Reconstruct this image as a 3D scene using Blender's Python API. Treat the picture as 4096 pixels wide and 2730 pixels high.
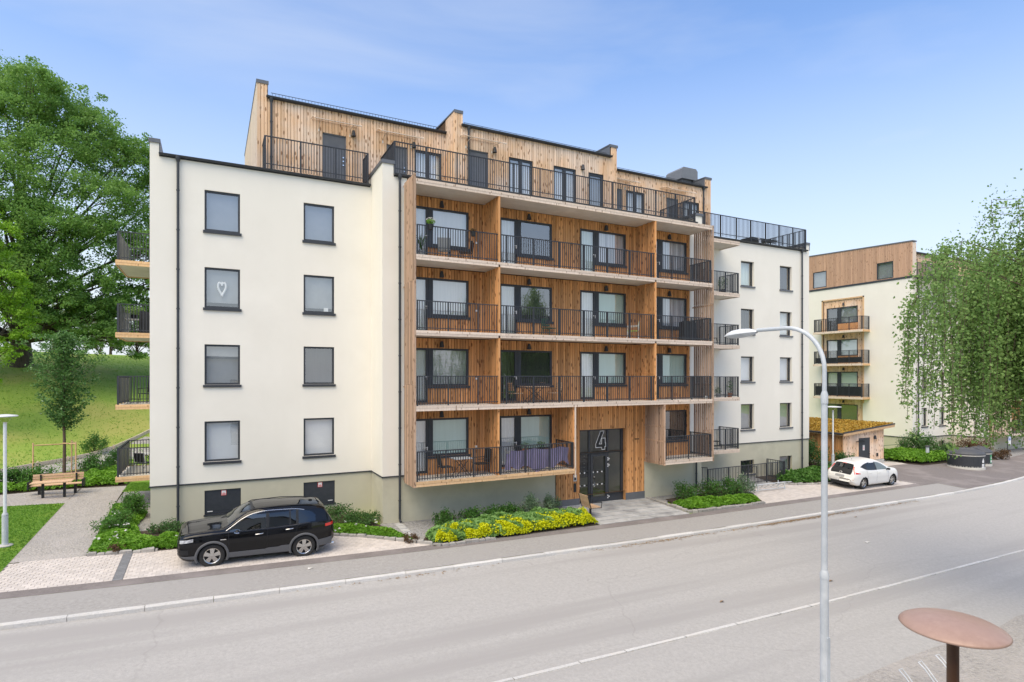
import bpy, math, random
import numpy as np
from mathutils import Vector, Matrix
random.seed(7); RNG = np.random.default_rng(7)
for o in list(bpy.data.objects): bpy.data.objects.remove(o)
SC = bpy.context.scene
COL = SC.collection
PI = math.pi
# ------------------------------------------------------------------ camera
EYE = 5.6
cam = bpy.data.cameras.new('camera'); camo = bpy.data.objects.new('camera', cam); COL.objects.link(camo)
cam.sensor_width = 36; cam.lens = 2330 / 4096 * 36; cam.shift_y = 143 / 4096
cam.clip_start = 0.1; cam.clip_end = 3000
camo.location = (0, 0, EYE); camo.rotation_euler = (PI / 2, 0, -math.radians(27.157))
SC.camera = camo
# ------------------------------------------------------------------ sky and sun
SUN_EL, SUN_AZ = math.radians(58), math.radians(233)      # azimuth clockwise from +Y
w = bpy.data.worlds.new('World'); SC.world = w; w.use_nodes = True
nt = w.node_tree; N = nt.nodes; L = nt.links
bg = N['Background']
sky = N.new('ShaderNodeTexSky'); sky.sky_type = 'NISHITA'; sky.sun_disc = False
sky.sun_elevation = SUN_EL; sky.sun_rotation = SUN_AZ; sky.altitude = 50
sky.air_density = 1.0; sky.dust_density = 0.8; sky.ozone_density = 1.0
tc = N.new('ShaderNodeTexCoord')
mp = N.new('ShaderNodeMapping'); mp.inputs['Scale'].default_value = (1.0, 1.0, 3.6); mp.inputs['Rotation'].default_value = (0.05, 0.12, 0.5)
L.new(tc.outputs['Generated'], mp.inputs['Vector'])
cn = N.new('ShaderNodeTexNoise'); cn.inputs['Scale'].default_value = 1.7; cn.inputs['Detail'].default_value = 7; cn.inputs['Roughness'].default_value = 0.5; cn.inputs['Distortion'].default_value = 0.5
L.new(mp.outputs['Vector'], cn.inputs['Vector'])
cr = N.new('ShaderNodeMapRange'); cr.inputs[1].default_value = 0.38; cr.inputs[2].default_value = 0.80; cr.inputs[3].default_value = 0.10; cr.inputs[4].default_value = 0.58
L.new(cn.outputs['Fac'], cr.inputs[0])
mix = N.new('ShaderNodeMix'); mix.data_type = 'RGBA'
sep = N.new('ShaderNodeSeparateXYZ'); L.new(tc.outputs['Generated'], sep.inputs[0])
hz = N.new('ShaderNodeMapRange'); hz.interpolation_type = 'SMOOTHSTEP'; hz.inputs[1].default_value = -0.02; hz.inputs[2].default_value = 0.62; hz.inputs[3].default_value = 0.95; hz.inputs[4].default_value = 0.0   # haze thickens towards the horizon all round
L.new(sep.outputs['Z'], hz.inputs[0])
mx = N.new('ShaderNodeMath'); mx.operation = 'MAXIMUM'; L.new(cr.outputs[0], mx.inputs[0]); L.new(hz.outputs[0], mx.inputs[1])
hs = N.new('ShaderNodeHueSaturation'); hs.inputs['Hue'].default_value = 0.512; hs.inputs['Saturation'].default_value = 1.3; hs.inputs['Value'].default_value = 0.87; L.new(sky.outputs[0], hs.inputs['Color'])
L.new(mx.outputs[0], mix.inputs[0]); L.new(hs.outputs[0], mix.inputs[6]); mix.inputs[7].default_value = (2.15, 2.38, 3.1, 1)   # thin high cloud veil, sky radiance units
L.new(mix.outputs[2], bg.inputs['Color']); bg.inputs['Strength'].default_value = 0.15
sun = bpy.data.lights.new('sun', 'SUN'); suno = bpy.data.objects.new('sun', sun); COL.objects.link(suno)
sun.energy = 1.4; sun.angle = math.radians(60); sun.color = (1.0, 0.875, 0.72)
suno.rotation_euler = Vector((math.sin(SUN_AZ) * math.cos(SUN_EL), math.cos(SUN_AZ) * math.cos(SUN_EL), math.sin(SUN_EL))).to_track_quat('Z', 'Y').to_euler()
suno.location = (0, 0, 60)
SC.view_settings.view_transform = 'Standard'; SC.view_settings.look = 'None'
SC.view_settings.exposure = 1.32; SC.view_settings.use_white_balance = True; SC.view_settings.white_balance_temperature = 7500; SC.view_settings.white_balance_tint = 3; SC.view_settings.gamma = 1; SC.view_settings.use_curve_mapping = False
# ------------------------------------------------------------------ ground height
_px = np.array([-400, -60, -20, -8, -2, 6, 14, 19, 34, 50, 80, 400.]); _pz = np.array([1.6, 1.5, .55, .15, -.05, -.25, -.40, -.47, -.58, -.66, -.75, -.8])
_hy = np.array([-900, 45, 48, 52, 59, 66, 74, 82, 95, 110, 160, 900.]); _hz = np.array([0, 0, .3, 1.4, 3.75, 5.85, 6.95, 7.55, 7.95, 7.9, 6.5, 4.])
def gz(x, y):
    x = np.asarray(x, float); y = np.asarray(y, float)
    s = np.clip((24 - x) / 22, 0, 1); s = s * s * (3 - 2 * s)
    return np.interp(x, _px, _pz) + .05 * (np.clip(y, 4, 30) - 22.9) + np.interp(y, _hy, _hz) * s
def gf(x, y): return float(gz(x, y))
# ------------------------------------------------------------------ helpers
class MB:
    def __init__(s): s.v = []; s.f = []; s.m = []; s.r = []
    def quad(s, *p, m=0, r=None):
        n = len(s.v); s.v += [tuple(q) for q in p]; s.f.append(tuple(range(n, n + len(p)))); s.m.append(m); s.r.append(random.random() if r is None else r)
    def box(s, x0, x1, y0, y1, z0, z1, m=0, r=None, skip=''):
        if x0 > x1: x0, x1 = x1, x0
        if y0 > y1: y0, y1 = y1, y0
        if z0 > z1: z0, z1 = z1, z0
        n = len(s.v); r = random.random() if r is None else r
        s.v += [(x0, y0, z0), (x1, y0, z0), (x1, y1, z0), (x0, y1, z0), (x0, y0, z1), (x1, y0, z1), (x1, y1, z1), (x0, y1, z1)]
        for k, f in (('b', (3, 2, 1, 0)), ('t', (4, 5, 6, 7)), ('f', (0, 1, 5, 4)), ('r', (1, 2, 6, 5)), ('k', (2, 3, 7, 6)), ('l', (3, 0, 4, 7))):
            if k in skip: continue
            s.f.append(tuple(n + i for i in f)); s.m.append(m); s.r.append(r)
    def bevbox(s, x0, x1, y0, y1, z0, z1, b=.01, m=0, r=None, jit=0):
        n = len(s.v); r = random.random() if r is None else r
        j = lambda: random.uniform(-jit, jit)
        s.v += [(x0, y0, z0), (x1, y0, z0), (x1, y1, z0), (x0, y1, z0)]
        s.v += [(x0 + j(), y0 + j(), z1 - b), (x1 + j(), y0 + j(), z1 - b), (x1 + j(), y1 + j(), z1 - b), (x0 + j(), y1 + j(), z1 - b)]
        s.v += [(x0 + b + j(), y0 + b + j(), z1 + j()), (x1 - b + j(), y0 + b + j(), z1 + j()), (x1 - b + j(), y1 - b + j(), z1 + j()), (x0 + b + j(), y1 - b + j(), z1 + j())]
        F = []
        for a in (0, 4):
            for i in range(4): F.append((a + i, a + (i + 1) % 4, a + 4 + (i + 1) % 4, a + 4 + i))
        F.append((8, 9, 10, 11))
        for f in F: s.f.append(tuple(n + i for i in f)); s.m.append(m); s.r.append(r)
    def tube(s, pts, rad, n=8, m=0, cap=True, r=None):
        pts = [Vector(p) for p in pts]; k = len(pts); r = random.random() if r is None else r
        if not hasattr(rad, '__len__'): rad = [rad] * k
        b = len(s.v); up = None
        for i, p in enumerate(pts):
            t = (pts[min(i + 1, k - 1)] - pts[max(i - 1, 0)])
            if t.length < 1e-9: t = Vector((0, 0, 1))
            t.normalize()
            if up is None: up = Vector((0, 0, 1)) if abs(t.z) < .9 else Vector((1, 0, 0))
            a = t.cross(up)
            if a.length < 1e-6: a = t.orthogonal()
            a.normalize(); c = t.cross(a); up = -c if False else up
            for q in range(n):
                th = 2 * PI * q / n; s.v.append(tuple(p + (a * math.cos(th) + c * math.sin(th)) * rad[i]))
        for i in range(k - 1):
            for q in range(n):
                s.f.append((b + i * n + q, b + i * n + (q + 1) % n, b + (i + 1) * n + (q + 1) % n, b + (i + 1) * n + q)); s.m.append(m); s.r.append(r)
        if cap:                                        # own vertices, so that smooth shading does not bleed over the rim
            c0 = len(s.v); s.v += s.v[b:b + n]; s.f.append(tuple(c0 + q for q in range(n))[::-1]); s.m.append(m); s.r.append(r)
            c0 = len(s.v); s.v += s.v[b + (k - 1) * n:b + k * n]; s.f.append(tuple(c0 + q for q in range(n))); s.m.append(m); s.r.append(r)
    def lathe(s, prof, c=(0, 0, 0), n=24, m=0, axis='z', r=None):
        b = len(s.v); r = random.random() if r is None else r
        for (rr, h) in prof:
            for q in range(n):
                th = 2 * PI * q / n; x, y = rr * math.cos(th), rr * math.sin(th)
                p = (x, y, h) if axis == 'z' else ((x, h, y) if axis == 'y' else (h, x, y))
                s.v.append((c[0] + p[0], c[1] + p[1], c[2] + p[2]))
        for i in range(len(prof) - 1):
            for q in range(n):
                s.f.append((b + i * n + q, b + i * n + (q + 1) % n, b + (i + 1) * n + (q + 1) % n, b + (i + 1) * n + q)); s.m.append(m); s.r.append(r)
    def grid(s, fn, us, vs, m=0, r=None):
        b = len(s.v); r = random.random() if r is None else r; nv = len(vs)
        for u in us:
            for v in vs: s.v.append(tuple(fn(u, v)))
        for i in range(len(us) - 1):
            for j in range(nv - 1):
                s.f.append((b + i * nv + j, b + (i + 1) * nv + j, b + (i + 1) * nv + j + 1, b + i * nv + j + 1)); s.m.append(m); s.r.append(r)
    def prism(s, poly, axis, d0, d1, m=0, r=None):
        """poly in the two other axes (order: x,y,z without axis), extruded from d0 to d1"""
        b = len(s.v); n = len(poly); r = random.random() if r is None else r
        for d in (d0, d1):
            for (p, q) in poly: s.v.append((d, p, q) if axis == 'x' else ((p, d, q) if axis == 'y' else (p, q, d)))
        for i in range(n): s.f.append((b + i, b + (i + 1) % n, b + n + (i + 1) % n, b + n + i)); s.m.append(m); s.r.append(r)
        s.f.append(tuple(b + i for i in range(n))[::-1]); s.m.append(m); s.r.append(r)
        s.f.append(tuple(b + n + i for i in range(n))); s.m.append(m); s.r.append(r)
    def mesh(s, name, mats, smooth=False):
        me = bpy.data.meshes.new(name); me.from_pydata(s.v, [], s.f)
        if not isinstance(mats, (list, tuple)): mats = [mats]
        for q in mats: me.materials.append(q)
        if len(mats) > 1: me.polygons.foreach_set('material_index', s.m)
        at = me.attributes.new('rnd', 'FLOAT', 'FACE'); at.data.foreach_set('value', s.r)
        if smooth: me.polygons.foreach_set('use_smooth', [True] * len(s.f))
        me.update(); return me
    def build(s, name, mats, parent=None, smooth=False, local=False):
        o = bpy.data.objects.new(name, s.mesh(name, mats, smooth)); COL.objects.link(o)
        if parent: attach(o, parent, local)
        return o
def attach(o, parent, local=False):
    o.parent = parent
    if not local: o.matrix_parent_inverse = WM(parent).inverted()
def WM(o):
    m = Matrix.LocRotScale(o.location, o.rotation_euler, o.scale)
    return m if o.parent is None else WM(o.parent) @ o.matrix_parent_inverse @ m
def thing(name, label, cat, loc=(0, 0, 0), rot=(0, 0, 0), group=None):
    o = bpy.data.objects.new(name, None); COL.objects.link(o); o.location = loc; o.rotation_euler = rot; o.empty_display_size = .3
    return tag(o, label, cat, group)
def tag(o, label=None, cat=None, group=None, kind=None):
    if label: o['label'] = label
    if cat: o['category'] = cat
    if group: o['group'] = group
    if kind: o['kind'] = kind
    return o
def struct(o): o['kind'] = 'structure'; return o
def dup(root, loc, rot=None, label=None, group=None):
    r = root.copy(); COL.objects.link(r); r.location = loc
    if rot is not None: r.rotation_euler = rot
    if label: r['label'] = label
    if group: r['group'] = group
    for ch in list(root.children):
        c = ch.copy(); COL.objects.link(c); c.parent = r; c.matrix_parent_inverse = ch.matrix_parent_inverse.copy()
        for g2 in list(ch.children):
            d = g2.copy(); COL.objects.link(d); d.parent = c; d.matrix_parent_inverse = g2.matrix_parent_inverse.copy()
    return r
# ------------------------------------------------------------------ materials
def nd(nt, t, **kw):
    n = nt.nodes.new(t)
    for k, v in kw.items(): setattr(n, k, v)
    return n
def mat(name, c1, c2=None, scale=3., rough=.8, bump=0., bscale=60., metal=0., var=0., detail=6., lo=.3, hi=.7, stretch=(1, 1, 1), coat=0., spec=.5, c3=None, s3=.4, bdist=.02, nrough=.62, st3=None):
    m = bpy.data.materials.new(name); m.use_nodes = True; t = m.node_tree; p = t.nodes['Principled BSDF']
    p.inputs['Roughness'].default_value = rough; p.inputs['Metallic'].default_value = metal; p.inputs['Coat Weight'].default_value = coat; p.inputs['Coat Roughness'].default_value = .04
    p.inputs['Specular IOR Level'].default_value = spec
    c4 = lambda c: (c[0], c[1], c[2], 1)
    p.inputs['Base Color'].default_value = c4(c1)
    tcn = nd(t, 'ShaderNodeTexCoord'); mpn = nd(t, 'ShaderNodeMapping'); mpn.inputs['Scale'].default_value = stretch
    t.links.new(tcn.outputs['Object'], mpn.inputs[0]); col = None
    if c2:
        n = nd(t, 'ShaderNodeTexNoise'); n.inputs['Scale'].default_value = scale; n.inputs['Detail'].default_value = detail; n.inputs['Roughness'].default_value = nrough
        t.links.new(mpn.outputs[0], n.inputs['Vector'])
        r = nd(t, 'ShaderNodeMapRange'); r.inputs[1].default_value = lo; r.inputs[2].default_value = hi
        t.links.new(n.outputs['Fac'], r.inputs[0])
        x = nd(t, 'ShaderNodeMix', data_type='RGBA'); t.links.new(r.outputs[0], x.inputs[0]); x.inputs[6].default_value = c4(c1); x.inputs[7].default_value = c4(c2); col = x.outputs[2]
        if c3:
            n = nd(t, 'ShaderNodeTexNoise'); n.inputs['Scale'].default_value = s3; n.inputs['Detail'].default_value = 5
            if st3: m3 = nd(t, 'ShaderNodeMapping'); m3.inputs['Scale'].default_value = st3; t.links.new(tcn.outputs['Object'], m3.inputs[0]); t.links.new(m3.outputs[0], n.inputs['Vector'])
            else: t.links.new(tcn.outputs['Object'], n.inputs['Vector'])
            r = nd(t, 'ShaderNodeMapRange'); r.inputs[1].default_value = .48; r.inputs[2].default_value = .66
            t.links.new(n.outputs['Fac'], r.inputs[0])
            y = nd(t, 'ShaderNodeMix', data_type='RGBA'); t.links.new(r.outputs[0], y.inputs[0]); t.links.new(col, y.inputs[6]); y.inputs[7].default_value = c4(c3); col = y.outputs[2]
    if var:
        a = nd(t, 'ShaderNodeAttribute', attribute_name='rnd'); r = nd(t, 'ShaderNodeMapRange'); r.inputs[3].default_value = 1 - var; r.inputs[4].default_value = 1 + var
        t.links.new(a.outputs['Fac'], r.inputs[0])
        x = nd(t, 'ShaderNodeVectorMath', operation='SCALE'); t.links.new(r.outputs[0], x.inputs['Scale'])
        if col: t.links.new(col, x.inputs[0])
        else: x.inputs[0].default_value = c1
        col = x.outputs[0]
    if col: t.links.new(col, p.inputs['Base Color'])
    if bump:
        n = nd(t, 'ShaderNodeTexNoise'); n.inputs['Scale'].default_value = bscale; n.inputs['Detail'].default_value = 5
        t.links.new(mpn.outputs[0], n.inputs['Vector'])
        b = nd(t, 'ShaderNodeBump'); b.inputs['Strength'].default_value = bump; b.inputs['Distance'].default_value = bdist
        t.links.new(n.outputs['Fac'], b.inputs['Height']); t.links.new(b.outputs[0], p.inputs['Normal'])
    return m
def wood(name, c1, c2, knot, var=.14, kn=.05, gray=None):
    """upright boards with grain, knots and a tone of their own"""
    m = bpy.data.materials.new(name); m.use_nodes = True; t = m.node_tree; p = t.nodes['Principled BSDF']; p.inputs['Roughness'].default_value = .72; p.inputs['Specular IOR Level'].default_value = .3
    c4 = lambda c: (c[0], c[1], c[2], 1)
    tcn = nd(t, 'ShaderNodeTexCoord'); a = nd(t, 'ShaderNodeAttribute', attribute_name='rnd')
    cb = nd(t, 'ShaderNodeCombineXYZ'); s = nd(t, 'ShaderNodeMath', operation='MULTIPLY'); s.inputs[1].default_value = 93.; t.links.new(a.outputs['Fac'], s.inputs[0]); t.links.new(s.outputs[0], cb.inputs['Z'])
    ad = nd(t, 'ShaderNodeVectorMath', operation='ADD'); t.links.new(tcn.outputs['Object'], ad.inputs[0]); t.links.new(cb.outputs[0], ad.inputs[1])
    mg = nd(t, 'ShaderNodeMapping'); mg.inputs['Scale'].default_value = (26, 26, 1.1); t.links.new(ad.outputs[0], mg.inputs[0])
    n = nd(t, 'ShaderNodeTexNoise'); n.inputs['Scale'].default_value = 1.; n.inputs['Detail'].default_value = 4; n.inputs['Distortion'].default_value = .6; t.links.new(mg.outputs[0], n.inputs['Vector'])
    r = nd(t, 'ShaderNodeMapRange'); r.inputs[1].default_value = .3; r.inputs[2].default_value = .72; t.links.new(n.outputs['Fac'], r.inputs[0])
    x = nd(t, 'ShaderNodeMix', data_type='RGBA'); t.links.new(r.outputs[0], x.inputs[0]); x.inputs[6].default_value = c4(c1); x.inputs[7].default_value = c4(c2); col = x.outputs[2]
    if gray:
        g2 = nd(t, 'ShaderNodeTexNoise'); g2.inputs['Scale'].default_value = .7; g2.inputs['Detail'].default_value = 3; t.links.new(tcn.outputs['Object'], g2.inputs['Vector'])
        r2 = nd(t, 'ShaderNodeMapRange'); r2.inputs[1].default_value = .42; r2.inputs[2].default_value = .62; r2.inputs[4].default_value = .8; t.links.new(g2.outputs['Fac'], r2.inputs[0])
        y = nd(t, 'ShaderNodeMix', data_type='RGBA'); t.links.new(r2.outputs[0], y.inputs[0]); t.links.new(col, y.inputs[6]); y.inputs[7].default_value = c4(gray); col = y.outputs[2]
    r3 = nd(t, 'ShaderNodeMapRange'); r3.inputs[3].default_value = 1 - var; r3.inputs[4].default_value = 1 + var; t.links.new(a.outputs['Fac'], r3.inputs[0])
    sc = nd(t, 'ShaderNodeVectorMath', operation='SCALE'); t.links.new(r3.outputs[0], sc.inputs['Scale']); t.links.new(col, sc.inputs[0])
    mk = nd(t, 'ShaderNodeMapping'); mk.inputs['Scale'].default_value = (7.5, 7.5, 2.6); t.links.new(ad.outputs[0], mk.inputs[0])
    v = nd(t, 'ShaderNodeTexVoronoi'); v.inputs['Scale'].default_value = 1.; t.links.new(mk.outputs[0], v.inputs['Vector'])
    r4 = nd(t, 'ShaderNodeMapRange'); r4.inputs[1].default_value = .12 + kn; r4.inputs[2].default_value = .24 + kn; r4.inputs[3].default_value = .85; r4.inputs[4].default_value = 0; t.links.new(v.outputs['Distance'], r4.inputs[0])
    k = nd(t, 'ShaderNodeMix', data_type='RGBA'); t.links.new(r4.outputs[0], k.inputs[0]); t.links.new(sc.outputs[0], k.inputs[6]); k.inputs[7].default_value = c4(knot)
    t.links.new(k.outputs[2], p.inputs['Base Color'])
    b = nd(t, 'ShaderNodeBump'); b.inputs['Strength'].default_value = .25; b.inputs['Distance'].default_value = .004; t.links.new(n.outputs['Fac'], b.inputs['Height']); t.links.new(b.outputs[0], p.inputs['Normal'])
    return m
def glass(name, tint=(1, 1, 1), refl=(1, 1, 1), ior=1.75, rough=.0):
    m = bpy.data.materials.new(name); m.use_nodes = True; t = m.node_tree; t.nodes.remove(t.nodes['Principled BSDF']); out = t.nodes['Material Output']
    a = nd(t, 'ShaderNodeBsdfTransparent'); a.inputs[0].default_value = (*tint, 1)
    g2 = nd(t, 'ShaderNodeBsdfGlossy'); g2.inputs[0].default_value = (*refl, 1); g2.inputs['Roughness'].default_value = rough
    tcn = nd(t, 'ShaderNodeTexCoord'); n = nd(t, 'ShaderNodeTexNoise'); n.inputs['Scale'].default_value = 1.1; n.inputs['Detail'].default_value = 1; t.links.new(tcn.outputs['Object'], n.inputs['Vector'])
    b = nd(t, 'ShaderNodeBump'); b.inputs['Strength'].default_value = .05; b.inputs['Distance'].default_value = .03; t.links.new(n.outputs['Fac'], b.inputs['Height']); t.links.new(b.outputs[0], g2.inputs['Normal'])
    r0 = ((ior - 1) / (ior + 1)) ** 2; lw = nd(t, 'ShaderNodeLayerWeight'); lw.inputs['Blend'].default_value = .5      # Schlick, the same from both sides
    pw = nd(t, 'ShaderNodeMath', operation='POWER'); pw.inputs[1].default_value = 5.; t.links.new(lw.outputs['Facing'], pw.inputs[0]); f = nd(t, 'ShaderNodeMapRange'); f.inputs[3].default_value = r0; f.inputs[4].default_value = 1.; t.links.new(pw.outputs[0], f.inputs[0])
    x = nd(t, 'ShaderNodeMixShader'); t.links.new(f.outputs[0], x.inputs[0]); t.links.new(a.outputs[0], x.inputs[1]); t.links.new(g2.outputs[0], x.inputs[2]); t.links.new(x.outputs[0], out.inputs[0])
    return m
def leafmat(name, ca, cb_, cc=None, trans=.35, rough=.55):
    m = bpy.data.materials.new(name); m.use_nodes = True; t = m.node_tree; p = t.nodes['Principled BSDF']; out = t.nodes['Material Output']
    p.inputs['Roughness'].default_value = rough; p.inputs['Specular IOR Level'].default_value = .35
    a = nd(t, 'ShaderNodeAttribute', attribute_name='rnd'); r = nd(t, 'ShaderNodeValToRGB'); t.links.new(a.outputs['Fac'], r.inputs[0])
    r.color_ramp.elements[0].color = (*ca, 1); r.color_ramp.elements[1].color = (*cb_, 1)
    if cc: e = r.color_ramp.elements.new(.86); e.color = (*cb_, 1); r.color_ramp.elements[2].color = (*cc, 1)
    t.links.new(r.outputs[0], p.inputs['Base Color'])
    tr = nd(t, 'ShaderNodeBsdfTranslucent'); t.links.new(r.outputs[0], tr.inputs[0])
    x = nd(t, 'ShaderNodeMixShader'); x.inputs[0].default_value = trans; t.links.new(p.outputs[0], x.inputs[1]); t.links.new(tr.outputs[0], x.inputs[2]); t.links.new(x.outputs[0], out.inputs[0])
    return m
M = {}
M['cream'] = mat('cream_render', (.86, .82, .735), (.80, .76, .675), scale=.55, detail=9, nrough=.6, rough=.92, bump=.3, bscale=70, c3=(.825, .785, .70), s3=.9, bdist=.006, st3=(1.6, 1.6, .12))
M['plinth'] = mat('plinth_render', (.59, .56, .435), (.48, .455, .35), scale=1.1, detail=9, rough=.93, bump=.4, bscale=60, c3=(.535, .505, .39), s3=.5, bdist=.006)
M['metal'] = mat('anthracite_metal', (.030, .034, .042), (.042, .047, .056), scale=5, rough=.48, spec=.5)
M['cap'] = mat('sheet_metal_cap', (.115, .122, .137), (.145, .153, .168), scale=4, rough=.42, metal=.1)
M['wood'] = wood('stained_wood', (.68, .355, .16), (.55, .25, .09), (.17, .06, .02), var=.27)
M['woodpale'] = wood('pale_facade_wood', (.84, .59, .40), (.73, .46, .27), (.26, .12, .05), var=.14, gray=(.80, .64, .52))
M['woodgray'] = wood('weathered_wood', (.76, .635, .53), (.64, .51, .41), (.30, .19, .12), var=.12, kn=.0)
M['woodfresh'] = wood('fresh_timber', (.74, .50, .30), (.62, .385, .20), (.3, .15, .06), var=.1, kn=-.02)
M['backing'] = mat('board_backing', (.10, .05, .02), rough=.9)
M['soffit'] = mat('balcony_soffit', (.70, .635, .55), (.61, .55, .47), scale=2.2, rough=.9, bump=.2, bscale=40)
M['deck'] = mat('balcony_floor', (.76, .73, .67), (.66, .63, .575), scale=3, rough=.9)
M['roof'] = mat('roofing_felt', (.075, .078, .085), (.10, .10, .105), scale=3, rough=.9)
M['glass'] = glass('window_glass', (.95, .97, .97), (1, 1, 1), 3.0)
M['glassT'] = glass('tinted_balcony_glass', (.84, .93, .90), (.97, 1, 1), 2.5)
M['glassE'] = glass('entrance_glass', (.75, .78, .76), (1, 1, 1), 1.7)
M['canopyglass'] = glass('clear_canopy', (.86, .80, .72), (1, 1, 1), 2.2)
M['carglass'] = glass('car_glass', (.42, .46, .45), (1, 1, 1), 2.1)
M['carglassdark'] = glass('privacy_glass', (.05, .055, .065), (.9, .95, 1), 1.8)
M['blindwhite'] = mat('white_blind', (.80, .81, .82), (.74, .75, .77), scale=2, rough=.9)
M['blindgray'] = mat('gray_blind', (.36, .375, .385), (.30, .315, .325), scale=2, rough=.9)
M['blindblue'] = mat('blue_gray_blind', (.26, .285, .325), (.23, .255, .29), scale=2, rough=.9)
M['curtain'] = mat('sheer_curtain', (.90, .91, .89), (.80, .82, .81), scale=1.6, rough=.95, stretch=(9, 9, .4))
M['curtainT'] = mat('pale_green_curtain', (.74, .84, .80), (.66, .76, .72), scale=1.2, rough=.95, stretch=(7, 7, .5))
M['stripe'] = mat('pleated_curtain', (.80, .81, .84), (.40, .41, .45), scale=1., rough=.95, stretch=(14, 14, .05), lo=.42, hi=.58)
M['room'] = mat('dim_room', (.055, .058, .06), (.035, .036, .038), scale=1.5, rough=.95)  # flat sheet behind the pane; the unlit room's darkness is put into its colour
M['white'] = mat('white_plastic', (.78, .78, .77), rough=.5)
M['black'] = mat('black_plastic', (.012, .013, .015), rough=.5)
M['red'] = mat('red_print', (.62, .03, .03), rough=.5)
M['steel'] = mat('galvanised_steel', (.54, .575, .61), (.45, .485, .52), scale=14, detail=9, nrough=.8, rough=.5, metal=.0, c3=(.60, .63, .66), s3=3)
M['whitesteel'] = mat('white_lacquer', (.74, .76, .78), (.68, .70, .72), scale=8, rough=.4)
M['granite'] = mat('granite_kerb', (.72, .71, .69), (.46, .455, .445), scale=16, detail=9, nrough=.85, rough=.85, bump=.6, bscale=22, var=.08, c3=(.62, .60, .57), s3=2.2)
M['asphalt'] = mat('old_asphalt', (.48, .466, .448), (.32, .31, .30), scale=10, detail=12, nrough=.92, rough=.92, bump=.5, bscale=40, c3=(.35, .337, .326), s3=1.1, bdist=.01, lo=.36, hi=.64, st3=(.05, 1, 1))
M['walk'] = mat('pavement_asphalt', (.40, .386, .37), (.27, .26, .25), scale=10, detail=10, nrough=.88, rough=.93, bump=.5, bscale=40, c3=(.34, .327, .315), s3=.5, bdist=.01, lo=.36, hi=.64)
M['newasphalt'] = mat('dark_asphalt_strip', (.24, .213, .205), (.15, .133, .128), scale=10, detail=10, nrough=.88, rough=.93, bump=.5, bscale=40, bdist=.01, c3=(.255, .228, .22), s3=.8, lo=.36, hi=.64)
M['paver'] = mat('pink_gray_paver', (.64, .585, .545), (.52, .475, .44), scale=9, detail=9, nrough=.8, rough=.9, bump=.4, bscale=50, var=.09, c3=(.57, .515, .47), s3=.6)
M['paverdark'] = mat('dark_gray_paver', (.22, .225, .235), (.18, .185, .195), scale=14, rough=.9, bump=.4, bscale=120, var=.08)
M['joint'] = mat('joint_sand', (.25, .225, .20), (.19, .17, .15), scale=30, rough=.95)
M['slab'] = mat('concrete_slab', (.50, .50, .495), (.35, .35, .345), scale=3, detail=9, rough=.9, bump=.3, bscale=40, var=.06, c3=(.27, .27, .27), s3=1.3)
M['gravel'] = mat('path_gravel', (.56, .525, .49), (.20, .187, .175), scale=9, detail=12, nrough=.95, rough=.95, bump=1., bscale=14, c3=(.43, .40, .375), s3=1.0, bdist=.06, lo=.36, hi=.64)
M['crushed'] = mat('crushed_stone', (.50, .49, .48), (.09, .09, .09), scale=9, detail=10, nrough=.95, rough=.95, bump=1., bscale=14, bdist=.07, lo=.38, hi=.62)
M['soil'] = mat('bed_soil', (.075, .052, .036), (.045, .032, .022), scale=18, rough=.98, bump=.8, bscale=30, bdist=.04)
M['lawn'] = mat('mown_lawn', (.175, .33, .028), (.09, .21, .018), scale=12, detail=9, nrough=.85, rough=.95, bump=.9, bscale=60, c3=(.21, .34, .04), s3=.55, bdist=.04)
M['hill'] = mat('hill_grass', (.25, .37, .05), (.19, .295, .04), scale=4, detail=9, nrough=.75, rough=.95, bump=.5, bscale=14, c3=(.34, .345, .085), s3=.13, bdist=.05)
M['bark'] = mat('oak_bark', (.13, .105, .08), (.06, .048, .038), scale=5, rough=.95, bump=.9, bscale=9, stretch=(1, 1, .25), bdist=.06)
M['birchbark'] = mat('birch_bark', (.62, .60, .56), (.10, .09, .08), scale=4, rough=.85, stretch=(.5, .5, 3), lo=.55, hi=.7)
M['youngbark'] = mat('young_bark', (.15, .105, .075), (.10, .07, .05), scale=12, rough=.9)
M['twig'] = mat('twig_bark', (.12, .085, .06), rough=.9)
M['oakleaf'] = leafmat('oak_leaf', (.12, .26, .055), (.26, .44, .11), (.38, .55, .17), trans=.42)
M['lindenleaf'] = leafmat('bright_leaf', (.17, .36, .03), (.32, .53, .06), (.42, .60, .11))
M['birchleaf'] = leafmat('birch_leaf', (.15, .28, .07), (.31, .46, .15), (.43, .58, .24), trans=.45)
M['youngleaf'] = leafmat('young_tree_leaf', (.06, .16, .04), (.15, .29, .085), (.46, .56, .40))
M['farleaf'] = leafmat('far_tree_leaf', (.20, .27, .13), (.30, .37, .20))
M['cover'] = leafmat('ground_cover_leaf', (.09, .23, .025), (.20, .41, .04), (.30, .50, .07))
M['coverdark'] = leafmat('dark_cover_leaf', (.05, .15, .03), (.11, .255, .045), (.16, .33, .07))
M['mantle'] = leafmat('lady_mantle_leaf', (.14, .29, .07), (.27, .46, .15), (.34, .54, .2))
M['yellow'] = leafmat('yellow_flower', (.46, .52, .012), (.66, .68, .02), (.74, .74, .04), trans=.2)
M['greengray'] = leafmat('gray_green_leaf', (.11, .19, .10), (.21, .31, .19), (.28, .38, .26))
M['darkshrub'] = leafmat('dark_shrub_leaf', (.05, .13, .035), (.10, .22, .055), (.15, .29, .08))
M['redbrown'] = leafmat('red_brown_leaf', (.09, .04, .025), (.16, .10, .04), (.14, .19, .05))
M['petal'] = leafmat('white_petal', (.7, .7, .68), (.8, .8, .78))
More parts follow.
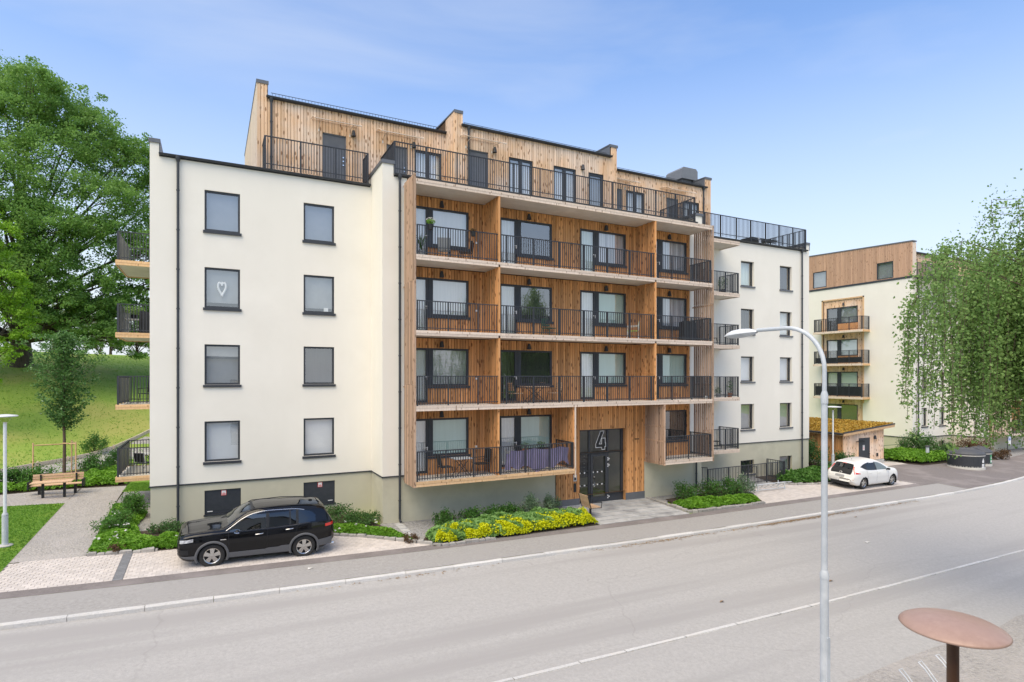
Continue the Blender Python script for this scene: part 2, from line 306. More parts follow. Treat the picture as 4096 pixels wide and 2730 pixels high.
M['litter'] = leafmat('dry_leaf_litter', (.26, .15, .07), (.42, .30, .18), (.5, .42, .32), trans=.1)
M['sedum'] = mat('sedum_roof', (.44, .25, .03), (.22, .155, .03), scale=7, rough=.98, bump=1., bscale=26, c3=(.50, .31, .045), s3=.9, bdist=.08)
M['sedumleaf'] = leafmat('sedum_tuft', (.36, .20, .03), (.58, .37, .06), (.24, .21, .06), trans=.1)
M['purple'] = mat('lilac_cloth', (.31, .28, .44), (.22, .19, .33), scale=2.5, rough=.9, stretch=(4, 4, 1))
M['blackpaint'] = mat('black_car_paint', (.004, .004, .005), rough=.06, spec=.45)
M['whitepaint'] = mat('white_car_paint', (.78, .775, .755), rough=.35, coat=.8)
M['clad'] = mat('gray_cladding', (.12, .123, .13), (.09, .093, .10), scale=40, rough=.7)
M['tyre'] = mat('tyre_rubber', (.02, .02, .021), (.03, .03, .03), scale=20, rough=.85)
M['alloy'] = mat('alloy_rim', (.66, .65, .63), rough=.25, metal=.9)
M['darkalloy'] = mat('dark_alloy', (.05, .05, .055), rough=.4, metal=.6)
M['chrome'] = mat('chrome', (.8, .8, .8), rough=.12, metal=1.)
M['tail'] = mat('red_lens', (.62, .02, .015), rough=.15, coat=1.)
M['lens'] = mat('clear_lens', (.62, .64, .66), (.2, .2, .22), scale=14, rough=.1, coat=1.)
M['plate'] = mat('blank_number_plate', (.36, .365, .37), rough=.5)
M['copper'] = mat('copper_brown_lacquer', (.45, .30, .24), (.38, .245, .195), scale=14, detail=8, rough=.42, metal=.05, c3=(.42, .275, .22), s3=5)
M['brownpole'] = mat('brown_pole', (.11, .045, .018), (.08, .034, .015), scale=9, rough=.5)
M['acrylic'] = glass('clear_acrylic', (.96, .93, .88), (1, 1, 1), 1.45)
M['lime'] = mat('lime_chair', (.50, .60, .10), rough=.5)
M['greenpaint'] = mat('green_lacquer', (.03, .10, .055), rough=.5)
M['terracotta'] = mat('terracotta', (.38, .15, .07), rough=.8)
M['binlid'] = mat('bin_lid', (.085, .088, .095), (.065, .068, .075), scale=6, rough=.55)
M['bluesign'] = mat('blue_sign', (.03, .12, .5), rough=.4)
M['greensign'] = mat('green_sign', (.02, .32, .12), rough=.4)
M['concrete'] = mat('pale_concrete', (.50, .49, .46), (.42, .41, .385), scale=5, rough=.9, bump=.3, bscale=50)
M['oppwall'] = mat('opposite_white_render', (.70, .70, .69), (.66, .66, .65), scale=1, rough=.9)
M['debris'] = mat('paper_scrap', (.72, .70, .66), rough=.8)
M['oiled'] = wood('bench_slats', (.66, .46, .31), (.55, .36, .22), (.3, .17, .08), var=.1, kn=-.04)
M['roughstone'] = mat('rough_edging_stone', (.42, .40, .375), (.26, .25, .235), scale=9, detail=9, nrough=.85, rough=.9, bump=.7, bscale=18, var=.15)
M['screen'] = wood('slat_screen_wood', (.54, .375, .27), (.40, .26, .175), (.16, .09, .05), var=.32, kn=.0)
M['redwood'] = wood('reddish_cladding', (.56, .36, .25), (.46, .275, .18), (.22, .12, .07), var=.12, kn=.0)
M['ventgray'] = mat('vent_gray', (.20, .21, .23), (.17, .18, .20), scale=4, rough=.5)
# hairline cracks in the old road surface
_m = M['asphalt']; _t = _m.node_tree; _p = _t.nodes['Principled BSDF']; _src = _p.inputs['Base Color'].links[0].from_socket
_tc = nd(_t, 'ShaderNodeTexCoord'); _n = nd(_t, 'ShaderNodeTexNoise'); _n.inputs['Scale'].default_value = 1.3; _n.inputs['Detail'].default_value = 6; _t.links.new(_tc.outputs['Object'], _n.inputs['Vector'])
_a = nd(_t, 'ShaderNodeMix', data_type='RGBA'); _a.inputs[0].default_value = .35; _t.links.new(_tc.outputs['Object'], _a.inputs[6]); _t.links.new(_n.outputs['Color'], _a.inputs[7])
_mp = nd(_t, 'ShaderNodeMapping'); _mp.inputs['Scale'].default_value = (.12, .22, .2); _t.links.new(_a.outputs[2], _mp.inputs[0])
_v = nd(_t, 'ShaderNodeTexVoronoi', feature='DISTANCE_TO_EDGE'); _v.inputs['Scale'].default_value = 1.; _t.links.new(_mp.outputs[0], _v.inputs['Vector'])
_r = nd(_t, 'ShaderNodeMapRange'); _r.inputs[1].default_value = .0; _r.inputs[2].default_value = .003; _r.inputs[3].default_value = .16; _r.inputs[4].default_value = 0; _t.links.new(_v.outputs['Distance'], _r.inputs[0])
_x = nd(_t, 'ShaderNodeMix', data_type='RGBA'); _t.links.new(_r.outputs[0], _x.inputs[0]); _t.links.new(_src, _x.inputs[6]); _x.inputs[7].default_value = (.16, .15, .14, 1); _t.links.new(_x.outputs[2], _p.inputs['Base Color'])
# ================================================================== ground
def sheet(name, m, x0, x1, ya, yb, nx, ny, off, parent=None):
    fa = ya if callable(ya) else (lambda x: ya); fb = yb if callable(yb) else (lambda x: yb)
    mb = MB(); xs = np.linspace(x0, x1, nx + 1); ts = np.linspace(0, 1, ny + 1)
    def fn(x, t):
        y = fa(x) + (fb(x) - fa(x)) * t; return (x, y, gf(x, y) + off)
    mb.grid(fn, xs, ts); return mb.build(name, m, parent, smooth=True)
def polysheet(name, m, poly, off, step=.5, parent=None):
    """flat-laid patch with a free outline: scanline grid clipped to the outline"""
    mb = MB(); ys = [p[1] for p in poly]; y0, y1 = min(ys), max(ys); n = max(2, int((y1 - y0) / step) + 1); yy = sorted(set(list(np.linspace(y0, y1, n)) + ys))
    def span(y):
        xs = []
        for i in range(len(poly)):
            (ax, ay), (bx, by) = poly[i], poly[(i + 1) % len(poly)]
            if ay == by: continue
            if min(ay, by) <= y <= max(ay, by): xs.append(ax + (bx - ax) * (y - ay) / (by - ay))
        return (min(xs), max(xs)) if xs else (0, 0)
    for i in range(len(yy) - 1):
        e = (yy[i + 1] - yy[i]) * 1e-4
        a0, a1 = span(yy[i] + e); b0, b1 = span(yy[i + 1] - e); k = max(1, int(max(a1 - a0, b1 - b0) / 1.0))
        for j in range(k):
            q = [(a0 + (a1 - a0) * j / k, yy[i]), (a0 + (a1 - a0) * (j + 1) / k, yy[i]), (b0 + (b1 - b0) * (j + 1) / k, yy[i + 1]), (b0 + (b1 - b0) * j / k, yy[i + 1])]
            mb.quad(*[(x, y, gf(x, y) + off) for x, y in q])
    return mb.build(name, m, parent, smooth=True)
# one sheet to the horizon
gx = np.concatenate([np.linspace(-600, -60, 12)[:-1], np.linspace(-60, 90, 101), np.linspace(90, 700, 12)[1:]])
gy = np.concatenate([np.linspace(-300, -20, 8)[:-1], np.linspace(-20, 120, 113), np.linspace(120, 900, 14)[1:]])
mb = MB()
def terr(x, y):
    d = np.interp(y, [-30, -18, 18.6, 19.2, 34, 36], [-.2, -.22, -.22, -.06, -.06, 0]); return (x, y, gf(x, y) + d)
mb.grid(terr, gx, gy); ground = struct(mb.build('ground', M['hill'], smooth=True))
kY = lambda x: 17.62 + .0045 * max(0, x - 34) ** 2
struct(sheet('road', M['asphalt'], -40, 95, 8.02, lambda x: kY(x), 90, 6, -.11))
struct(sheet('pavement', M['walk'], -40, 38.6, lambda x: kY(x) + .16, lambda x: 19.36 + .0045 * max(0, x - 34) ** 2, 90, 3, 0.0))
struct(sheet('asphalt_strip', M['newasphalt'], -40, 37.0, 19.36, 19.86, 60, 1, .004))
_ux = [36.9, 37.3, 41.5, 43.7, 44.2, 48.6, 53, 58.6, 95]; _uy = [20.8, 21.1, 24.0, 23.95, 23.15, 23.1, 22.4, 23.1, 33]
struct(sheet('driveway', M['newasphalt'], 38.6, 95, lambda x: kY(x) + .16, lambda x: float(np.interp(x, _ux, _uy)), 120, 8, .006)); struct(sheet('driveway', M['newasphalt'], 37.0, 38.6, 19.38, lambda x: float(np.interp(x, _ux, _uy)), 4, 3, .006))
struct(polysheet('shed_paving', M['paver'], [(35.9, 21.6), (36.9, 20.85), (37.3, 21.1), (41.5, 24.0), (43.7, 23.95), (44.2, 23.2), (44.0, 25.2), (42.6, 26.5), (42.5, 24.95), (37.9, 24.95), (37.5, 23.9)], .001))
struct(sheet('block_forecourt', M['crushed'], 48.4, 95, lambda x: float(np.interp(x, _ux, _uy)), lambda x: float(np.interp(x, _ux, _uy)) + 4.5, 60, 6, -.004))
struct(sheet('gravel_verge', M['gravel'], 7.5, 95, -60, lambda x: 8.22 + .08 * math.sin(x * 1.3) + .04 * math.sin(x * 4.1), 80, 12, -.10))
struct(sheet('near_walk', M['walk'], -40, 7.5, -60, 8.02, 30, 10, -.105))
# far kerb: single granite stones
kerb = struct(bpy.data.objects.new('kerb', None)); COL.objects.link(kerb); kerb.location = (0, 17.7, -.5)
x = -12.0
while x < 70:
    l = random.uniform(1.5, 2.1); n = 3; mb = MB(); r = random.random(); g = .006
    dy = random.uniform(-.008, .008); dz = random.uniform(-.008, .006); prev = None
    secs = np.linspace(x + g, x + l - g, n + 1); rows = []
    for i, q in enumerate(secs):
        y0 = kY(q) + dy; z = gf(q, y0) + dz; j = lambda: random.uniform(-.006, .006)
        rows.append([(q, y0, z - .2), (q, y0 + j() - .004, z - .018), (q, y0 + .02 + j(), z + .012 + j()), (q, y0 + .135 + j(), z + .012 + j()), (q, y0 + .158, z - .05)])
    for i in range(n):
        for k in range(4): mb.quad(rows[i][k], rows[i + 1][k], rows[i + 1][k + 1], rows[i][k + 1], r=r)
    mb.quad(*rows[0][::-1], r=r); mb.quad(*rows[-1], r=r)
    mb.build('kerb_stone', M['granite'], kerb); x += l
# flush stone line between road and walk
line = struct(bpy.data.objects.new('flush_kerb', None)); COL.objects.link(line); line.location = (5, 11.2, -.8)
x = -12.0
while x < 62:
    l = random.uniform(1.2, 2.0); y0 = 11.14 + random.uniform(-.01, .01); mb = MB(); r = random.random()
    a = gf(x, y0) - .106; b = gf(x + l, y0) - .106; j = lambda: random.uniform(-.012, .012)
    mb.quad((x + .01, y0 + j(), a - .05), (x + l - .01, y0 + j(), b - .05), (x + l - .01, y0 + j(), b + .022), (x + .01, y0 + j(), a + .022), r=r)
    mb.quad((x + .01, y0 + j() * .5, a + .022), (x + l - .01, y0 + j() * .5, b + .022), (x + l - .01, y0 + .11 + j(), b + .018), (x + .01, y0 + .11 + j(), a + .018), r=r)
    mb.quad((x + .01, y0 + .11, a + .018), (x + l - .01, y0 + .11, b + .018), (x + l - .01, y0 + .13, b - .05), (x + .01, y0 + .13, a - .05), r=r)
    mb.build('kerb_stone', M['granite'], line); x += l
# paved parking bay: pavers one by one near the camera
def paving(name, inside, x0, x1, y0, y1, limit, dark=None):
    base = struct(polysheet(name, M['joint'], inside, -.012)); pw, pl = .14, .21; cells = []
    px = [p[0] for p in inside]; py = [p[1] for p in inside]
    def isin(x, y):
        c = False; n = len(inside)
        for i in range(n):
            (ax, ay), (bx, by) = inside[i], inside[(i + 1) % n]
            if (ay > y) != (by > y) and x < (bx - ax) * (y - ay) / (by - ay) + ax: c = not c
        return c
    j = 0; y = y0
    while y < y1:
        x = x0 - (pl / 2 if j % 2 else 0)
        while x < x1:
            if isin(x + pl / 2, y + pw / 2): cells.append((x, y))
            x += pl
        y += pw; j += 1
    cells.sort(key=lambda c: c[0] ** 2 + c[1] ** 2); rest = MB(); shared = {}
    dk = lambda x, y: dark and dark[0] <= x + pl / 2 <= dark[1]
    vis = [c for c in cells if -4.9 < c[0] < 12]; first = set(vis[:limit]) if limit else set()
    for (x, y) in cells:
        z = gf(x + pl / 2, y + pw / 2); xa, xb = x, x + pl
        if dark and xb > dark[0] and xa < dark[1]:          # cut to the straight dark band
            if xa < dark[0]: xb = dark[0]
            elif xb > dark[1]: xa = dark[1]
            else: continue
            if xb - xa > .02: rest.bevbox(xa + .0025, xb - .0025, y + .0025, y + pw - .0025, z - .05, z + .004, b=.004)
            continue
        if (x, y) in first:
            k = (random.randrange(6), False)
            if k not in shared:
                b = MB(); b.bevbox(.0025, pl - .0025, .0025, pw - .0025, -.05, 0, b=.004, r=random.random()); shared[k] = b.mesh('paver', M['paverdark'] if k[1] else M['paver'])
            o = bpy.data.objects.new('paver', shared[k]); COL.objects.link(o)
            o.location = (x, y, z + .004 + random.uniform(-.0015, .0015)); o.rotation_euler = (.05, .022, 0); o.parent = base
        else: rest.bevbox(x + .0025, x + pl - .0025, y + .0025, y + pw - .0025, z - .05, z + .004, b=.004)
    if dark:
        y = y0
        while y < y1:
            if isin((dark[0] + dark[1]) / 2, y + pw / 2):
                z = gf(dark[0], y + pw / 2); b = MB(); b.bevbox(dark[0] + .0025, dark[1] - .0025, y + .0025, y + pw - .0025, z - .05, z + .004, b=.004); b.build('paver', M['paverdark'], base)
            y += pw
    if rest.f: rest.build('paver', [M['paver'], M['paverdark']], base)['kind'] = 'stuff'
    return base
paving('paved_parking_bay', [(-12, 19.86), (7.2, 19.86), (6.75, 20.12), (5.0, 21.5), (3.9, 22.1), (-1.7, 22.25), (-3.5, 22.36), (-5.42, 22.3), (-5.5, 21.5), (-12, 20.7)], -12, 7.3, 19.86, 22.4, 300, dark=(-2.55, -2.30))
paving('paved_forecourt', [(24.25, 19.86), (37.25, 19.86), (36.9, 20.8), (35.9, 21.6), (31.8, 21.7), (29.6, 22.2), (28.6, 23.0), (25.8, 22.6), (25.3, 21.6)], 24.2, 37.4, 19.86, 23.1, 0)
# entrance slabs, one by one
ent = struct(polysheet('entrance_paving', M['joint'], [(14.3, 19.86), (19.28, 19.86), (19.2, 23.3), (14.0, 23.3)], -.012))
for i in range(10):
    for j in range(7):
        x, y = 14.32 + i * .495, 19.88 + j * .49
        if x < 14.9 and y < 21.2 and False: continue
        mb = MB(); z = gf(x + .25, y + .25); mb.bevbox(x + .004, x + .49, y + .004, y + .486, z - .06, z + .005, b=.006); mb.build('slab', M['slab'], ent)
# left garden
struct(sheet('lawn', M['lawn'], -40, -5.42, lambda x: 20.75 if x < -5.6 else 20.8, 29.65, 40, 10, .012))
struct(sheet('lawn', M['lawn'], -3.68, 0, 31.6, 37, 6, 8, .012))
struct(polysheet('gravel_path', M['gravel'], [(-5.42, 20.9), (-5.40, 22.3), (-3.55, 22.38), (-3.62, 28.6), (-3.70, 33.35), (-5.5, 33.15), (-6.8, 32.75), (-8, 31.3), (-12, 28.2), (-40, 27), (-40, 29.66), (-5.42, 29.66)][0:3] + [(-3.62, 28.6), (-3.70, 33.35), (-5.5, 33.15), (-5.43, 29.66)], .004))
struct(polysheet('gravel_path', M['gravel'], [(-30, 29.66), (-5.42, 29.66), (-5.42, 33.15), (-6.8, 32.9), (-9, 32.0), (-30, 31.6)], .004))
struct(polysheet('crushed_stone_strip', M['crushed'], [(-3.60, 22.4), (-2.0, 22.3), (-2.0, 31.55), (-3.6, 31.6)], .008))
struct(polysheet('crushed_stone_strip', M['crushed'], [(5.6, 21.4), (6.9, 20.3), (8.2, 22.2), (14.0, 22.2), (14.0, 23.0), (5.9, 23.0)], .008))
struct(polysheet('crushed_stone_strip', M['crushed'], [(19.3, 21.9), (23.0, 22.3), (23.0, 23.0), (19.3, 23.0)], .008))
struct(polysheet('footpath', M['gravel'], [(-30, 33.2), (-9.4, 34.6), (-8.0, 37.4), (-4.6, 43.8), (-2, 49), (-4.4, 50), (-6.1, 47.2), (-9.9, 38.7), (-30, 36.4)], .012))
for nm, poly in (('bed_soil', [(-3.55, 22.36), (-1.7, 22.24), (3.9, 22.1), (5.0, 21.55), (6.75, 20.15), (5.7, 23.2), (5.0, 24.65), (-1.2, 24.5), (-1.8, 23.6), (-2.55, 24.1), (-2.6, 25.6), (-2.5, 27.2), (-3.6, 28.6)]),
                 ('bed_soil', [(7.0, 19.68), (14.2, 19.88), (14.25, 21.4), (13.9, 22.3), (8.0, 22.3), (6.8, 20.4)]),
                 ('bed_soil', [(19.42, 20.15), (24.3, 19.98), (25.4, 21.6), (25.6, 22.8), (20.0, 22.3)]),
                 ('bed_soil', [(28.8, 22.9), (29.7, 22.25), (31.9, 21.75), (35.9, 21.6), (37.5, 23.9), (37.5, 30), (34.3, 30), (34.2, 24.6), (29, 24.6)]),
                 ('bed_soil', [(43.7, 23.9), (44.2, 23.2), (48.4, 23.2), (52.8, 22.4), (55, 23.6), (56, 25), (56, 27), (50, 27), (44, 25)]),
                 ('bed_soil', [(-14, 31.8), (-9, 32.05), (-6.8, 32.95), (-5.4, 33.2), (-3.7, 33.4), (-3.6, 40), (-5, 42.6), (-8.2, 36.4), (-9.6, 34.0), (-14, 33.2)])):
    struct(polysheet(nm, M['soil'], poly, .016))
struct(polysheet('stair_apron', M['slab'], [(23.1, 22.95), (25.7, 22.7), (28.7, 22.95), (30.4, 23.0), (30.4, 24.72), (23.1, 24.72)], .006))
# ================================================================== wall helpers
class Wall:
    def __init__(s, axis, pos, sign): s.ax, s.p, s.s = axis, pos, sign
    def pt(s, a, d, z): return (a, s.p + s.s * d, z) if s.ax == 'y' else (s.p + s.s * d, a, z)
    def box(s, mb, a0, a1, d0, d1, z0, z1, **k):
        p, q = s.pt(a0, d0, z0), s.pt(a1, d1, z1); mb.box(p[0], q[0], p[1], q[1], p[2], q[2], **k)
def holed(mb, W, a0, a1, z0, z1, holes, rev=.2, m=0, mr=None, d=0.):
    mr = m if mr is None else mr
    xs = sorted(set([a0, a1] + [v for h in holes for v in h[:2] if a0 < v < a1])); zs = sorted(set([z0, z1] + [v for h in holes for v in h[2:4] if z0 < v < z1]))
    for i in range(len(xs) - 1):
        for j in range(len(zs) - 1):
            cx, cz = (xs[i] + xs[i + 1]) / 2, (zs[j] + zs[j + 1]) / 2
            if any(h[0] < cx < h[1] and h[2] < cz < h[3] for h in holes): continue
            mb.quad(W.pt(xs[i], d, zs[j]), W.pt(xs[i + 1], d, zs[j]), W.pt(xs[i + 1], d, zs[j + 1]), W.pt(xs[i], d, zs[j + 1]), m=m)
    for h in holes:
        for (p, q) in (((h[0], h[2]), (h[0], h[3])), ((h[1], h[2]), (h[1], h[3])), ((h[0], h[2]), (h[1], h[2])), ((h[0], h[3]), (h[1], h[3]))):
            mb.quad(W.pt(p[0], d, p[1]), W.pt(q[0], d, q[1]), W.pt(q[0], d - rev, q[1]), W.pt(p[0], d - rev, p[1]), m=mr)
def window(parent, W, a0, a1, z0, z1, inner='blindwhite', d=-.05, fw=.07, mull=(), sill=True, gm='glass', drop=None, name='window', idep=.10, trans=(), gap=0.):
    """frame mesh with pane, sill and blind as its pieces"""
    mb = MB(); t = .07
    W.box(mb, a0, a0 + fw, d - t, d, z0, z1); W.box(mb, a1 - fw, a1, d - t, d, z0, z1)
    W.box(mb, a0 + fw, a1 - fw, d - t, d, z0, z0 + fw); W.box(mb, a0 + fw, a1 - fw, d - t, d, z1 - fw, z1)
    for (m0, m1) in mull: W.box(mb, m0, m1, d - t, d + .004, z0 + fw, z1 - fw)
    for (m0, m1) in trans: W.box(mb, a0 + fw, a1 - fw, d - t, d + .003, m0, m1)
    o = mb.build(name, M['metal'], parent)
    mb = MB(); q = d - .045; mb.quad(W.pt(a0 + fw * .8, q, z0 + fw * .8), W.pt(a1 - fw * .8, q, z0 + fw * .8), W.pt(a1 - fw * .8, q, z1 - fw * .8), W.pt(a0 + fw * .8, q, z1 - fw * .8)); mb.build('pane', M[gm], o)
    if sill:
        mb = MB(); W.box(mb, a0 - .05, a1 + .05, d - .02, .07, z0 - .10, z0 - .005); mb.build('sill', M['cap'] if sill == 2 else M['metal'], o)
    mb = MB(); q = d - t - idep
    zb = z0 + (drop if drop else 0)
    mb.grid(lambda a, z: W.pt(a, q + (.0 if 'blind' in inner else .015) * math.sin(a * 37), z), np.linspace(a0 + .01, a1 - .01, 12), [zb, z1 - .01]); mb.build('blind' if 'blind' in inner else ('curtain' if inner != 'room' else 'room_interior'), M[inner], o)
    if drop:
        mb = MB(); mb.quad(W.pt(a0, q - .2, z0), W.pt(a1, q - .2, z0), W.pt(a1, q - .2, z1), W.pt(a0, q - .2, z1)); mb.build('room_interior', M['room'], o)
    return o
def boards(out, W, a0, a1, zf0, zf1, holes=(), pitch=.128, mk='wood', d=0., far=1.):
    """collects single facade boards, cut at openings"""
    xs = list(np.arange(a0, a1 - .03, pitch)) + [a1]; xs = sorted(set([round(v, 4) for v in xs] + [round(v, 4) for h in holes for v in h[:2] if a0 < v < a1]))
    f0 = zf0 if callable(zf0) else (lambda a: zf0); f1 = zf1 if callable(zf1) else (lambda a: zf1)
    for i in range(len(xs) - 1):
        if xs[i + 1] - xs[i] < .012: continue
        c = (xs[i] + xs[i + 1]) / 2; iv = [(f0(c), f1(c))]
        for h in holes:
            if h[0] < c < h[1]:
                nv = []
                for (p, q) in iv:
                    if h[2] > p: nv.append((p, min(q, h[2])))
                    if h[3] < q: nv.append((max(p, h[3]), q))
                iv = nv
        for (p, q) in iv:
            if q - p > .02: out.append((W, xs[i], xs[i + 1], p, q, d, mk, far))
def board_geo(mb, b, m=0):
    W, a0, a1, z0, z1, d, mk, far = b; r = random.random(); g = .004; t = d + .024 + random.uniform(-.002, .002); e = .009
    B = [W.pt(a0 + g, d, z0), W.pt(a1 - g, d, z0), W.pt(a1 - g, d, z1), W.pt(a0 + g, d, z1)]; F = [W.pt(a0 + g + e, t, z0), W.pt(a1 - g - e, t, z0), W.pt(a1 - g - e, t, z1), W.pt(a0 + g + e, t, z1)]
    mb.quad(*F, m=m, r=r)
    for i in range(4): mb.quad(B[i], B[(i + 1) % 4], F[(i + 1) % 4], F[i], m=m, r=r)
def emit_boards(lst, parent, limit=300):
    lst.sort(key=lambda b: -(b[2] - b[1]) * (b[4] - b[3]) * b[7]); rest = {}
    for i, b in enumerate(lst):
        if i < limit: mb = MB(); board_geo(mb, b); mb.build('board', M[b[6]], parent)
        else: board_geo(rest.setdefault(b[6], MB()), b)
    if rest:
        ks = list(rest); big = MB()
        for n, k in enumerate(ks):
            q = rest[k]; o = len(big.v); big.v += q.v; big.f += [tuple(o + i for i in f) for f in q.f]; big.m += [n] * len(q.f); big.r += q.r
        big.build('board', [M[k] for k in ks], parent)['kind'] = 'stuff'
def railing(mb, p0, p1, z0, z1, sp=.105, post=1.25, ends=True, br=.012, bot=.07, m=0):
    p0 = Vector((p0[0], p0[1], 0)); p1 = Vector((p1[0], p1[1], 0)); L_ = (p1 - p0).length; u = (p1 - p0) / L_; n = Vector((-u.y, u.x, 0))
    def bar(s, w, t, za, zb):
        c = p0 + u * s; A = [c - u * w - n * t, c + u * w - n * t, c + u * w + n * t, c - u * w + n * t]; b = len(mb.v)
        mb.v += [(q.x, q.y, za) for q in A] + [(q.x, q.y, zb) for q in A]
        for i in range(4): mb.f.append((b + i, b + (i + 1) % 4, b + 4 + (i + 1) % 4, b + 4 + i)); mb.m.append(m); mb.r.append(.5)
        mb.f.append((b + 4, b + 5, b + 6, b + 7)); mb.m.append(m); mb.r.append(.5)
    k = max(1, int(L_ / sp))
    for i in range(1, k): bar(i * L_ / k, br, br, z0 + .02, z1 - .02)
    k = max(1, round(L_ / post))
    for i in range(k + 1): bar(min(max(i * L_ / k, .02), L_ - .02), .022, .03, z0 - .03, z1 - .01)
    for (za, zb, t) in ((z1 - .035, z1, .026), (z0 + bot, z0 + bot + .03, .014)):
        A = [p0 - n * t, p1 - n * t, p1 + n * t, p0 + n * t]; b = len(mb.v)
        mb.v += [(q.x, q.y, za) for q in A] + [(q.x, q.y, zb) for q in A]
        for f in ((0, 1, 5, 4), (1, 2, 6, 5), (2, 3, 7, 6), (3, 0, 4, 7), (4, 5, 6, 7), (3, 2, 1, 0)): mb.f.append(tuple(b + i for i in f)); mb.m.append(m); mb.r.append(.5)
def downpipe(parent, x, y, z0, z1, shoe=True, r=.047):
    mb = MB(); pts = [(x, y, z1), (x, y, z0 + .1)] + ([(x, y - .03, z0 + .03), (x, y - .14, z0)] if shoe else [(x, y, z0)]); mb.tube(pts, r, 10)
    for z in np.arange(z0 + .8, z1 - .3, 1.45): mb.tube([(x, y, z), (x, y, z + .05)], r + .012, 10)
    mb.lathe([(.05, z1 - .02), (.09, z1 + .12), (.09, z1 + .2)], (x, y, 0), 10); return mb.build('downpipe', M['metal'], parent)
def walllamp(parent, W, a, z, s=1.):
    mb = MB(); c = W.pt(a, .11 * s, z); mb.lathe([(.0, .13 * s), (.055 * s, .13 * s), (.065 * s, .1 * s), (.105 * s, -.12 * s), (.09 * s, -.12 * s), (.0, -.08 * s)], c, 10); W.box(mb, a - .05, a + .05, .0, .07, z - .03, z + .06); return mb.build('wall_lamp', M['metal'], parent)
# ================================================================== main building
Y0, Y1, YB = 24.7, 22.9, 21.4
XL, XS, XE, XR = -2.04, 5.97, 23.08, 34.22
ZP, ZR = 1.62, 13.72
B1 = thing('apartment_building', 'cream and timber apartment block with entrance number 4 in the middle of the picture', 'building', (14, 24.7, -.4))
WF, WC = Wall('y', Y0, -1), Wall('y', Y1, -1)
FL = [1.58, 4.48, 7.38, 10.28]                       # balcony floors
wl = []; cols = ((-.29, .92), (3.24, 4.44))
for k in range(4):
    for (a, b) in cols: wl.append((a, b, 2.40 + 2.9 * k, 3.92 + 2.9 * k))
wr = []; colsr = ((28.03, 29.15), (31.45, 32.56))
for k in range(4):
    for (a, b) in colsr: wr.append((a, b, 2.44 + 2.87 * k, 3.96 + 2.86 * k))
mb = MB()
holed(mb, WF, XL, XS, ZP, ZR, wl); holed(mb, WF, XE, XR, ZP, ZR, wr)
mb.quad((XS, Y1, ZP), (XS, Y0, ZP), (XS, Y0, ZR), (XS, Y1, ZR)); mb.quad((XE, Y1, ZP), (XE, Y0, ZP), (XE, Y0, ZR), (XE, Y1, ZR))
mb.quad((XL, Y0, ZP), (XL, 37, ZP), (XL, 37, ZR), (XL, Y0, ZR)); mb.quad((XR, Y0, ZP), (XR, 37, ZP), (XR, 37, ZR), (XR, Y0, ZR)); mb.quad((XL, 37, -.5), (XR, 37, -.5), (XR, 37, ZR), (XL, 37, ZR))
for (a, b) in ((XS, 6.97), (22.2, XE)): mb.quad((a, Y1, ZP), (b, Y1, ZP), (b, Y1, ZR), (a, Y1, ZR))
for (a, b, y, y2) in ((XL, -1.75, Y0, 37), (33.94, XR, Y0, 37), (XS, 6.42, Y1, 26.5), (22.63, XE, Y1, 26.5)): mb.box(a, b, y, y2, ZR, 14.2, skip='b')
mb.build('wall', M['cream'], B1)
dp = .02
pan = [(-.29, .95, .42, 1.32), (3.24, 4.47, .42, 1.33)]; panr = [(28.03, 29.18, -.24, .58), (31.45, 32.6, -.30, .62)]
WFp, WCp = Wall('y', Y0 + dp, -1), Wall('y', Y1 + dp, -1)
mb = MB(); holed(mb, WFp, XL + dp, XS + dp, -1.2, ZP, pan, rev=.14)
mb.quad((XS + dp, Y1 + dp, -1.2), (XS + dp, Y0 + dp, -1.2), (XS + dp, Y0 + dp, ZP), (XS + dp, Y1 + dp, ZP)); mb.quad((XL + dp, Y0 + dp, -1.2), (XL + dp, 37, -1.2), (XL + dp, 37, ZP), (XL + dp, Y0 + dp, ZP))
mb.quad((XS + dp, Y1 + dp, -1.2), (14.0, Y1 + dp, -1.2), (14.0, Y1 + dp, ZP), (XS + dp, Y1 + dp, ZP)); mb.build('plinth', M['plinth'], B1)
mb = MB(); holed(mb, WFp, XE - dp, XR - dp, -1.2, ZP, panr, rev=.2); mb.quad((XE - dp, Y1 + dp, -1.2), (XE - dp, Y0 + dp, -1.2), (XE - dp, Y0 + dp, ZP), (XE - dp, Y1 + dp, ZP))
mb.quad((XR - dp, Y0 + dp, -1.2), (XR - dp, 37, -1.2), (XR - dp, 37, ZP), (XR - dp, Y0 + dp, ZP)); mb.quad((19.17, Y1 + dp, -1.2), (XE - dp, Y1 + dp, -1.2), (XE - dp, Y1 + dp, ZP), (19.17, Y1 + dp, ZP)); mb.build('plinth', M['plinth'], B1)
mb = MB(); mb.box(XL - .025, XS, Y0 - .03, Y0 + .01, ZP - .035, ZP + .012); mb.box(XS - .03, XS + .01, Y1 - .03, Y0, ZP - .034, ZP + .013); mb.box(XS - .025, 6.95, Y1 - .03, Y1 + .01, ZP - .035, ZP + .012); mb.build('drip_flashing', M['metal'], B1)
mb = MB(); mb.box(22.3, XE + .025, Y1 - .03, Y1 + .01, ZP - .035, ZP + .012); mb.build('drip_flashing', M['metal'], B1); mb = MB(); mb.box(XE, XR + .025, Y0 - .03, Y0 + .01, ZP - .035, ZP + .012); mb.build('drip_flashing', M['metal'], B1)
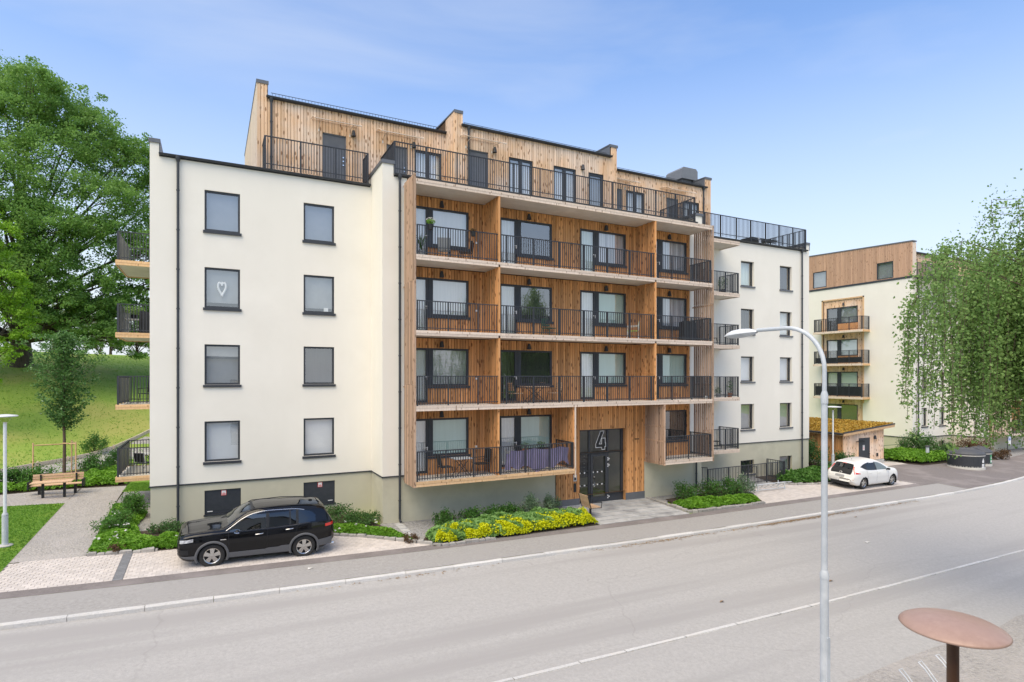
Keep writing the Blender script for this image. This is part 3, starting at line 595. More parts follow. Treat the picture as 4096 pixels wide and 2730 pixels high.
# roof deck, eaves and parapet caps
mb = MB(); mb.quad((XL, Y0, 13.7), (XR, Y0, 13.7), (XR, 37, 13.7), (XL, 37, 13.7)); mb.quad((XS, Y1, 13.701), (XE, Y1, 13.701), (XE, Y0 + .1, 13.704), (XS, Y0 + .1, 13.704)); mb.build('roof_deck', M['roof'], B1)
for (a, b, y, y2) in ((XL, -1.75, Y0, 37), (33.94, XR, Y0, 37), (XS, 6.42, Y1, 26.5), (22.63, XE, Y1, 26.5)):
    mb = MB(); mb.box(a - .04, b + .04, y - .05, y2, 14.2, 14.235); mb.box(a - .04, b + .04, y - .051, y - .025, 14.09, 14.236); mb.box(b + .012, b + .04, y - .02, y2, 13.74, 14.2); mb.box(a - .041, a - .02, y - .03, y2, 14.09, 14.236); mb.build('parapet_cap', M['cap'], B1)
for (a, b, y) in ((-1.75, XS - .05, Y0), (6.42, 22.63, Y1), (XE, 33.94, Y0)):
    mb = MB(); mb.box(a, b, y - .03, y + .3, 13.62, 13.76); n = 10
    pts = [(-.02, 0)] + [(-.085 + .075 * math.cos(PI + t), .075 * math.sin(PI + t)) for t in np.linspace(0, PI, 8)]
    prof = [(y - .02, 13.74)] + [(y - .10 + .075 * math.cos(t), 13.72 - .075 * math.sin(t)) for t in np.linspace(0, PI, 8)]
    mb.prism(prof, 'x', a, b); mb.build('gutter', M['metal'], B1)
downpipe(B1, -1.15, Y0 - .1, .02, 13.5); downpipe(B1, 6.65, Y1 - .1, -.18, 13.5); downpipe(B1, 33.42, Y0 - .1, -.4, 13.5); downpipe(B1, 22.58, Y1 - .1, -.3, 1.3, shoe=False)
# plain windows of the two wings
kinds = [('blindwhite', None), ('blindwhite', None), ('blindgray', None), ('room', None), ('blindgray', .22), ('blindgray', .2), ('blindblue', None), ('blindblue', None)]
for h, (k, dr) in zip(wl, kinds): window(B1, WF, *h, inner=k, drop=dr)
heart = MB(); pts = []
for t in np.linspace(0, 2 * PI, 33): pts.append((.30 + .0105 * 16 * math.sin(t) ** 3 * .8, Y0 + .145, 8.98 + .0185 * (13 * math.cos(t) - 5 * math.cos(2 * t) - 2 * math.cos(3 * t) - math.cos(4 * t))))
heart.tube(pts, .042, 8, cap=False); tag(heart.build('heart_wreath', M['white'], smooth=True), 'white heart shaped wreath hanging inside the upper left window', 'wreath')
tag((lambda q: (q.box(4.05, 4.22, Y0 + .13, Y0 + .2, 8.28, 8.43), q.build('letter_box', M['white']))[1])(MB()), 'small white card box standing on a window sill inside', 'box')
kr = ['blindgray', 'blindgray', 'blindwhite', 'blindwhite', 'room', 'curtain', 'curtainT', 'room']
for h, k in zip(wr, kr): window(B1, WF, *h, inner=k, d=-.14, idep=.12, sill=2)
for h in panr: window(B1, WFp, *h, inner='blindgray' if h[0] > 30 else 'room', d=-.12, sill=2, fw=.06)
for i, h in enumerate(pan):
    mb = MB(); W = WFp; W.box(mb, h[0], h[1], -.12, -.05, h[2], h[3]); W.box(mb, h[0] - .03, h[1] + .03, -.05, .05, h[2] - .06, h[2]); 
    for a in (h[0] + .18, h[1] - .18): W.box(mb, a - .09, a + .09, -.05, -.035, h[2] + .08, h[2] + .11, m=1)
    W.box(mb, h[0], h[1], -.05, -.042, h[2] + .12, h[2] + .13)
    o = mb.build('basement_hatch', [M['metal'], M['white']], B1); mb = MB(); c = (h[0] + h[1]) / 2 + .03; W.box(mb, c - .09, c + .09, -.05, -.04, h[3] - .24, h[3] - .04)
    W.box(mb, c - .075, c + .075, -.0405, -.037, h[3] - .225, h[3] - .055, m=1); W.box(mb, c - .06, c + .06, -.0375, -.034, h[3] - .21, h[3] - .19); W.box(mb, c - .06, c + .06, -.0375, -.034, h[3] - .18, h[3] - .165); W.box(mb, c - .045, c + .045, -.0375, -.034, h[3] - .15, h[3] - .135)
    tag(mb.build('warning_label', [M['red'], M['white']], o), label='small red and white warning label')
# timber wall behind the balconies
BL = []
CW = [(7.02, 7.84, 8.08, 9.67), (11.14, 11.96, 12.20, 13.80), (15.34, 16.18, 16.42, 18.03), (19.32, 20.14, 20.38, 21.99)]
inn = {0: [('curtain', 'curtainT'), ('curtain', 'curtainT'), None, ('room', 'room')], 1: [('curtain', 'blindgray'), ('room', 'room'), ('curtain', 'curtainT'), ('curtain', 'curtainT')],
       2: [('curtain', 'curtain'), ('curtain', 'room'), ('curtain', 'curtainT'), ('room', 'stripe')], 3: [('curtain', 'curtain'), ('curtain', 'room'), ('curtainT', 'stripe'), ('curtain', 'stripe')]}  # upper left windows: bright curtains stand in for sky mirrored in the glass
for k, f in enumerate(FL):
    holes = []
    for c, (d0, d1, w0, w1) in enumerate(CW):
        if inn[k][c] is None: continue
        if k == 0 and c == 3: holes.append((20.38, 21.99, f + .75, f + 2.3)); continue
        holes += [(d0, d1 + .01, f + .06, f + 2.3), (d1, w1, f + .74, f + 2.3)]
    zt = FL[k + 1] - .2 if k < 3 else 12.99
    if k == 0:
        boards(BL, WC, 6.97, 14.0, 1.38, zt, holes); boards(BL, WC, 19.17, 22.2, 1.38, zt, holes)
    else: boards(BL, WC, 6.97, 22.2, f - .0, zt, holes)
    for c, (d0, d1, w0, w1) in enumerate(CW):
        if inn[k][c] is None: continue
        a, b = inn[k][c]
        if k == 0 and c == 3: window(B1, WC, 20.38, 21.99, f + .75, f + 2.3, inner='room', d=.0, gm='glass'); continue
        o = window(B1, WC, d0, d1 + .03, f + .06, f + 2.3, inner=a, d=.0, fw=.09, sill=False, name='balcony_door', idep=.06)
        mb = MB(); WC.box(mb, d1 - .03, d1 - .005, .0, .06, f + 1.0, f + 1.14); WC.box(mb, d1 - .14, d1 - .005, .05, .07, f + 1.1, f + 1.125); mb.build('handle', M['white'], o)
        window(B1, WC, d1 + .04, w1, f + .74, f + 2.3, inner=b, d=.0, fw=.08, mull=((d1 + .11, w0),), gm='glassT' if b == 'curtainT' else 'glass')
        walllamp(B1, WC, (w0 + w1) / 2 - .45, f + 2.46)
    for sx in (10.0, 14.15):
        if k == 0 and sx > 14: continue
        mb = MB(); WC.box(mb, sx - .04, sx + .04, .02, .07, f + 1.0, f + 1.08); mb.build('socket', M['white'], B1)
# entrance bay
ED = (15.3, 18.0, -.45, 3.1)
boards(BL, WC, 14.0, 19.17, -.12, 4.28, [(ED[0], ED[1], -.5, ED[3])])
mb = MB(); holed(mb, Wall('y', Y1 + .012, -1), 6.97, 22.2, 1.4, 13.7, [(ED[0], ED[1], 0, ED[3])] + [(d0 - .0, d1 + .02, f + .06, f + 2.3) for f in FL for i, (d0, d1, a, b) in enumerate(CW) if not (f < 2 and i > 1)] + [(d1, b, f + .74, f + 2.3) for f in FL for i, (d0, d1, a, b) in enumerate(CW) if not (f < 2 and i > 1)] + [(20.38, 21.99, 2.33, 3.88)], rev=.12)
holed(mb, Wall('y', Y1 + .012, -1), 14.0, 19.17, -.6, 1.41, [(ED[0], ED[1], -.7, 2)], rev=.12); mb.build('wall_backing', M['backing'], B1)
mb = MB(); mb.box(13.98, ED[0], Y1 - .03, Y1 + .1, -1, -.1); mb.build('door_base_cladding', M['cap'], B1); mb = MB(); mb.box(ED[1], 19.19, Y1 - .03, Y1 + .1, -1, -.1); mb.build('door_base_cladding', M['cap'], B1)
mb = MB()
for (a, b) in ((ED[0] - .0, ED[0] + .012), (ED[1] - .012, ED[1])): mb.box(a, b, Y1 - .02, Y1 + .26, -.45, ED[3])
mb.box(ED[0], ED[1], Y1 - .02, Y1 + .26, ED[3] - .012, ED[3]); mb.build('door_reveal', M['wood'], B1)
WE = Wall('y', Y1 + .2, -1); ec = (15.98, 17.06)
mb = MB()
for (a, b) in ((ED[0] + .012, ED[0] + .09), (ec[0] - .05, ec[0] + .05), (ec[1] - .05, ec[1] + .05), (ED[1] - .16, ED[1] - .012)): WE.box(mb, a, b, -.04, .04, -.45, ED[3] - .012)
for (z0, z1) in ((-.45, -.28), (1.9, 2.0), (ED[3] - .09, ED[3] - .012)): WE.box(mb, ED[0] + .09, ED[1] - .16, -.038, .038, z0, z1)
WE.box(mb, ec[1] + .05, ED[1] - .16, -.038, .036, -.28, -.02)
ef = mb.build('entrance_glazing', M['metal'], B1)
mb = MB(); mb.quad(WE.pt(ED[0], 0, -.45), WE.pt(ED[1], 0, -.45), WE.pt(ED[1], 0, ED[3]), WE.pt(ED[0], 0, ED[3])); mb.build('pane', M['glassE'], ef)
mb = MB()
for (a, b, z0, z1) in ((ec[0] + .05, ec[0] + .18, -.4, 1.9), (ec[1] - .17, ec[1] - .05, -.4, 1.9), (ec[0] + .18, ec[1] - .17, -.4, -.17), (ec[0] + .18, ec[1] - .17, 1.78, 1.9)): WE.box(mb, a, b, .038, .08, z0, z1)
ed = mb.build('entrance_door', M['metal'], B1)
mb = MB(); mb.tube([WE.pt(ec[0] + .2, .08, .32), WE.pt(ec[0] + .2, .15, .34), WE.pt(ec[0] + .23, .16, .38), WE.pt(ec[0] + .23, .16, .8), WE.pt(ec[0] + .2, .15, .84), WE.pt(ec[0] + .2, .08, .86)], .018, 8); mb.build('handle', M['chrome'], ed, smooth=True)
for z in (1.62, 1.32, -.2):
    mb = MB()
    for t in (0, 2.1, 4.2): WE.box(mb, ec[1] - .01 + .045 * math.cos(t) - .025, ec[1] - .01 + .045 * math.cos(t) + .025, .08, .1, z + .06 * math.sin(t) - .03, z + .06 * math.sin(t) + .03)
    mb.build('hinge', M['white'], ed)
mb = MB()
for z in (.42, 1.02):
    for a in (15.46, 15.72, 16.22, 16.47, 16.73):
        for i, dx in enumerate((0, .12)): mb.prism([(a + dx + .038 * math.cos(t), z + (a - 15.5) * -.0 + .038 * math.sin(t)) for t in np.linspace(0, 2 * PI, 12, endpoint=False)], 'y', Y1 + .186, Y1 + .189, m=i)
mb.build('glass_marking', [M['white'], M['black']], ef)
four = [(.48, 1), (.80, 1), (.30, .28), (.625, .28), (.625, .6), (.94, .6), (.94, .32), (1, .32), (1, .157), (.9, .157), (.9, 0), (.625, 0), (.625, .126), (0, .126), (0, .305)]
mb = MB(); sx, sz, ox, oz = .56, .86, 16.38, 2.10
def fpoly(grow):
    n = len(four); out = []
    for i in range(n):
        p0, p1, p2 = Vector(four[i - 1]), Vector(four[i]), Vector(four[(i + 1) % n]); p0, p1, p2 = [Vector((v.x * sx, v.y * sz)) for v in (p0, p1, p2)]
        d1, d2 = (p1 - p0).normalized(), (p2 - p1).normalized(); n1, n2 = Vector((-d1.y, d1.x)), Vector((-d2.y, d2.x)); b = (n1 + n2); b = b / max(.35, b.dot(n1)) if b.length > .2 else n1
        out.append((ox + p1.x + b.x * grow, oz + p1.y + b.y * grow))
    return out
mb.prism(fpoly(.028), 'y', Y1 + .182, Y1 + .186, m=0); mb.prism(fpoly(.0), 'y', Y1 + .178, Y1 + .181, m=1); tag(mb.build('house_number', [M['white'], M['black']], ef), label='number 4 in black with a white outline')
mb = MB(); mb.box(14.95, 15.12, Y1 - .05, Y1 - .02, .72, 1.02); mb.box(14.985, 15.085, Y1 - .055, Y1 - .05, .76, .98, m=1); mb.box(14.96, 15.10, Y1 - .05, Y1 - .02, .22, .62, m=1); mb.box(14.98, 15.08, Y1 - .06, Y1 - .05, 1.22, 1.32); mb.build('door_intercom', [M['steel'], M['black']], B1)
mb = MB(); mb.box(18.55, 18.82, Y1 - .05, Y1 - .02, 2.5, 2.54); mb.build('wall_fitting', M['black'], B1)
# lobby behind the glass
M['lobby'] = mat('lobby_wall', (.50, .48, .43), (.42, .40, .36), scale=2, rough=.8); M['locker'] = mat('letter_boxes', (.10, .10, .105), rough=.5)
mb = MB(); mb.quad((ED[0] - .3, Y1 + 3.2, -.5), (ED[1] + .3, Y1 + 3.2, -.5), (ED[1] + .3, Y1 + 3.2, 3.2), (ED[0] - .3, Y1 + 3.2, 3.2)); mb.quad((ED[0] - .3, Y1 + .25, -.5), (ED[0] - .3, Y1 + 3.2, -.5), (ED[0] - .3, Y1 + 3.2, 3.2), (ED[0] - .3, Y1 + .25, 3.2)); mb.quad((ED[1] + .3, Y1 + .25, -.5), (ED[1] + .3, Y1 + 3.2, -.5), (ED[1] + .3, Y1 + 3.2, 3.2), (ED[1] + .3, Y1 + .25, 3.2)); mb.quad((ED[0] - .3, Y1 + .25, -.43), (ED[1] + .3, Y1 + .25, -.43), (ED[1] + .3, Y1 + 3.2, -.43), (ED[0] - .3, Y1 + 3.2, -.43)); mb.quad((ED[0] - .3, Y1 + .25, 3.15), (ED[1] + .3, Y1 + .25, 3.15), (ED[1] + .3, Y1 + 3.2, 3.15), (ED[0] - .3, Y1 + 3.2, 3.15))
mb.build('lobby', M['lobby'], B1)
mb = MB()
for i in range(4):
    for j in range(6): mb.box(16.6 + i * .38, 16.95 + i * .38, Y1 + 2.9, Y1 + 3.1, .25 + j * .2, .43 + j * .2); mb.box(16.75 + i * .38, 16.83 + i * .38, Y1 + 2.88, Y1 + 2.9, .37 + j * .2, .39 + j * .2, m=1)
mb.build('letter_boxes', [M['locker'], M['white']], B1)
# balconies of the timber front
def balcony(x0, x1, yf, yb_, f, sides='', railz=1.16, nm='balcony', sp=.105, fas='woodgray', ax='y', railing_on=True, post=1.25):
    mb = MB(); mb.box(x0 + .03, x1 - .03, yf + .05, yb_, f - .16, f - .02, m=0, skip='t'); mb.quad((x0 + .03, yf + .05, f - .02), (x1 - .03, yf + .05, f - .02), (x1 - .03, yb_, f - .02), (x0 + .03, yb_, f - .02), m=1)
    o = mb.build(nm, [M['soffit'], M['deck']], B1)
    for (za, zb, ex) in ((f - .2, f - .105, 0), (f - .1, f, .008)):
        x = x0
        while x < x1 - .01:
            l = min(random.uniform(3.6, 4.8), x1 - x); l = x1 - x if x1 - x - l < .8 else l
            mb = MB(); mb.box(x, x + l - .004, yf - ex, yf + .045, za, zb); mb.build('fascia_board', M[fas], o); x += l
    for s in sides:
        X = x0 if s == 'l' else x1; mb = MB(); mb.box(X - .022, X + .022, yf + .046, yb_, f - .2, f - .002); mb.build('fascia_board', M[fas], o)
    if railing_on:
        mb = MB(); railing(mb, (x0 + .06, yf + .05), (x1 - .06, yf + .05), f + .02, f + railz, sp, post)
        for s in sides:
            X = x0 + .06 if s == 'l' else x1 - .06; railing(mb, (X, yf + .05), (X, yb_), f + .02, f + railz, sp, post)
        mb.build('railing', M['metal'], o)
    return o
balcony(6.86, 14.07, YB, Y1, FL[0], 'r', fas='woodfresh'); balcony(19.17, 22.28, YB, Y1, FL[0], 'r')
for k in (1, 2, 3): balcony(6.86, 22.28, YB, Y1, FL[k], 'r')
balcony(6.86, 22.28, YB, Y1, 13.17, '', nm='balcony_roof', railing_on=False)
for k, f in enumerate(FL): balcony(23.1, 26.3, 23.25, Y0, f - .02, 'r', post=1.0)
balcony(23.1, 26.3, 23.25, Y0, 13.17, 'r', nm='balcony_roof', railing_on=False)
for k, f in enumerate(FL):                                  # side balconies on the left gable
    o = balcony(-3.46, XL, 27.9, 31.3, f, 'l', fas='woodfresh'); mb = MB(); mb.box(-3.46, XL, 31.255, 31.3, f - .2, f); mb.build('fascia_board', M['woodfresh'], o); mb = MB(); railing(mb, (-3.4, 31.26), (XL, 31.26), f + .02, f + 1.16); mb.build('railing', M['metal'], o)
    if k in (1, 2, 3, 0):
        mb = MB(); mb.box(-3.36, -3.345, 27.98, 31.22, f + .1, f + 1.08); mb.build('privacy_screen', M['metal'], o)
# slatted screens and dividers, slat by slat
def screen(X, y0, y1, segs, w_, gap, m, nm='slat_screen', rails=()):
    o = None
    for z in [segs[0][0] + .12] + [s[1] - .1 for s in segs] + list(rails):
        mb = MB(); mb.box(X - .02, X + .02, y0, y1, z - .03, z + .03)
        if o is None: o = mb.build(nm, M[m], B1)
        else: mb.build('rail', M[m], o)
    n = int((y1 - y0) / (w_ + gap))
    for (za, zb) in segs:
        for i in range(n):
            y = y0 + i * (w_ + gap); mb = MB(); j = random.uniform(-.01, .01); mb.box(X - .036, X + .036, y, y + w_, za + j, zb - .006 + j); mb.build('slat', M[m], o)
screen(6.835, YB - .01, Y1 - .03, ((1.36, 5.3), (5.3, 9.3), (9.3, 13.36)), .06, .054, 'screen')
screen(22.325, YB - .01, Y1 - .08, ((1.36, 5.3), (5.3, 9.3), (9.3, 13.2)), .05, .088, 'screen')
for k, f in enumerate(FL):
    zt = (FL[k + 1] if k < 3 else 13.19) - .2
    screen(10.4, YB + .06, Y1 - .02, ((f, zt),), .08, .034, 'wood', 'divider', (f + 1.3,))
    if k: screen(18.62, YB + .06, Y1 - .02, ((f, zt),), .07, .055, 'wood', 'divider', (f + 1.3,))
screen(14.05, YB + .06, Y1 - .02, ((FL[0] - .0, 4.28),), .06, .03, 'wood', 'divider', (2.9,)); screen(19.17, YB - .01, Y1 - .02, ((1.36, 4.28),), .055, .068, 'screen', 'slat_screen', (2.5, 3.2))
mb = MB(); mb.box(14.07, 14.12, YB - .02, YB + .05, 1.2, 4.28); mb.build('corner_post', M['woodgray'], B1); mb = MB(); mb.box(10.36, 10.44, YB + .0, YB + .06, FL[1], 12.98); mb.build('corner_post', M['wood'], B1)
mb = MB(); mb.box(18.58, 18.66, YB + .0, YB + .06, FL[1], 12.98); mb.build('corner_post', M['wood'], B1)
# roof terrace railings
for seg in ([((1.8, 27.5), (1.8, Y0 - .02)), ((1.8, Y0 - .02), (5.82, Y0 - .02)), ((5.82, Y0 - .02), (5.82, Y0 + .8))], [((6.46, 25.0), (6.46, Y1 - .0)), ((6.46, Y1), (22.58, Y1)), ((22.58, Y1), (22.58, 25.6))], [((22.58, Y0 - .02), (33.88, Y0 - .02)), ((33.88, Y0 - .02), (33.88, 30))]):
    mb = MB()
    for (a, b) in seg: railing(mb, a, b, 13.78, 15.05, .108, 1.3, bot=.16)
    mb.build('terrace_railing', M['metal'], B1)
# penthouse
PS = [(1.6, 9.76, 25.85), (9.76, 18.85, 24.7), (18.85, 27.02, 26.1)]
PH = [[(4.16, 5.14, 'd'), (6.93, 7.87, 'd'), (8.23, 9.54, 'w')], [(10.47, 11.41, 'd'), (12.5, 13.8, 'w'), (14.98, 16.29, 'w'), (17.06, 17.99, 'g')], [(19.35, 20.27, 'd'), (20.58, 21.86, 'w'), (23.5, 24.41, 'd'), (24.79, 26.06, 'w')]]
EA = 17.05
mbk = MB()
for si, (x0, x1, y) in enumerate(PS):
    W = Wall('y', y, -1); hs = [(a, b, 13.85, 16.05) for a, b, t in PH[si]]
    fl, fr = (.38, .0) if si == 0 else ((.34, .44) if si == 1 else (0, .46))
    top = lambda c, x0=x0, x1=x1, fl=fl, fr=fr: 17.66 if (c < x0 + fl or c > x1 - fr) else EA
    boards(BL, W, x0, x1, 13.70, top, hs, mk='woodpale', far=1.25)
    holed(mbk, Wall('y', y + .012, -1), x0, x1, 13.7, EA, hs, rev=.12)
    for (a, b) in ((x0, x0 + fl), (x1 - fr, x1)):
        if b - a < .1: continue
        caps = MB(); mbk.box(a + .002, b - .002, y + .012, 36, EA - .02, 17.66)
        caps.prism([(y - .05, 17.66), (36, 18.0), (36, 18.06), (y - .05, 17.72)], 'x', a - .045, b + .045); caps.box(a - .045, b + .045, y - .052, y - .025, 17.58, 17.721)
        for xx in ((b + .004, b + .02),) if b < x1 else ((a - .02, a - .004),): caps.prism([(y - .02, EA), (36, EA + .3), (36, 17.99), (y - .02, 17.67)], 'x', *xx)
        caps.build('penthouse_cap', M['cap'], B1)
    roofm = MB(); roofm.prism([(y - .06, EA - .04), (y - .06, EA + .06), (36, EA + .5), (36, EA + .3)], 'x', x0 + fl, x1 - fr); roofm.build('penthouse_roof', M['roof'], B1)
    mb = MB(); prof = [(y - .04, EA + .06)] + [(y - .12 + .075 * math.cos(t), EA + .04 - .085 * math.sin(t)) for t in np.linspace(0, PI, 8)]
    mb.prism(prof, 'x', x0 + fl - .05, x1 - fr + .05); mb.build('gutter', M['metal'], B1)
    mb = MB()                                          # snow guard
    for (dz) in (.1, .22) if si == 0 else (.16,): mb.tube([(x0 + fl + .15, y + .15, EA + .08 + dz), (x1 - fr - .1, y + .15, EA + .08 + dz)], .012, 6)
    st = .13 if si == 0 else .9
    for xx in np.arange(x0 + fl + .2, x1 - fr - .1, st): mb.box(xx - .006, xx + .006, y + .144, y + .156, EA + .05, EA + .3 if si == 0 else EA + .25)
    mb.build('snow_guard', M['metal'], B1)
    for (a, b, t) in PH[si]:
        if t == 'd':
            mb = MB(); W.box(mb, a, b, -.08, -.03, 13.85, 16.05); W.box(mb, a, a + .05, -.03, .0, 13.85, 16.05); W.box(mb, b - .05, b, -.03, .0, 13.85, 16.05); W.box(mb, a, b, -.03, .0, 16.0, 16.05)
            o = mb.build('terrace_door', M['cap'], B1); mb = MB()
            for z in (14.75, 14.92, 15.08): W.box(mb, b - .14, b - .09, -.03, .02, z, z + .05)
            mb.build('handle', M['chrome'], o)
            c = (a + b) / 2; mb = MB(); n = 8
            mb.grid(lambda u, v: W.pt(c - .95 + 1.9 * u, .05 + .95 * v, 16.52 - .32 * v * v), np.linspace(0, 1, 7), np.linspace(0, 1, n))
            o = mb.build('door_canopy', M['canopyglass'], B1, smooth=True); mb = MB()
            for u in (c - .65, c + .65): mb.tube([W.pt(u, .0, 16.12), W.pt(u, .3, 16.32), W.pt(u, .9, 16.24)], .014, 6); W.box(mb, u - .02, u + .02, 0, .05, 16.05, 16.18, m=1)
            mb.tube([W.pt(c - .95, 1.0, 16.2), W.pt(c + .95, 1.0, 16.2)], .018, 6)
            for u in (c - .95, c + .95): mb.tube([W.pt(u, .05 + .95 * v, 16.525 - .32 * v * v) for v in np.linspace(0, 1, 6)], .014, 6)
            mb.tube([W.pt(c - .95, .05, 16.53), W.pt(c + .95, .05, 16.53)], .012, 6); mb.build('bracket', [M['woodgray'], M['white']], o)
            if si != 2: walllamp(B1, W, b + .3, 16.2)
        elif t == 'w':
            c = (a + b) / 2; window(B1, W, a, b, 13.85, 16.05, inner='blindwhite' if a > 12 else 'curtain', d=-.03, fw=.09, mull=((c - .08, c + .08),), sill=False)
        else: window(B1, W, a, b, 13.85, 16.05, inner='blindgray', d=-.03, fw=.13, sill=False, name='terrace_door')
    if si == 1: walllamp(B1, W, 16.65, 16.2)
WG = Wall('x', 1.6, -1); boards(BL, WG, 25.85, 36, 13.7, lambda c: 17.66 + (c - 25.85) * .034, (), mk='woodgray', far=.05)
boards(BL, Wall('x', 9.76, -1), 24.7, 25.85, 13.7, 17.66, (), mk='woodpale', far=.3)
mbk.quad((1.61, 25.85, 13.7), (1.61, 36, 13.7), (1.61, 36, 18), (1.61, 25.85, 17.66)); mbk.quad((27.01, 26.1, 13.7), (27.01, 36, 13.7), (27.01, 36, 18), (27.01, 26.1, 17.66)); mbk.quad((1.6, 36, 13.7), (27, 36, 13.7), (27, 36, 17.9), (1.6, 36, 17.9))
mbk.quad((9.77, 24.7, 13.7), (9.77, 26, 13.7), (9.77, 26, 17.66), (9.77, 24.7, 17.66)); mbk.quad((18.84, 24.7, 13.7), (18.84, 26.2, 13.7), (18.84, 26.2, 17.66), (18.84, 24.7, 17.66))
mbk.build('penthouse_backing', M['backing'], B1); 
for (x, y) in ((2.12, 25.85), (10.4, 24.7), (26.35, 26.1)): downpipe(B1, x, y - .09, 13.8, EA - .18, shoe=False)
mb = MB(); bx0, bx1, by0, by1 = 25.55, 26.85, 27.0, 28.4
mb.box(bx0 + .2, bx1 - .2, by0 + .2, by1 - .2, 17.0, 17.8); mb.prism([(bx0, 17.8), (bx1, 17.8), (bx1, 18.36), (bx1 - .14, 18.5), (bx0 + .14, 18.5), (bx0, 18.36)], 'y', by0, by1); tag(mb.build('roof_ventilator', M['ventgray'], B1), label='boxy grey ventilation hood on the roof')
emit_boards(BL, B1, 300)
# ================================================================== second building on the right
B2 = thing('apartment_building', 'second cream apartment block with timber top floor behind the shed and birch', 'building', (55, 30, -.7))
GX, FY, SX, SY = 50.1, 27.0, 55.8, 24.9
zp2, zt2 = .66, 13.62
W2g, W2f, W2c, W2s = Wall('x', GX, -1), Wall('y', FY, -1), Wall('y', SY, -1), Wall('x', SX, -1)
fl2 = [.95 + 2.9 * k for k in range(4)]
mb = MB(); nich = (31.05, 34.75, -.2, 12.5)
holed(mb, W2g, FY, 41, zp2, zt2, [(nich[0], nich[1], zp2, nich[3])], rev=.12)
wf2 = [(a, b, 1.55 + 2.93 * k, 3.05 + 2.93 * k) for k in range(4) for (a, b) in ((51.35, 52.2), (53.95, 54.85))]
holed(mb, W2f, GX, SX, zp2, zt2, wf2); mb.quad((SX, SY, zp2), (SX, FY, zp2), (SX, FY, 13.4), (SX, SY, 13.4)); mb.quad((SX, SY, zp2), (57.2, SY, zp2), (57.2, SY, zt2), (SX, SY, zt2))
mb.quad((GX, 41, -1), (90, 41, -1), (90, 41, zt2), (GX, 41, zt2)); mb.quad((90, SY, -1), (90, 41, -1), (90, 41, zt2), (90, SY, zt2)); mb.build('wall', M['cream'], B2)
mb = MB(); holed(mb, Wall('x', GX + .02, -1), FY, 41, -1.5, zp2, [(nich[0], nich[1], -2, 1)], rev=.1); hb2 = [(51.35, 52.2, -.55, .2), (53.95, 54.85, -.55, .25)]
holed(mb, Wall('y', FY + .02, -1), GX, SX, -1.5, zp2, hb2, rev=.15); mb.quad((SX + .02, SY + .02, -1.5), (SX + .02, FY, -1.5), (SX + .02, FY, zp2), (SX + .02, SY + .02, zp2)); mb.quad((SX, SY + .02, -1.5), (90, SY + .02, -1.5), (90, SY + .02, zp2), (SX, SY + .02, zp2)); mb.build('plinth', M['plinth'], B2)
mb = MB(); mb.box(GX - .03, GX + .01, FY - .03, 41, zp2 - .03, zp2 + .03); mb.box(GX + .01, SX, FY - .03, FY + .01, zp2 - .03, zp2 + .03); mb.box(SX - .03, SX + .01, SY - .03, FY - .03, zp2 - .03, zp2 + .03); mb.box(SX + .01, 57.2, SY - .03, SY + .01, zp2 - .03, zp2 + .03); mb.build('drip_flashing', M['metal'], B2); mb = MB(); mb.box(GX - .05, GX + .02, FY - .03, 41, zt2 - .03, zt2 + .13); mb.build('drip_flashing', M['metal'], B2)
for i, h in enumerate(wf2): window(B2, W2f, *h, inner=('curtain', 'curtainT', 'blindgray', 'curtain')[i % 4], d=-.12)
for h in hb2: window(B2, Wall('y', FY + .02, -1), *h, inner='room', d=-.1)
BL2 = []
gw = [(34.4, 35.75, 13.85, 15.35), (28.5, 29.85, 13.7 + .1, 15.2)]
tp2 = lambda c: 16.5 + (c - FY) * .045
boards(BL2, W2g, FY, 41, zt2 + .12, tp2, gw, mk='redwood', pitch=.15)
for h in gw: window(B2, W2g, *h, inner='blindgray', d=.0, sill=False)
mb = MB(); holed(mb, Wall('x', GX + .012, -1), FY, 41, zt2, 16.45, gw, rev=.1); mb.quad((GX + .012, FY, 16.4), (GX + .012, 41, 16.4), (GX + .012, 41, 17.1), (GX + .012, FY, 16.5)); mb.build('wall_backing', M['backing'], B2)
boards(BL2, Wall('y', FY + 1.4, -1), GX + .5, 90, zt2 + .05, 16.1, [(52.2, 53.4, 13.7, 15.6), (54.6, 55.8, 13.7, 15.6)], mk='woodpale', pitch=.15)
for a in (52.2, 54.6): window(B2, Wall('y', FY + 1.4, -1), a, a + 1.2, 13.7, 15.6, inner='curtain', d=.0, sill=False)
mb = MB(); mb.quad((GX, FY + 1.41, zt2), (90, FY + 1.41, zt2), (90, FY + 1.41, 16.1), (GX, FY + 1.41, 16.1)); mb.box(GX, GX + .5, FY, FY + 1.4, zt2, 16.45); mb.build('wall_backing', M['woodgray'], B2)
mb = MB(); mb.prism([(FY - .05, 16.5), (41, 17.13), (41, 17.22), (FY - .05, 16.6)], 'x', GX - .06, GX + .5); mb.box(GX + .5, 90, FY + 1.25, FY + 1.45, 16.05, 16.2); mb.quad((GX + .5, FY + 1.3, 16.2), (90, FY + 1.3, 16.2), (90, 41, 16.8), (GX + .5, 41, 16.8)); mb.quad((GX, SY, 13.6), (90, SY, 13.6), (90, 41, 13.61), (GX, 41, 13.61)); mb.build('roof', M['cap'], B2)
mb = MB(); railing(mb, (GX + .6, FY), (SX, FY), 13.7, 14.9, .11); mb.tube([(GX + .5, FY - .09, 13.62), (SX, FY - .09, 13.62)], .07, 8); mb.tube([(GX + .5, FY + 1.2, 16.12), (80, FY + 1.2, 16.12)], .07, 8); mb.build('terrace_railing', M['metal'], B2)
downpipe(B2, 50.75, FY - .1, -.5, 13.4); downpipe(B2, 56.5, SY - .1, -.5, 13.4)
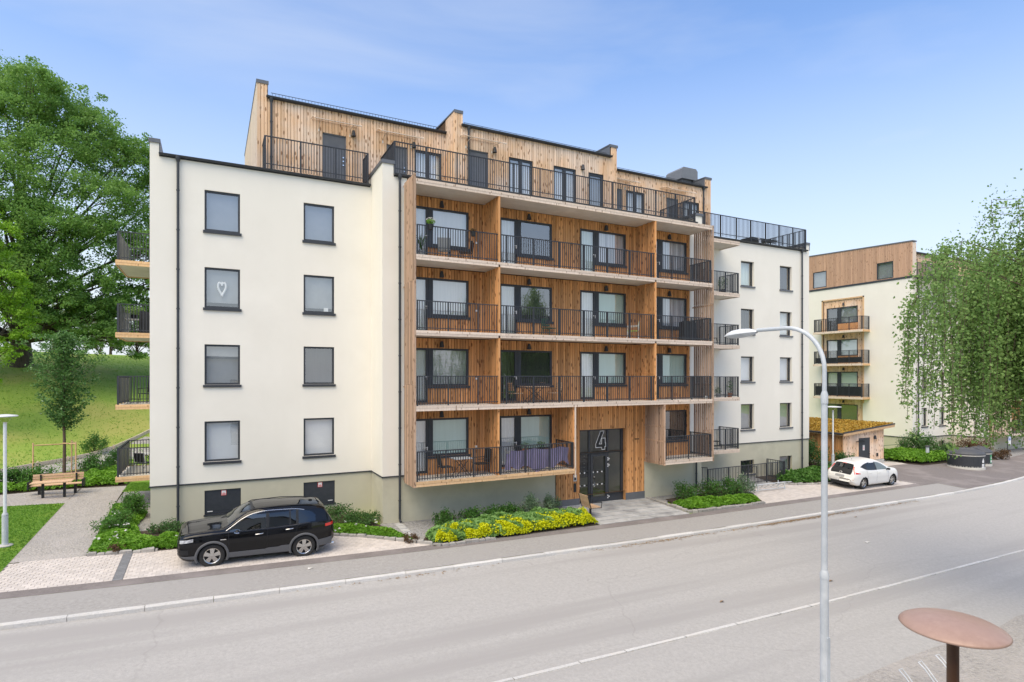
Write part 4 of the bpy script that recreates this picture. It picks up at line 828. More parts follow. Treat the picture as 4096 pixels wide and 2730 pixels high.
# gable niche with balconies
boards(BL2, Wall('x', GX + .1, -1), nich[0], nich[1], -.2, nich[3], [(31.55, 34.45, f + .05, f + 2.2) for f in fl2], mk='woodpale', pitch=.15)
mb = MB(); mb.box(GX - .03, GX + .1, nich[0] - .12, nich[0], 3.3, nich[3] + .12); mb.box(GX - .03, GX + .1, nich[1], nich[1] + .12, 3.3, nich[3] + .12); mb.box(GX - .03, GX + .1, nich[0] - .12, nich[1] + .12, nich[3], nich[3] + .12); mb.build('timber_trim', M['woodfresh'], B2)
for k, f in enumerate(fl2):
    Wn = Wall('x', GX + .1, -1)
    window(B2, Wn, 33.35, 34.45, f + .05, f + 2.2, inner=('room', 'curtain', 'curtain', 'room')[k], d=.0, fw=.09, sill=False, name='balcony_door')
    window(B2, Wn, 31.55, 33.34, f + .72, f + 2.2, inner=('room', 'curtainT', 'curtainT', 'blindgray')[k], d=.0, fw=.08, mull=((33.1, 33.3),), sill=False)
    mb = MB(); Wn.box(mb, 31.55, 33.34, .0, .04, f + .02, f + .72); mb.build('timber_panel', M['wood'], B2)
    walllamp(B2, Wn, 32.8, f + 2.45)
    if k == 0: continue
    mb = MB(); mb.box(49.05, GX + .1, 30.45, 34.95, f - .17, f - .02); o = mb.build('balcony', M['soffit'], B2)
    mb = MB(); mb.box(49.0, 49.05, 30.42, 34.98, f - .19, f); mb.build('fascia_board', M['woodgray'], o); mb = MB(); mb.box(49.05, GX, 30.42, 30.46, f - .19, f); mb.build('fascia_board', M['woodfresh'], o)
    mb = MB(); railing(mb, (49.08, 34.9), (49.08, 30.5), f + .02, f + 1.16, .105, 1.1); railing(mb, (49.08, 30.5), (GX, 30.5), f + .02, f + 1.16); railing(mb, (49.08, 34.9), (GX, 34.9), f + .02, f + 1.16); mb.build('railing', M['metal'], o)
    if k < 3: mb = MB(); mb.box(49.13, 49.15, 30.6, 34.8, f + .08, f + (.9 if k == 1 else .55)); mb.build('balcony_windscreen', M['black'], o)
# projecting timber front with balconies behind the birch
boards(BL2, W2c, 57.2, 74, .95 - .2, 13.4, [(a, a + 2.6, f + .05, f + 2.2) for f in fl2 for a in (58.2, 62.4, 66.6, 70.8)], mk='wood', pitch=.16)
mb = MB(); holed(mb, Wall('y', SY + .012, -1), 57.2, 90, .6, zt2, [(a, a + 2.6, f + .05, f + 2.2) for f in fl2 for a in (58.2, 62.4, 66.6, 70.8)], rev=.1); mb.build('wall_backing', M['wood'], B2)
for k, f in enumerate(fl2):
    for a in (58.2, 62.4, 66.6, 70.8): window(B2, W2c, a, a + 2.6, f + .05, f + 2.2, inner=('curtain', 'room', 'curtainT')[(k + int(a)) % 3], d=.0, sill=False, mull=((a + .85, a + 1.05),))
    mb = MB(); mb.box(57.3, 74 if k else 62.5, 23.45, SY, f - .17, f); o = mb.build('balcony', M['soffit'], B2); mb = MB(); mb.box(57.25, 74 if k else 62.5, 23.4, 23.45, f - .19, f + .01); mb.build('fascia_board', M['woodgray'], o)
    mb = MB(); railing(mb, (57.4, 23.5), (74 if k else 62.4, 23.5), f + .02, f + 1.16, .11); mb.build('railing', M['metal'], o)
mb = MB()
for i in range(12): mb.box(57.22, 57.3, 23.42 + i * .12, 23.47 + i * .12, .75, 13.4)
mb.build('slat_screen', M['woodgray'], B2)
emit_boards(BL2, B2, 0)
# ================================================================== timber shed with sedum roof
SH = thing('shed', 'small timber shed with mossy yellow roof and dark door behind the white car', 'shed', (40, 25, -.55))
sx0, sx1, sy0, sy1 = 37.9, 42.5, 24.85, 32.5
tops = lambda x: 1.62 + (x - sx0) * .075
BS = []; boards(BS, Wall('y', sy0, -1), sx0, sx1, -.22, tops, [(39.62, 40.86, -.6, 1.36)], mk='woodpale', pitch=.12); boards(BS, Wall('x', sx0, -1), sy0, sy1, -.22, 1.66, (), mk='wood', pitch=.12); emit_boards(BS, SH, 0)
mb = MB(); mb.prism([(sx0 + .01, -.9), (sx1, -.9), (sx1, 1.96), (sx0 + .01, 1.64)], 'y', sy0 + .01, sy1); mb.build('wall_backing', M['backing'], SH)
mb = MB(); mb.box(sx0 - .02, sx1 + .03, sy0 - .03, sy1, -.95, -.24); mb.prism([(41.95 + .09 * math.cos(t), -.42 + .13 * math.sin(t)) for t in np.linspace(0, 2 * PI, 14, endpoint=False)], 'y', sy0 - .06, sy0 - .03); mb.build('concrete_base', M['concrete'], SH)
mb = MB(); mb.prism([(sx0 - .35, 1.66), (sx1 + .75, 2.06), (sx1 + .75, 2.26), (sx0 - .35, 1.84)], 'y', sy0 - .3, sy1 + .3); rf = mb.build('roof', M['sedum'], SH)
mb = MB(); mb.prism([(sx0 - .37, 1.62), (sx1 + .77, 2.02), (sx1 + .77, 2.2), (sx0 - .37, 1.78)], 'y', sy0 - .34, sy0 - .3); mb.box(sx0 - .39, sx0 - .35, sy0 - .3, sy1 + .3, 1.64, 1.78); mb.build('fascia_board', M['woodfresh'], rf)
mb = MB(); mb.prism([(sx0 - .38, 1.79), (sx1 + .79, 2.205), (sx1 + .79, 2.29), (sx0 - .38, 1.865)], 'y', sy0 - .36, sy0 - .29); mb.tube([(sx0 - .42, sy0 - .3, 1.76), (sx0 - .42, sy1 + .3, 1.76)], .06, 8); mb.build('gutter', M['metal'], rf)
mb = MB(); mb.box(39.62, 40.86, sy0 - .03, sy0 + .02, -.55, 1.36); dr = mb.build('door', M['metal'], SH)
mb = MB(); mb.box(40.68, 40.8, sy0 - .09, sy0 - .03, .22, .28); mb.box(40.68, 40.8, sy0 - .09, sy0 - .03, .0, .06); mb.build('handle', M['chrome'], dr)
mb = MB(); mb.box(40.05, 40.25, sy0 - .04, sy0 - .03, .5, .86); mb.box(40.12, 40.18, sy0 - .043, sy0 - .04, .55, .72, m=1); mb.box(40.08, 40.22, sy0 - .043, sy0 - .04, .78, .82, m=2); mb.build('notice', [M['white'], M['red'], M['black']], dr)
mb = MB(); mb.box(39.15, 40.05, sy0 - .2, sy0 - .12, 1.12, 1.17); mb.box(39.6, 40.1, sy0 - .12, sy0 - .02, 1.1, 1.2); mb.build('door_closer', M['black'], dr)
walllamp(SH, Wall('y', sy0, -1), 41.35, 1.35); mb = MB(); mb.box(41.6, 41.75, sy0 - .08, sy0 - .02, .0, .22); mb.build('socket', M['black'], SH)
# ================================================================== cars
def ccurve(pts):
    xs = np.array([p[0] for p in pts], float); ys = np.array([p[1] for p in pts], float)
    m = np.gradient(ys, xs)
    d = np.diff(ys) / np.diff(xs)
    for i in range(len(d)):
        if abs(d[i]) < 1e-9: m[i] = m[i + 1] = 0
        else:
            a, b = m[i] / d[i], m[i + 1] / d[i]
            if a < 0: m[i] = 0
            if b < 0: m[i + 1] = 0
            if a > 3: m[i] = 3 * d[i]
            if b > 3: m[i + 1] = 3 * d[i]
    def f(x):
        x = min(max(x, xs[0]), xs[-1]); i = min(max(np.searchsorted(xs, x) - 1, 0), len(xs) - 2); h = xs[i + 1] - xs[i]; t = (x - xs[i]) / h
        return (2 * t ** 3 - 3 * t * t + 1) * ys[i] + (t ** 3 - 2 * t * t + t) * h * m[i] + (-2 * t ** 3 + 3 * t * t) * ys[i + 1] + (t ** 3 - t * t) * h * m[i + 1]
    return f
class Car:
    def __init__(s, sp, root, paint):
        s.sp = sp; s.root = root; s.L = sp['L']; s.zt, s.zb, s.be, s.w, s.wr = [ccurve(sp[k]) for k in ('top', 'bot', 'belt', 'wid', 'roof')]
        s.paint = paint
    def ring(s, x):
        zt, zb, be, w_, wr_ = s.zt(x), s.zb(x), s.be(x), s.w(x), s.wr(x); be = min(be, zt - .03); h = be - zb
        P = [(0, zb), (.7 * w_, zb), (.9 * w_, zb + .02), (.965 * w_, zb + .07)]
        for t in (.16, .3, .45, .6, .75, .9): P.append((w_ * (1 - .035 * (t - .5) ** 2 * 4 + (.012 if .5 < t < .8 else 0)), zb + h * t))
        P.append((w_ * .955, be)); P.append((w_ * .935, be + .012))
        g2 = zt - be; yb, ye = w_ * .93, wr_
        for t in (.2, .4, .6, .78): P.append((yb + (ye - yb) * t ** 1.12, be + .012 + (g2 - .012) * t))
        P += [(ye - .035, be + g2 * .9), (ye - .09, be + g2 * .965), (ye * .72, zt - .004), (ye * .4, zt + .008), (0, zt + .014)]
        return P
    def y(s, x, z):
        R = s.ring(x); R = [p for p in R[3:]]
        for i in range(len(R) - 1):
            if R[i][1] <= z <= R[i + 1][1] + 1e-9 and R[i + 1][1] > R[i][1]: t = (z - R[i][1]) / (R[i + 1][1] - R[i][1]); return R[i][0] + (R[i + 1][0] - R[i][0]) * t
        return R[-1][0] if z > R[-1][1] else R[0][0]
    def z(s, x, y):
        R = s.ring(x)[10:]; y = abs(y)
        for i in range(len(R) - 1):
            if R[i + 1][0] <= y <= R[i][0] and R[i][0] > R[i + 1][0]: t = (R[i][0] - y) / (R[i][0] - R[i + 1][0]); return R[i][1] + (R[i + 1][1] - R[i][1]) * t
        return R[0][1] if y > R[0][0] else R[-1][1]
    def body(s):
        sp = s.sp; xs = np.concatenate([np.linspace(0, .3, 16)[:-1], np.linspace(.3, s.L - .45, 150), np.linspace(s.L - .45, s.L, 24)[1:]]); mb = MB(); rings = [s.ring(x) for x in xs]; n = len(rings[0]); full = []
        sub = 3
        for R in rings:
            D_ = []
            for i in range(n - 1):
                for k in range(sub): t = k / sub; D_.append((R[i][0] + (R[i + 1][0] - R[i][0]) * t, R[i][1] + (R[i + 1][1] - R[i][1]) * t))
            D_.append(R[-1]); full.append(D_)
        m = len(full[0])
        for sg in (1, -1):
            b = len(mb.v)
            for x, R in zip(xs, full): mb.v += [(x, sg * p[0], p[1]) for p in R]
            for i in range(len(xs) - 1):
                for j in range(m - 1):
                    cx = (xs[i] + xs[i + 1]) / 2; cy = (full[i][j][0] + full[i][j + 1][0]) / 2; cz = (full[i][j][1] + full[i][j + 1][1]) / 2
                    if cy > .5 and any(math.hypot(cx - wx, cz - sp['wr_']) < sp['arch'] for wx in sp['wx']): continue
                    mb.f.append((b + i * m + j, b + (i + 1) * m + j, b + (i + 1) * m + j + 1, b + i * m + j + 1)[::sg]); mb.m.append(0); mb.r.append(.5)
            for i, R in ((0, full[0]), (len(xs) - 1, full[-1])):
                mb.f.append(tuple(b + i * m + j for j in range(m))); mb.m.append(0); mb.r.append(.5)
        o = mb.build('body', s.paint, s.root, smooth=True, local=True); mb = MB()
        for wx in sp['wx']:
            for sg in (1, -1):
                mb.grid(lambda a, t: (wx + (sp['arch'] + .012) * math.cos(a), sg * t, sp['wr_'] + (sp['arch'] + .012) * math.sin(a)), np.linspace(-.5, PI + .5, 24), [.45, s.w(wx) - .01]); mb.quad(*[(wx + (sp['arch'] + .02) * math.cos(a), sg * .46, sp['wr_'] + (sp['arch'] + .02) * math.sin(a)) for a in np.linspace(0, 2 * PI, 24, endpoint=False)])
        mb.build('wheel_well', M['black'], s.root, local=True); return o
    def side(s, name, m, xs, lo, hi, off=.006, nz=6, both=True, parent=None, sgs=(1, -1)):
        flo = lo if callable(lo) else (lambda x: lo); fhi = hi if callable(hi) else (lambda x: hi); out = []
        for sg in sgs:
            mb = MB(); mb.grid(lambda x, t: (x, sg * (s.y(x, flo(x) + (fhi(x) - flo(x)) * t) + off), flo(x) + (fhi(x) - flo(x)) * t), xs, np.linspace(0, 1, nz)); out.append(mb.build(name, m, parent or s.root, smooth=True, local=parent is None or True))
        return out
    def topp(s, name, m, x0, x1, y0, y1, off=.006, nx=10, ny=13, parent=None):
        f0 = y0 if callable(y0) else (lambda x: y0); f1 = y1 if callable(y1) else (lambda x: y1); mb = MB()
        def fn(x, t):
            y = f0(x) + (f1(x) - f0(x)) * t; z = s.z(x, y); e = 1e-2; dx = (s.z(x + e, y) - s.z(x - e, y)) / (2 * e); nn = Vector((-dx, 0, 1)).normalized(); return (x + nn.x * off, y, z + nn.z * off)
        mb.grid(fn, np.linspace(x0, x1, nx), np.linspace(0, 1, ny)); return mb.build(name, m, parent or s.root, smooth=True, local=True)
    def seam(s, x, z0, z1, lean=0.):
        for sg in (1, -1): mb = MB(); mb.grid(lambda t, q: (x + lean * t + q, sg * (s.y(x + lean * t, z0 + (z1 - z0) * t) + .004), z0 + (z1 - z0) * t), np.linspace(0, 1, 14), [-.004, .004]); mb.build('door_gap', M['black'], s.root, local=True)
    def wheel(s, wx, sg, R, spokes, rimm, dark):
        y = s.w(wx) - .035; y0 = y - .21
        o = MB(); prof = [(R * .66, y0), (R * .93, y0), (R, y0 + .03), (R, y - .035), (R * .975, y - .012), (R * .9, y), (R * .72, y - .004), (R * .66, y - .02)]
        o.lathe([(r, h * sg) for r, h in prof], (wx, 0, R), 36, axis='y'); ob = o.build('wheel', M['tyre'], s.root, smooth=True, local=True)
        o = MB(); o.lathe([(R * .66, (y - .02) * sg), (R * .64, (y - .012) * sg), (R * .6, (y - .03) * sg), (R * .58, (y - .12) * sg), (R * .3, (y - .13) * sg), (0, (y - .13) * sg)], (wx, 0, R), 30, m=0, axis='y')
        for k in range(spokes):
            a = 2 * PI * k / spokes + .3; ca_, sa_ = math.cos(a), math.sin(a)
            for (ra, rb, wa, wb_) in ((R * .08, R * .63, R * .12, R * .19),):
                P = [(ra, -wa), (rb, -wb_), (rb, wb_), (ra, wa)]; q = [(wx + p * ca_ - t * sa_, sg * (y - .035), R + p * sa_ + t * ca_) for p, t in P]; q2 = [(a_, sg * (y - .07), c_) for a_, b_, c_ in q]
                o.quad(*q, m=1)
                for i in range(4): o.quad(q[i], q[(i + 1) % 4], q2[(i + 1) % 4], q2[i], m=1)
        o.lathe([(R * .64, (y - .02) * sg), (R * .655, (y - .01) * sg), (R * .60, (y - .022) * sg)], (wx, 0, R), 30, m=1, axis='y'); o.lathe([(R * .17, (y - .07) * sg), (R * .15, (y - .03) * sg), (0, (y - .028) * sg)], (wx, 0, R), 14, m=1, axis='y')
        o.build('rim', [M['darkalloy'] if dark else M['darkalloy'], rimm], ob, local=True)
    def mirror(s, x, z, m):
        for sg in (1, -1):
            y = s.y(x, z) ; mb = MB(); mb.lathe([(.01, -.10), (.05, -.09), (.068, -.04), (.072, .03), (.06, .075), (.02, .09)], (0, 0, 0), 14, axis='y')
            mb.v = [(x + v[0] * .75, sg * (y + .13) + v[1] * sg, z + .06 + v[2] * .9) for v in mb.v]; mb.box(x - .03, x + .03, sg * (y - .01), sg * (y + .06), z - .0, z + .04); om = mb.build('mirror', m, s.root, smooth=True, local=True); mb = MB(); mb.tube([(x - .07, sg * (y + .10), z + .045), (x - .078, sg * (y + .17), z + .05), (x - .03, sg * (y + .235), z + .055), (x + .05, sg * (y + .235), z + .055)], .012, 6); mb.build('mirror_trim', M['chrome'], om, local=True)
# ---- black SUV parked in the bay
suv = thing('parked_car', 'shiny black estate SUV parked on the paving beside the left wing', 'car', (-.98, 21.05, gf(1.2, 21.05) + .012), (math.atan(.05), .024, 0))
sp = dict(L=4.6, top=[(0, .88), (.04, .97), (.12, 1.03), (.5, 1.10), (.95, 1.145), (1.2, 1.17), (1.32, 1.22), (1.6, 1.42), (1.86, 1.58), (2.1, 1.655), (2.6, 1.70), (3.2, 1.70), (3.8, 1.67), (4.2, 1.62), (4.28, 1.55), (4.42, 1.32), (4.52, 1.15), (4.58, 1.06), (4.6, .88)],
          bot=[(0, .40), (.15, .27), (.5, .21), (4.0, .22), (4.4, .33), (4.6, .46)], belt=[(0, .82), (.15, .95), (.8, 1.03), (1.3, 1.05), (2.0, 1.06), (3.2, 1.10), (4.0, 1.17), (4.35, 1.16), (4.5, 1.05), (4.6, .84)],
          wid=[(0, .70), (.04, .78), (.12, .84), (.4, .90), (.9, .925), (1.6, .915), (3.0, .918), (3.7, .928), (4.1, .91), (4.4, .85), (4.55, .76), (4.6, .70)], roof=[(0, .62), (.1, .74), (.5, .81), (1.2, .81), (1.4, .785), (1.9, .70), (2.4, .68), (3.4, .665), (4.2, .63), (4.3, .66), (4.45, .71), (4.6, .66)],
          wx=(.94, 3.63), wr_=.365, arch=.42)
c = Car(sp, suv, M['blackpaint']); c.body()
zu = ccurve([(1.30, 1.08), (1.45, 1.18), (1.7, 1.36), (1.95, 1.49), (2.2, 1.555), (2.6, 1.59), (3.2, 1.585), (3.65, 1.53), (3.9, 1.44), (4.0, 1.33)]); zl = ccurve([(1.3, 1.055), (2.0, 1.075), (3.2, 1.125), (4.0, 1.185)])
c.side('window', M['carglass'], np.linspace(1.42, 2.46, 16), zl, zu); c.side('window', M['carglassdark'], np.linspace(2.55, 3.36, 12), zl, zu); c.side('window', M['carglassdark'], np.linspace(3.44, 3.97, 10), zl, zu)
c.side('window_pillar', M['black'], np.linspace(2.46, 2.55, 3), zl, zu, .007); c.side('window_pillar', M['black'], np.linspace(3.36, 3.44, 3), zl, zu, .007); c.side('window_pillar', M['black'], np.linspace(3.16, 3.2, 3), zl, zu, .0085)
for sg in (1, -1): mb = MB(); mb.tube([(x, sg * (c.y(x, zu(x) + .015) + .008), zu(x) + .012) for x in np.linspace(1.31, 3.62, 30)], .012, 6); mb.build('chrome_trim', M['chrome'], suv, smooth=True, local=True)
c.topp('windscreen', M['carglass'], 1.36, 1.98, lambda x: -(c.wr(x) - .07), lambda x: c.wr(x) - .07); c.topp('rear_window', M['carglassdark'], 4.31, 4.44, -.54, .54)
c.topp('roof_shadow_gap', M['black'], 2.02, 2.10, -.5, .5, .004)
ai = lambda x, wx: .36 + math.sqrt(max(0, .405 ** 2 - (x - wx) ** 2)); ao = lambda x, wx: .36 + math.sqrt(max(0, .475 ** 2 - (x - wx) ** 2))
for wx in sp['wx']:
    for sg in (1, -1):
        mb = MB(); an = np.linspace(-.42, PI + .42, 34)
        def fn(a, t):
            r = .405 + .075 * t; x = wx + r * math.cos(a) * (1 + .02 * (abs(math.cos(2 * a)) < .3)); z = .36 + r * math.sin(a); z = max(z, .2); return (x, sg * (c.y(x, max(z, c.zb(x) + .08)) + (.02 if 0 < t < 1 else .004)), z)
        mb.grid(fn, an, [0, .15, .85, 1.]); mb.build('wheel_arch', M['clad'], suv, smooth=True, local=True)
c.side('sill_cladding', M['clad'], np.linspace(1.36, 3.22, 20), .27, lambda x: .44 + .03 * (x > 2.5) + .03 * (x > 2.9), .016); c.side('bumper_cladding', M['clad'], np.linspace(4.02, 4.52, 10), .36, lambda x: .56 + (x - 4.02) * .12, .012); c.side('bumper_cladding', M['clad'], np.linspace(.06, .5, 10), lambda x: c.zb(x) + .1, lambda x: .42, .012)
c.side('headlight', M['lens'], np.linspace(.06, .42, 8), lambda x: .80 + x * .12, lambda x: .89 + x * .12, .008); c.side('tail_light', M['tail'], np.linspace(4.28, 4.55, 8), lambda x: 1.0 - (4.55 - x) * .06, lambda x: 1.07 + (x - 4.28) * .1, .01)
c.side('fog_lamp', M['black'], np.linspace(.08, .3, 5), .46, .62, .01); c.seam(1.40, .42, 1.05, -.02); c.seam(2.50, .44, 1.08); c.seam(3.30, .62, 1.12, .12); c.seam(.42, .82, .99, .5)
for (x, z) in ((2.26, .93), (3.16, 1.0)):
    for sg in (1, -1): mb = MB(); mb.tube([(x - .11, sg * (c.y(x, z) + .01), z - .008), (x - .08, sg * (c.y(x, z) + .04), z), (x + .08, sg * (c.y(x, z) + .04), z + .012), (x + .11, sg * (c.y(x, z) + .01), z + .014)], .016, 8); mb.build('door_handle', M['chrome'], suv, smooth=True, local=True)
for sg in (1, -1):
    mb = MB(); mb.tube([(1.98, sg * .60, c.z(1.98, .6) + .0), (2.1, sg * .6, c.z(2.1, .6) + .03), (3.0, sg * .585, c.z(3.0, .585) + .035), (3.8, sg * .565, c.z(3.8, .565) + .03), (3.98, sg * .56, c.z(3.98, .56))], .016, 8); mb.build('roof_rail', M['black'], suv, smooth=True, local=True)
    mb = MB(); mb.box(1.16, 1.32, sg * (c.y(1.24, .84) + .002), sg * (c.y(1.24, .84) + .012), .845, .87); mb.build('side_badge', M['chrome'], suv, local=True)
mb = MB(); mb.prism([(3.72, 1.64), (3.98, 1.62), (3.96, 1.70), (3.9, 1.72)], 'y', -.02, .02); mb.build('antenna_fin', M['blackpaint'], suv, local=True)
c.topp('spoiler', M['blackpaint'], 4.12, 4.285, -.60, .60, .015)
mb = MB(); mb.box(-.012, .05, -.5, .5, .5, .78); mb.build('grille', M['black'], suv, local=True)
mb = MB(); mb.tube([(4.5, -.55, .3), (4.63, -.55, .3)], .035, 10); mb.build('exhaust', M['chrome'], suv, local=True)
for wx in sp['wx']:
    for sg in (1, -1): c.wheel(wx, sg, .365, 5, M['alloy'], False)
c.mirror(1.62, 1.02, M['blackpaint'])
# ---- white electric hatchback
leaf = thing('parked_car', 'white electric hatchback parked in front of the shed, seen from behind', 'car', (35.95, 20.88, gf(34, 20.88) + .012), (-math.atan(.05), -.006, PI))
sp = dict(L=4.45, top=[(0, .72), (.1, .84), (.35, .95), (.8, 1.03), (1.05, 1.07), (1.2, 1.13), (1.6, 1.36), (1.95, 1.49), (2.4, 1.555), (2.9, 1.545), (3.5, 1.49), (3.92, 1.415), (3.98, 1.37), (4.16, 1.12), (4.27, .98), (4.34, .88), (4.385, .79), (4.43, .70), (4.45, .58)],
          bot=[(0, .30), (.15, .2), (.5, .17), (3.9, .18), (4.25, .26), (4.45, .40)], belt=[(0, .62), (.3, .82), (.8, .92), (1.4, .96), (2.2, .985), (3.2, 1.02), (3.6, 1.07), (3.9, 1.06), (4.15, .95), (4.35, .82), (4.45, .58)],
          wid=[(0, .52), (.08, .66), (.3, .80), (.7, .875), (1.4, .89), (3.0, .89), (3.6, .892), (4.0, .87), (4.25, .82), (4.4, .74), (4.45, .66)], roof=[(0, .45), (.3, .66), (1.0, .74), (1.2, .74), (1.7, .62), (2.3, .585), (3.4, .565), (3.92, .555), (4.1, .60), (4.3, .66), (4.45, .56)],
          wx=(.85, 3.55), wr_=.325, arch=.365)
c = Car(sp, leaf, M['whitepaint']); c.body()
zu = ccurve([(1.25, 1.0), (1.5, 1.14), (1.8, 1.30), (2.1, 1.40), (2.6, 1.445), (3.1, 1.415), (3.5, 1.33), (3.75, 1.24)]); zl = ccurve([(1.25, .99), (2.0, 1.005), (3.0, 1.03), (3.4, 1.08), (3.75, 1.22)])
c.side('window', M['carglass'], np.linspace(1.42, 2.38, 14), zl, zu); c.side('window', M['carglassdark'], np.linspace(2.47, 3.24, 12), zl, zu); c.side('window_pillar', M['black'], np.linspace(3.24, 3.78, 8), zl, zu, .007); c.side('window_pillar', M['black'], np.linspace(2.38, 2.47, 3), zl, zu, .007)
c.topp('windscreen', M['carglass'], 1.22, 1.98, lambda x: -(c.wr(x) - .07), lambda x: c.wr(x) - .07)
c.topp('tailgate_panel', M['black'], 3.975, 4.375, lambda x: -(c.wr(x) - .05), lambda x: c.wr(x) - .05, .007, nx=16); c.topp('rear_window', M['carglassdark'], 4.0, 4.19, -.52, .52, .012)
c.topp('spoiler', M['whitepaint'], 3.88, 3.99, -.54, .54, .012); c.topp('brake_lamp', M['tail'], 3.992, 4.012, -.13, .13, .014, ny=5)
for sg in (1, -1):
    mb = MB()
    def tl(t, q):
        x = 4.04 + .27 * t; y = (c.wr(x) - .045 + .14 * t * t) + .075 * q; z = c.z(x, min(y, c.wr(x) + .2)); return (x + .022, sg * min(y, c.w(x) - .0), z - .02 + .012)
    mb.grid(tl, np.linspace(0, 1, 10), np.linspace(0, 1, 4)); mb.build('tail_light', M['tail'], leaf, smooth=True, local=True)
c.side('tail_light', M['tail'], np.linspace(3.92, 4.24, 8), lambda x: .86 + (4.24 - x) * .05, lambda x: .90 + max(0, (x - 3.92)) * .22, .012)
mb = MB(); mb.prism([(4.44, .64), (4.455, .64), (4.425, .755), (4.41, .755)], 'y', -.26, .26); mb.build('number_plate', M['plate'], leaf, local=True)
mb = MB(); mb.tube([(4.345 - .03 * math.sin(t) + .02, .062 * math.cos(t), .885 + .055 * math.sin(t)) for t in np.linspace(0, 2 * PI, 20)], .009, 6, cap=False); mb.box(4.36, 4.372, -.085, .085, .877, .893); mb.build('emblem', M['chrome'], leaf, local=True)
mb = MB(); mb.box(4.33, 4.455, -.52, .52, .22, .40); mb.build('diffuser', M['black'], leaf, local=True)
for sg in (1, -1): mb = MB(); mb.box(4.29, 4.40, sg * .62, sg * .76, .52, .545); mb.build('reflector', M['tail'], leaf, local=True)
c.seam(1.33, .34, .97); c.seam(2.42, .34, 1.0); c.seam(3.22, .55, 1.03, .12)
mb = MB(); mb.tube([(3.4, 0, 1.49), (3.47, 0, 1.60)], .008, 6); mb.build('antenna', M['black'], leaf, local=True)
for (x, z) in ((2.2, .86), (3.02, .89)):
    for sg in (1, -1): mb = MB(); mb.tube([(x - .1, sg * (c.y(x, z) + .01), z), (x - .07, sg * (c.y(x, z) + .035), z), (x + .07, sg * (c.y(x, z) + .035), z), (x + .1, sg * (c.y(x, z) + .01), z)], .015, 8); mb.build('door_handle', M['whitepaint'], leaf, smooth=True, local=True)
for wx in sp['wx']:
    for sg in (1, -1): c.wheel(wx, sg, .325, 5, M['alloy'], True)
c.mirror(1.5, .97, M['black'])
# ================================================================== vegetation helpers
def unit(n):
    v = RNG.normal(size=(n, 3)); return v / np.linalg.norm(v, axis=1)[:, None]
def leaves(name, pts, size, m, parent=None, rnd=None, up=.35, asp=.6, kind=None, local=False, droop=None):
    """many single leaves (kite shaped, folded along the rib) as one crown"""
    pts = np.asarray(pts, float); n = len(pts); size = np.broadcast_to(size, (n,)) * RNG.uniform(.7, 1.3, n)
    nrm = unit(n) + np.array([0, 0, up]); nrm /= np.linalg.norm(nrm, axis=1)[:, None]
    t = np.cross(nrm, unit(n)); t /= np.linalg.norm(t, axis=1)[:, None] + 1e-9
    if droop is not None: t = t + np.array([0, 0, -droop]); t /= np.linalg.norm(t, axis=1)[:, None]
    b = np.cross(nrm, t); s = size[:, None]
    V = np.empty((n, 4, 3)); V[:, 0] = pts - t * s * .5; V[:, 1] = pts + b * s * asp * .5 + nrm * s * .08; V[:, 2] = pts + t * s * .5; V[:, 3] = pts - b * s * asp * .5 + nrm * s * .08
    me = bpy.data.meshes.new(name); me.vertices.add(n * 4); me.vertices.foreach_set('co', V.reshape(-1)); me.loops.add(n * 4); me.loops.foreach_set('vertex_index', np.arange(n * 4, dtype=np.int32))
    me.polygons.add(n); me.polygons.foreach_set('loop_start', np.arange(0, n * 4, 4, dtype=np.int32)); me.polygons.foreach_set('loop_total', np.full(n, 4, dtype=np.int32))
    me.materials.append(M[m]); me.update(calc_edges=True)
    at = me.attributes.new('rnd', 'FLOAT', 'FACE'); at.data.foreach_set('value', (RNG.random(n) if rnd is None else np.clip(rnd, 0, 1)).astype(np.float32))
    o = bpy.data.objects.new(name, me); COL.objects.link(o)
    if parent: attach(o, parent, local)
    if kind: o['kind'] = kind
    return o
def bez(a, b, bend, n=7):
    a, b = Vector(a), Vector(b); c1 = a.lerp(b, .35) + Vector(bend); return [(a * (1 - t) ** 2 + c1 * 2 * t * (1 - t) + b * t * t) for t in np.linspace(0, 1, n)]
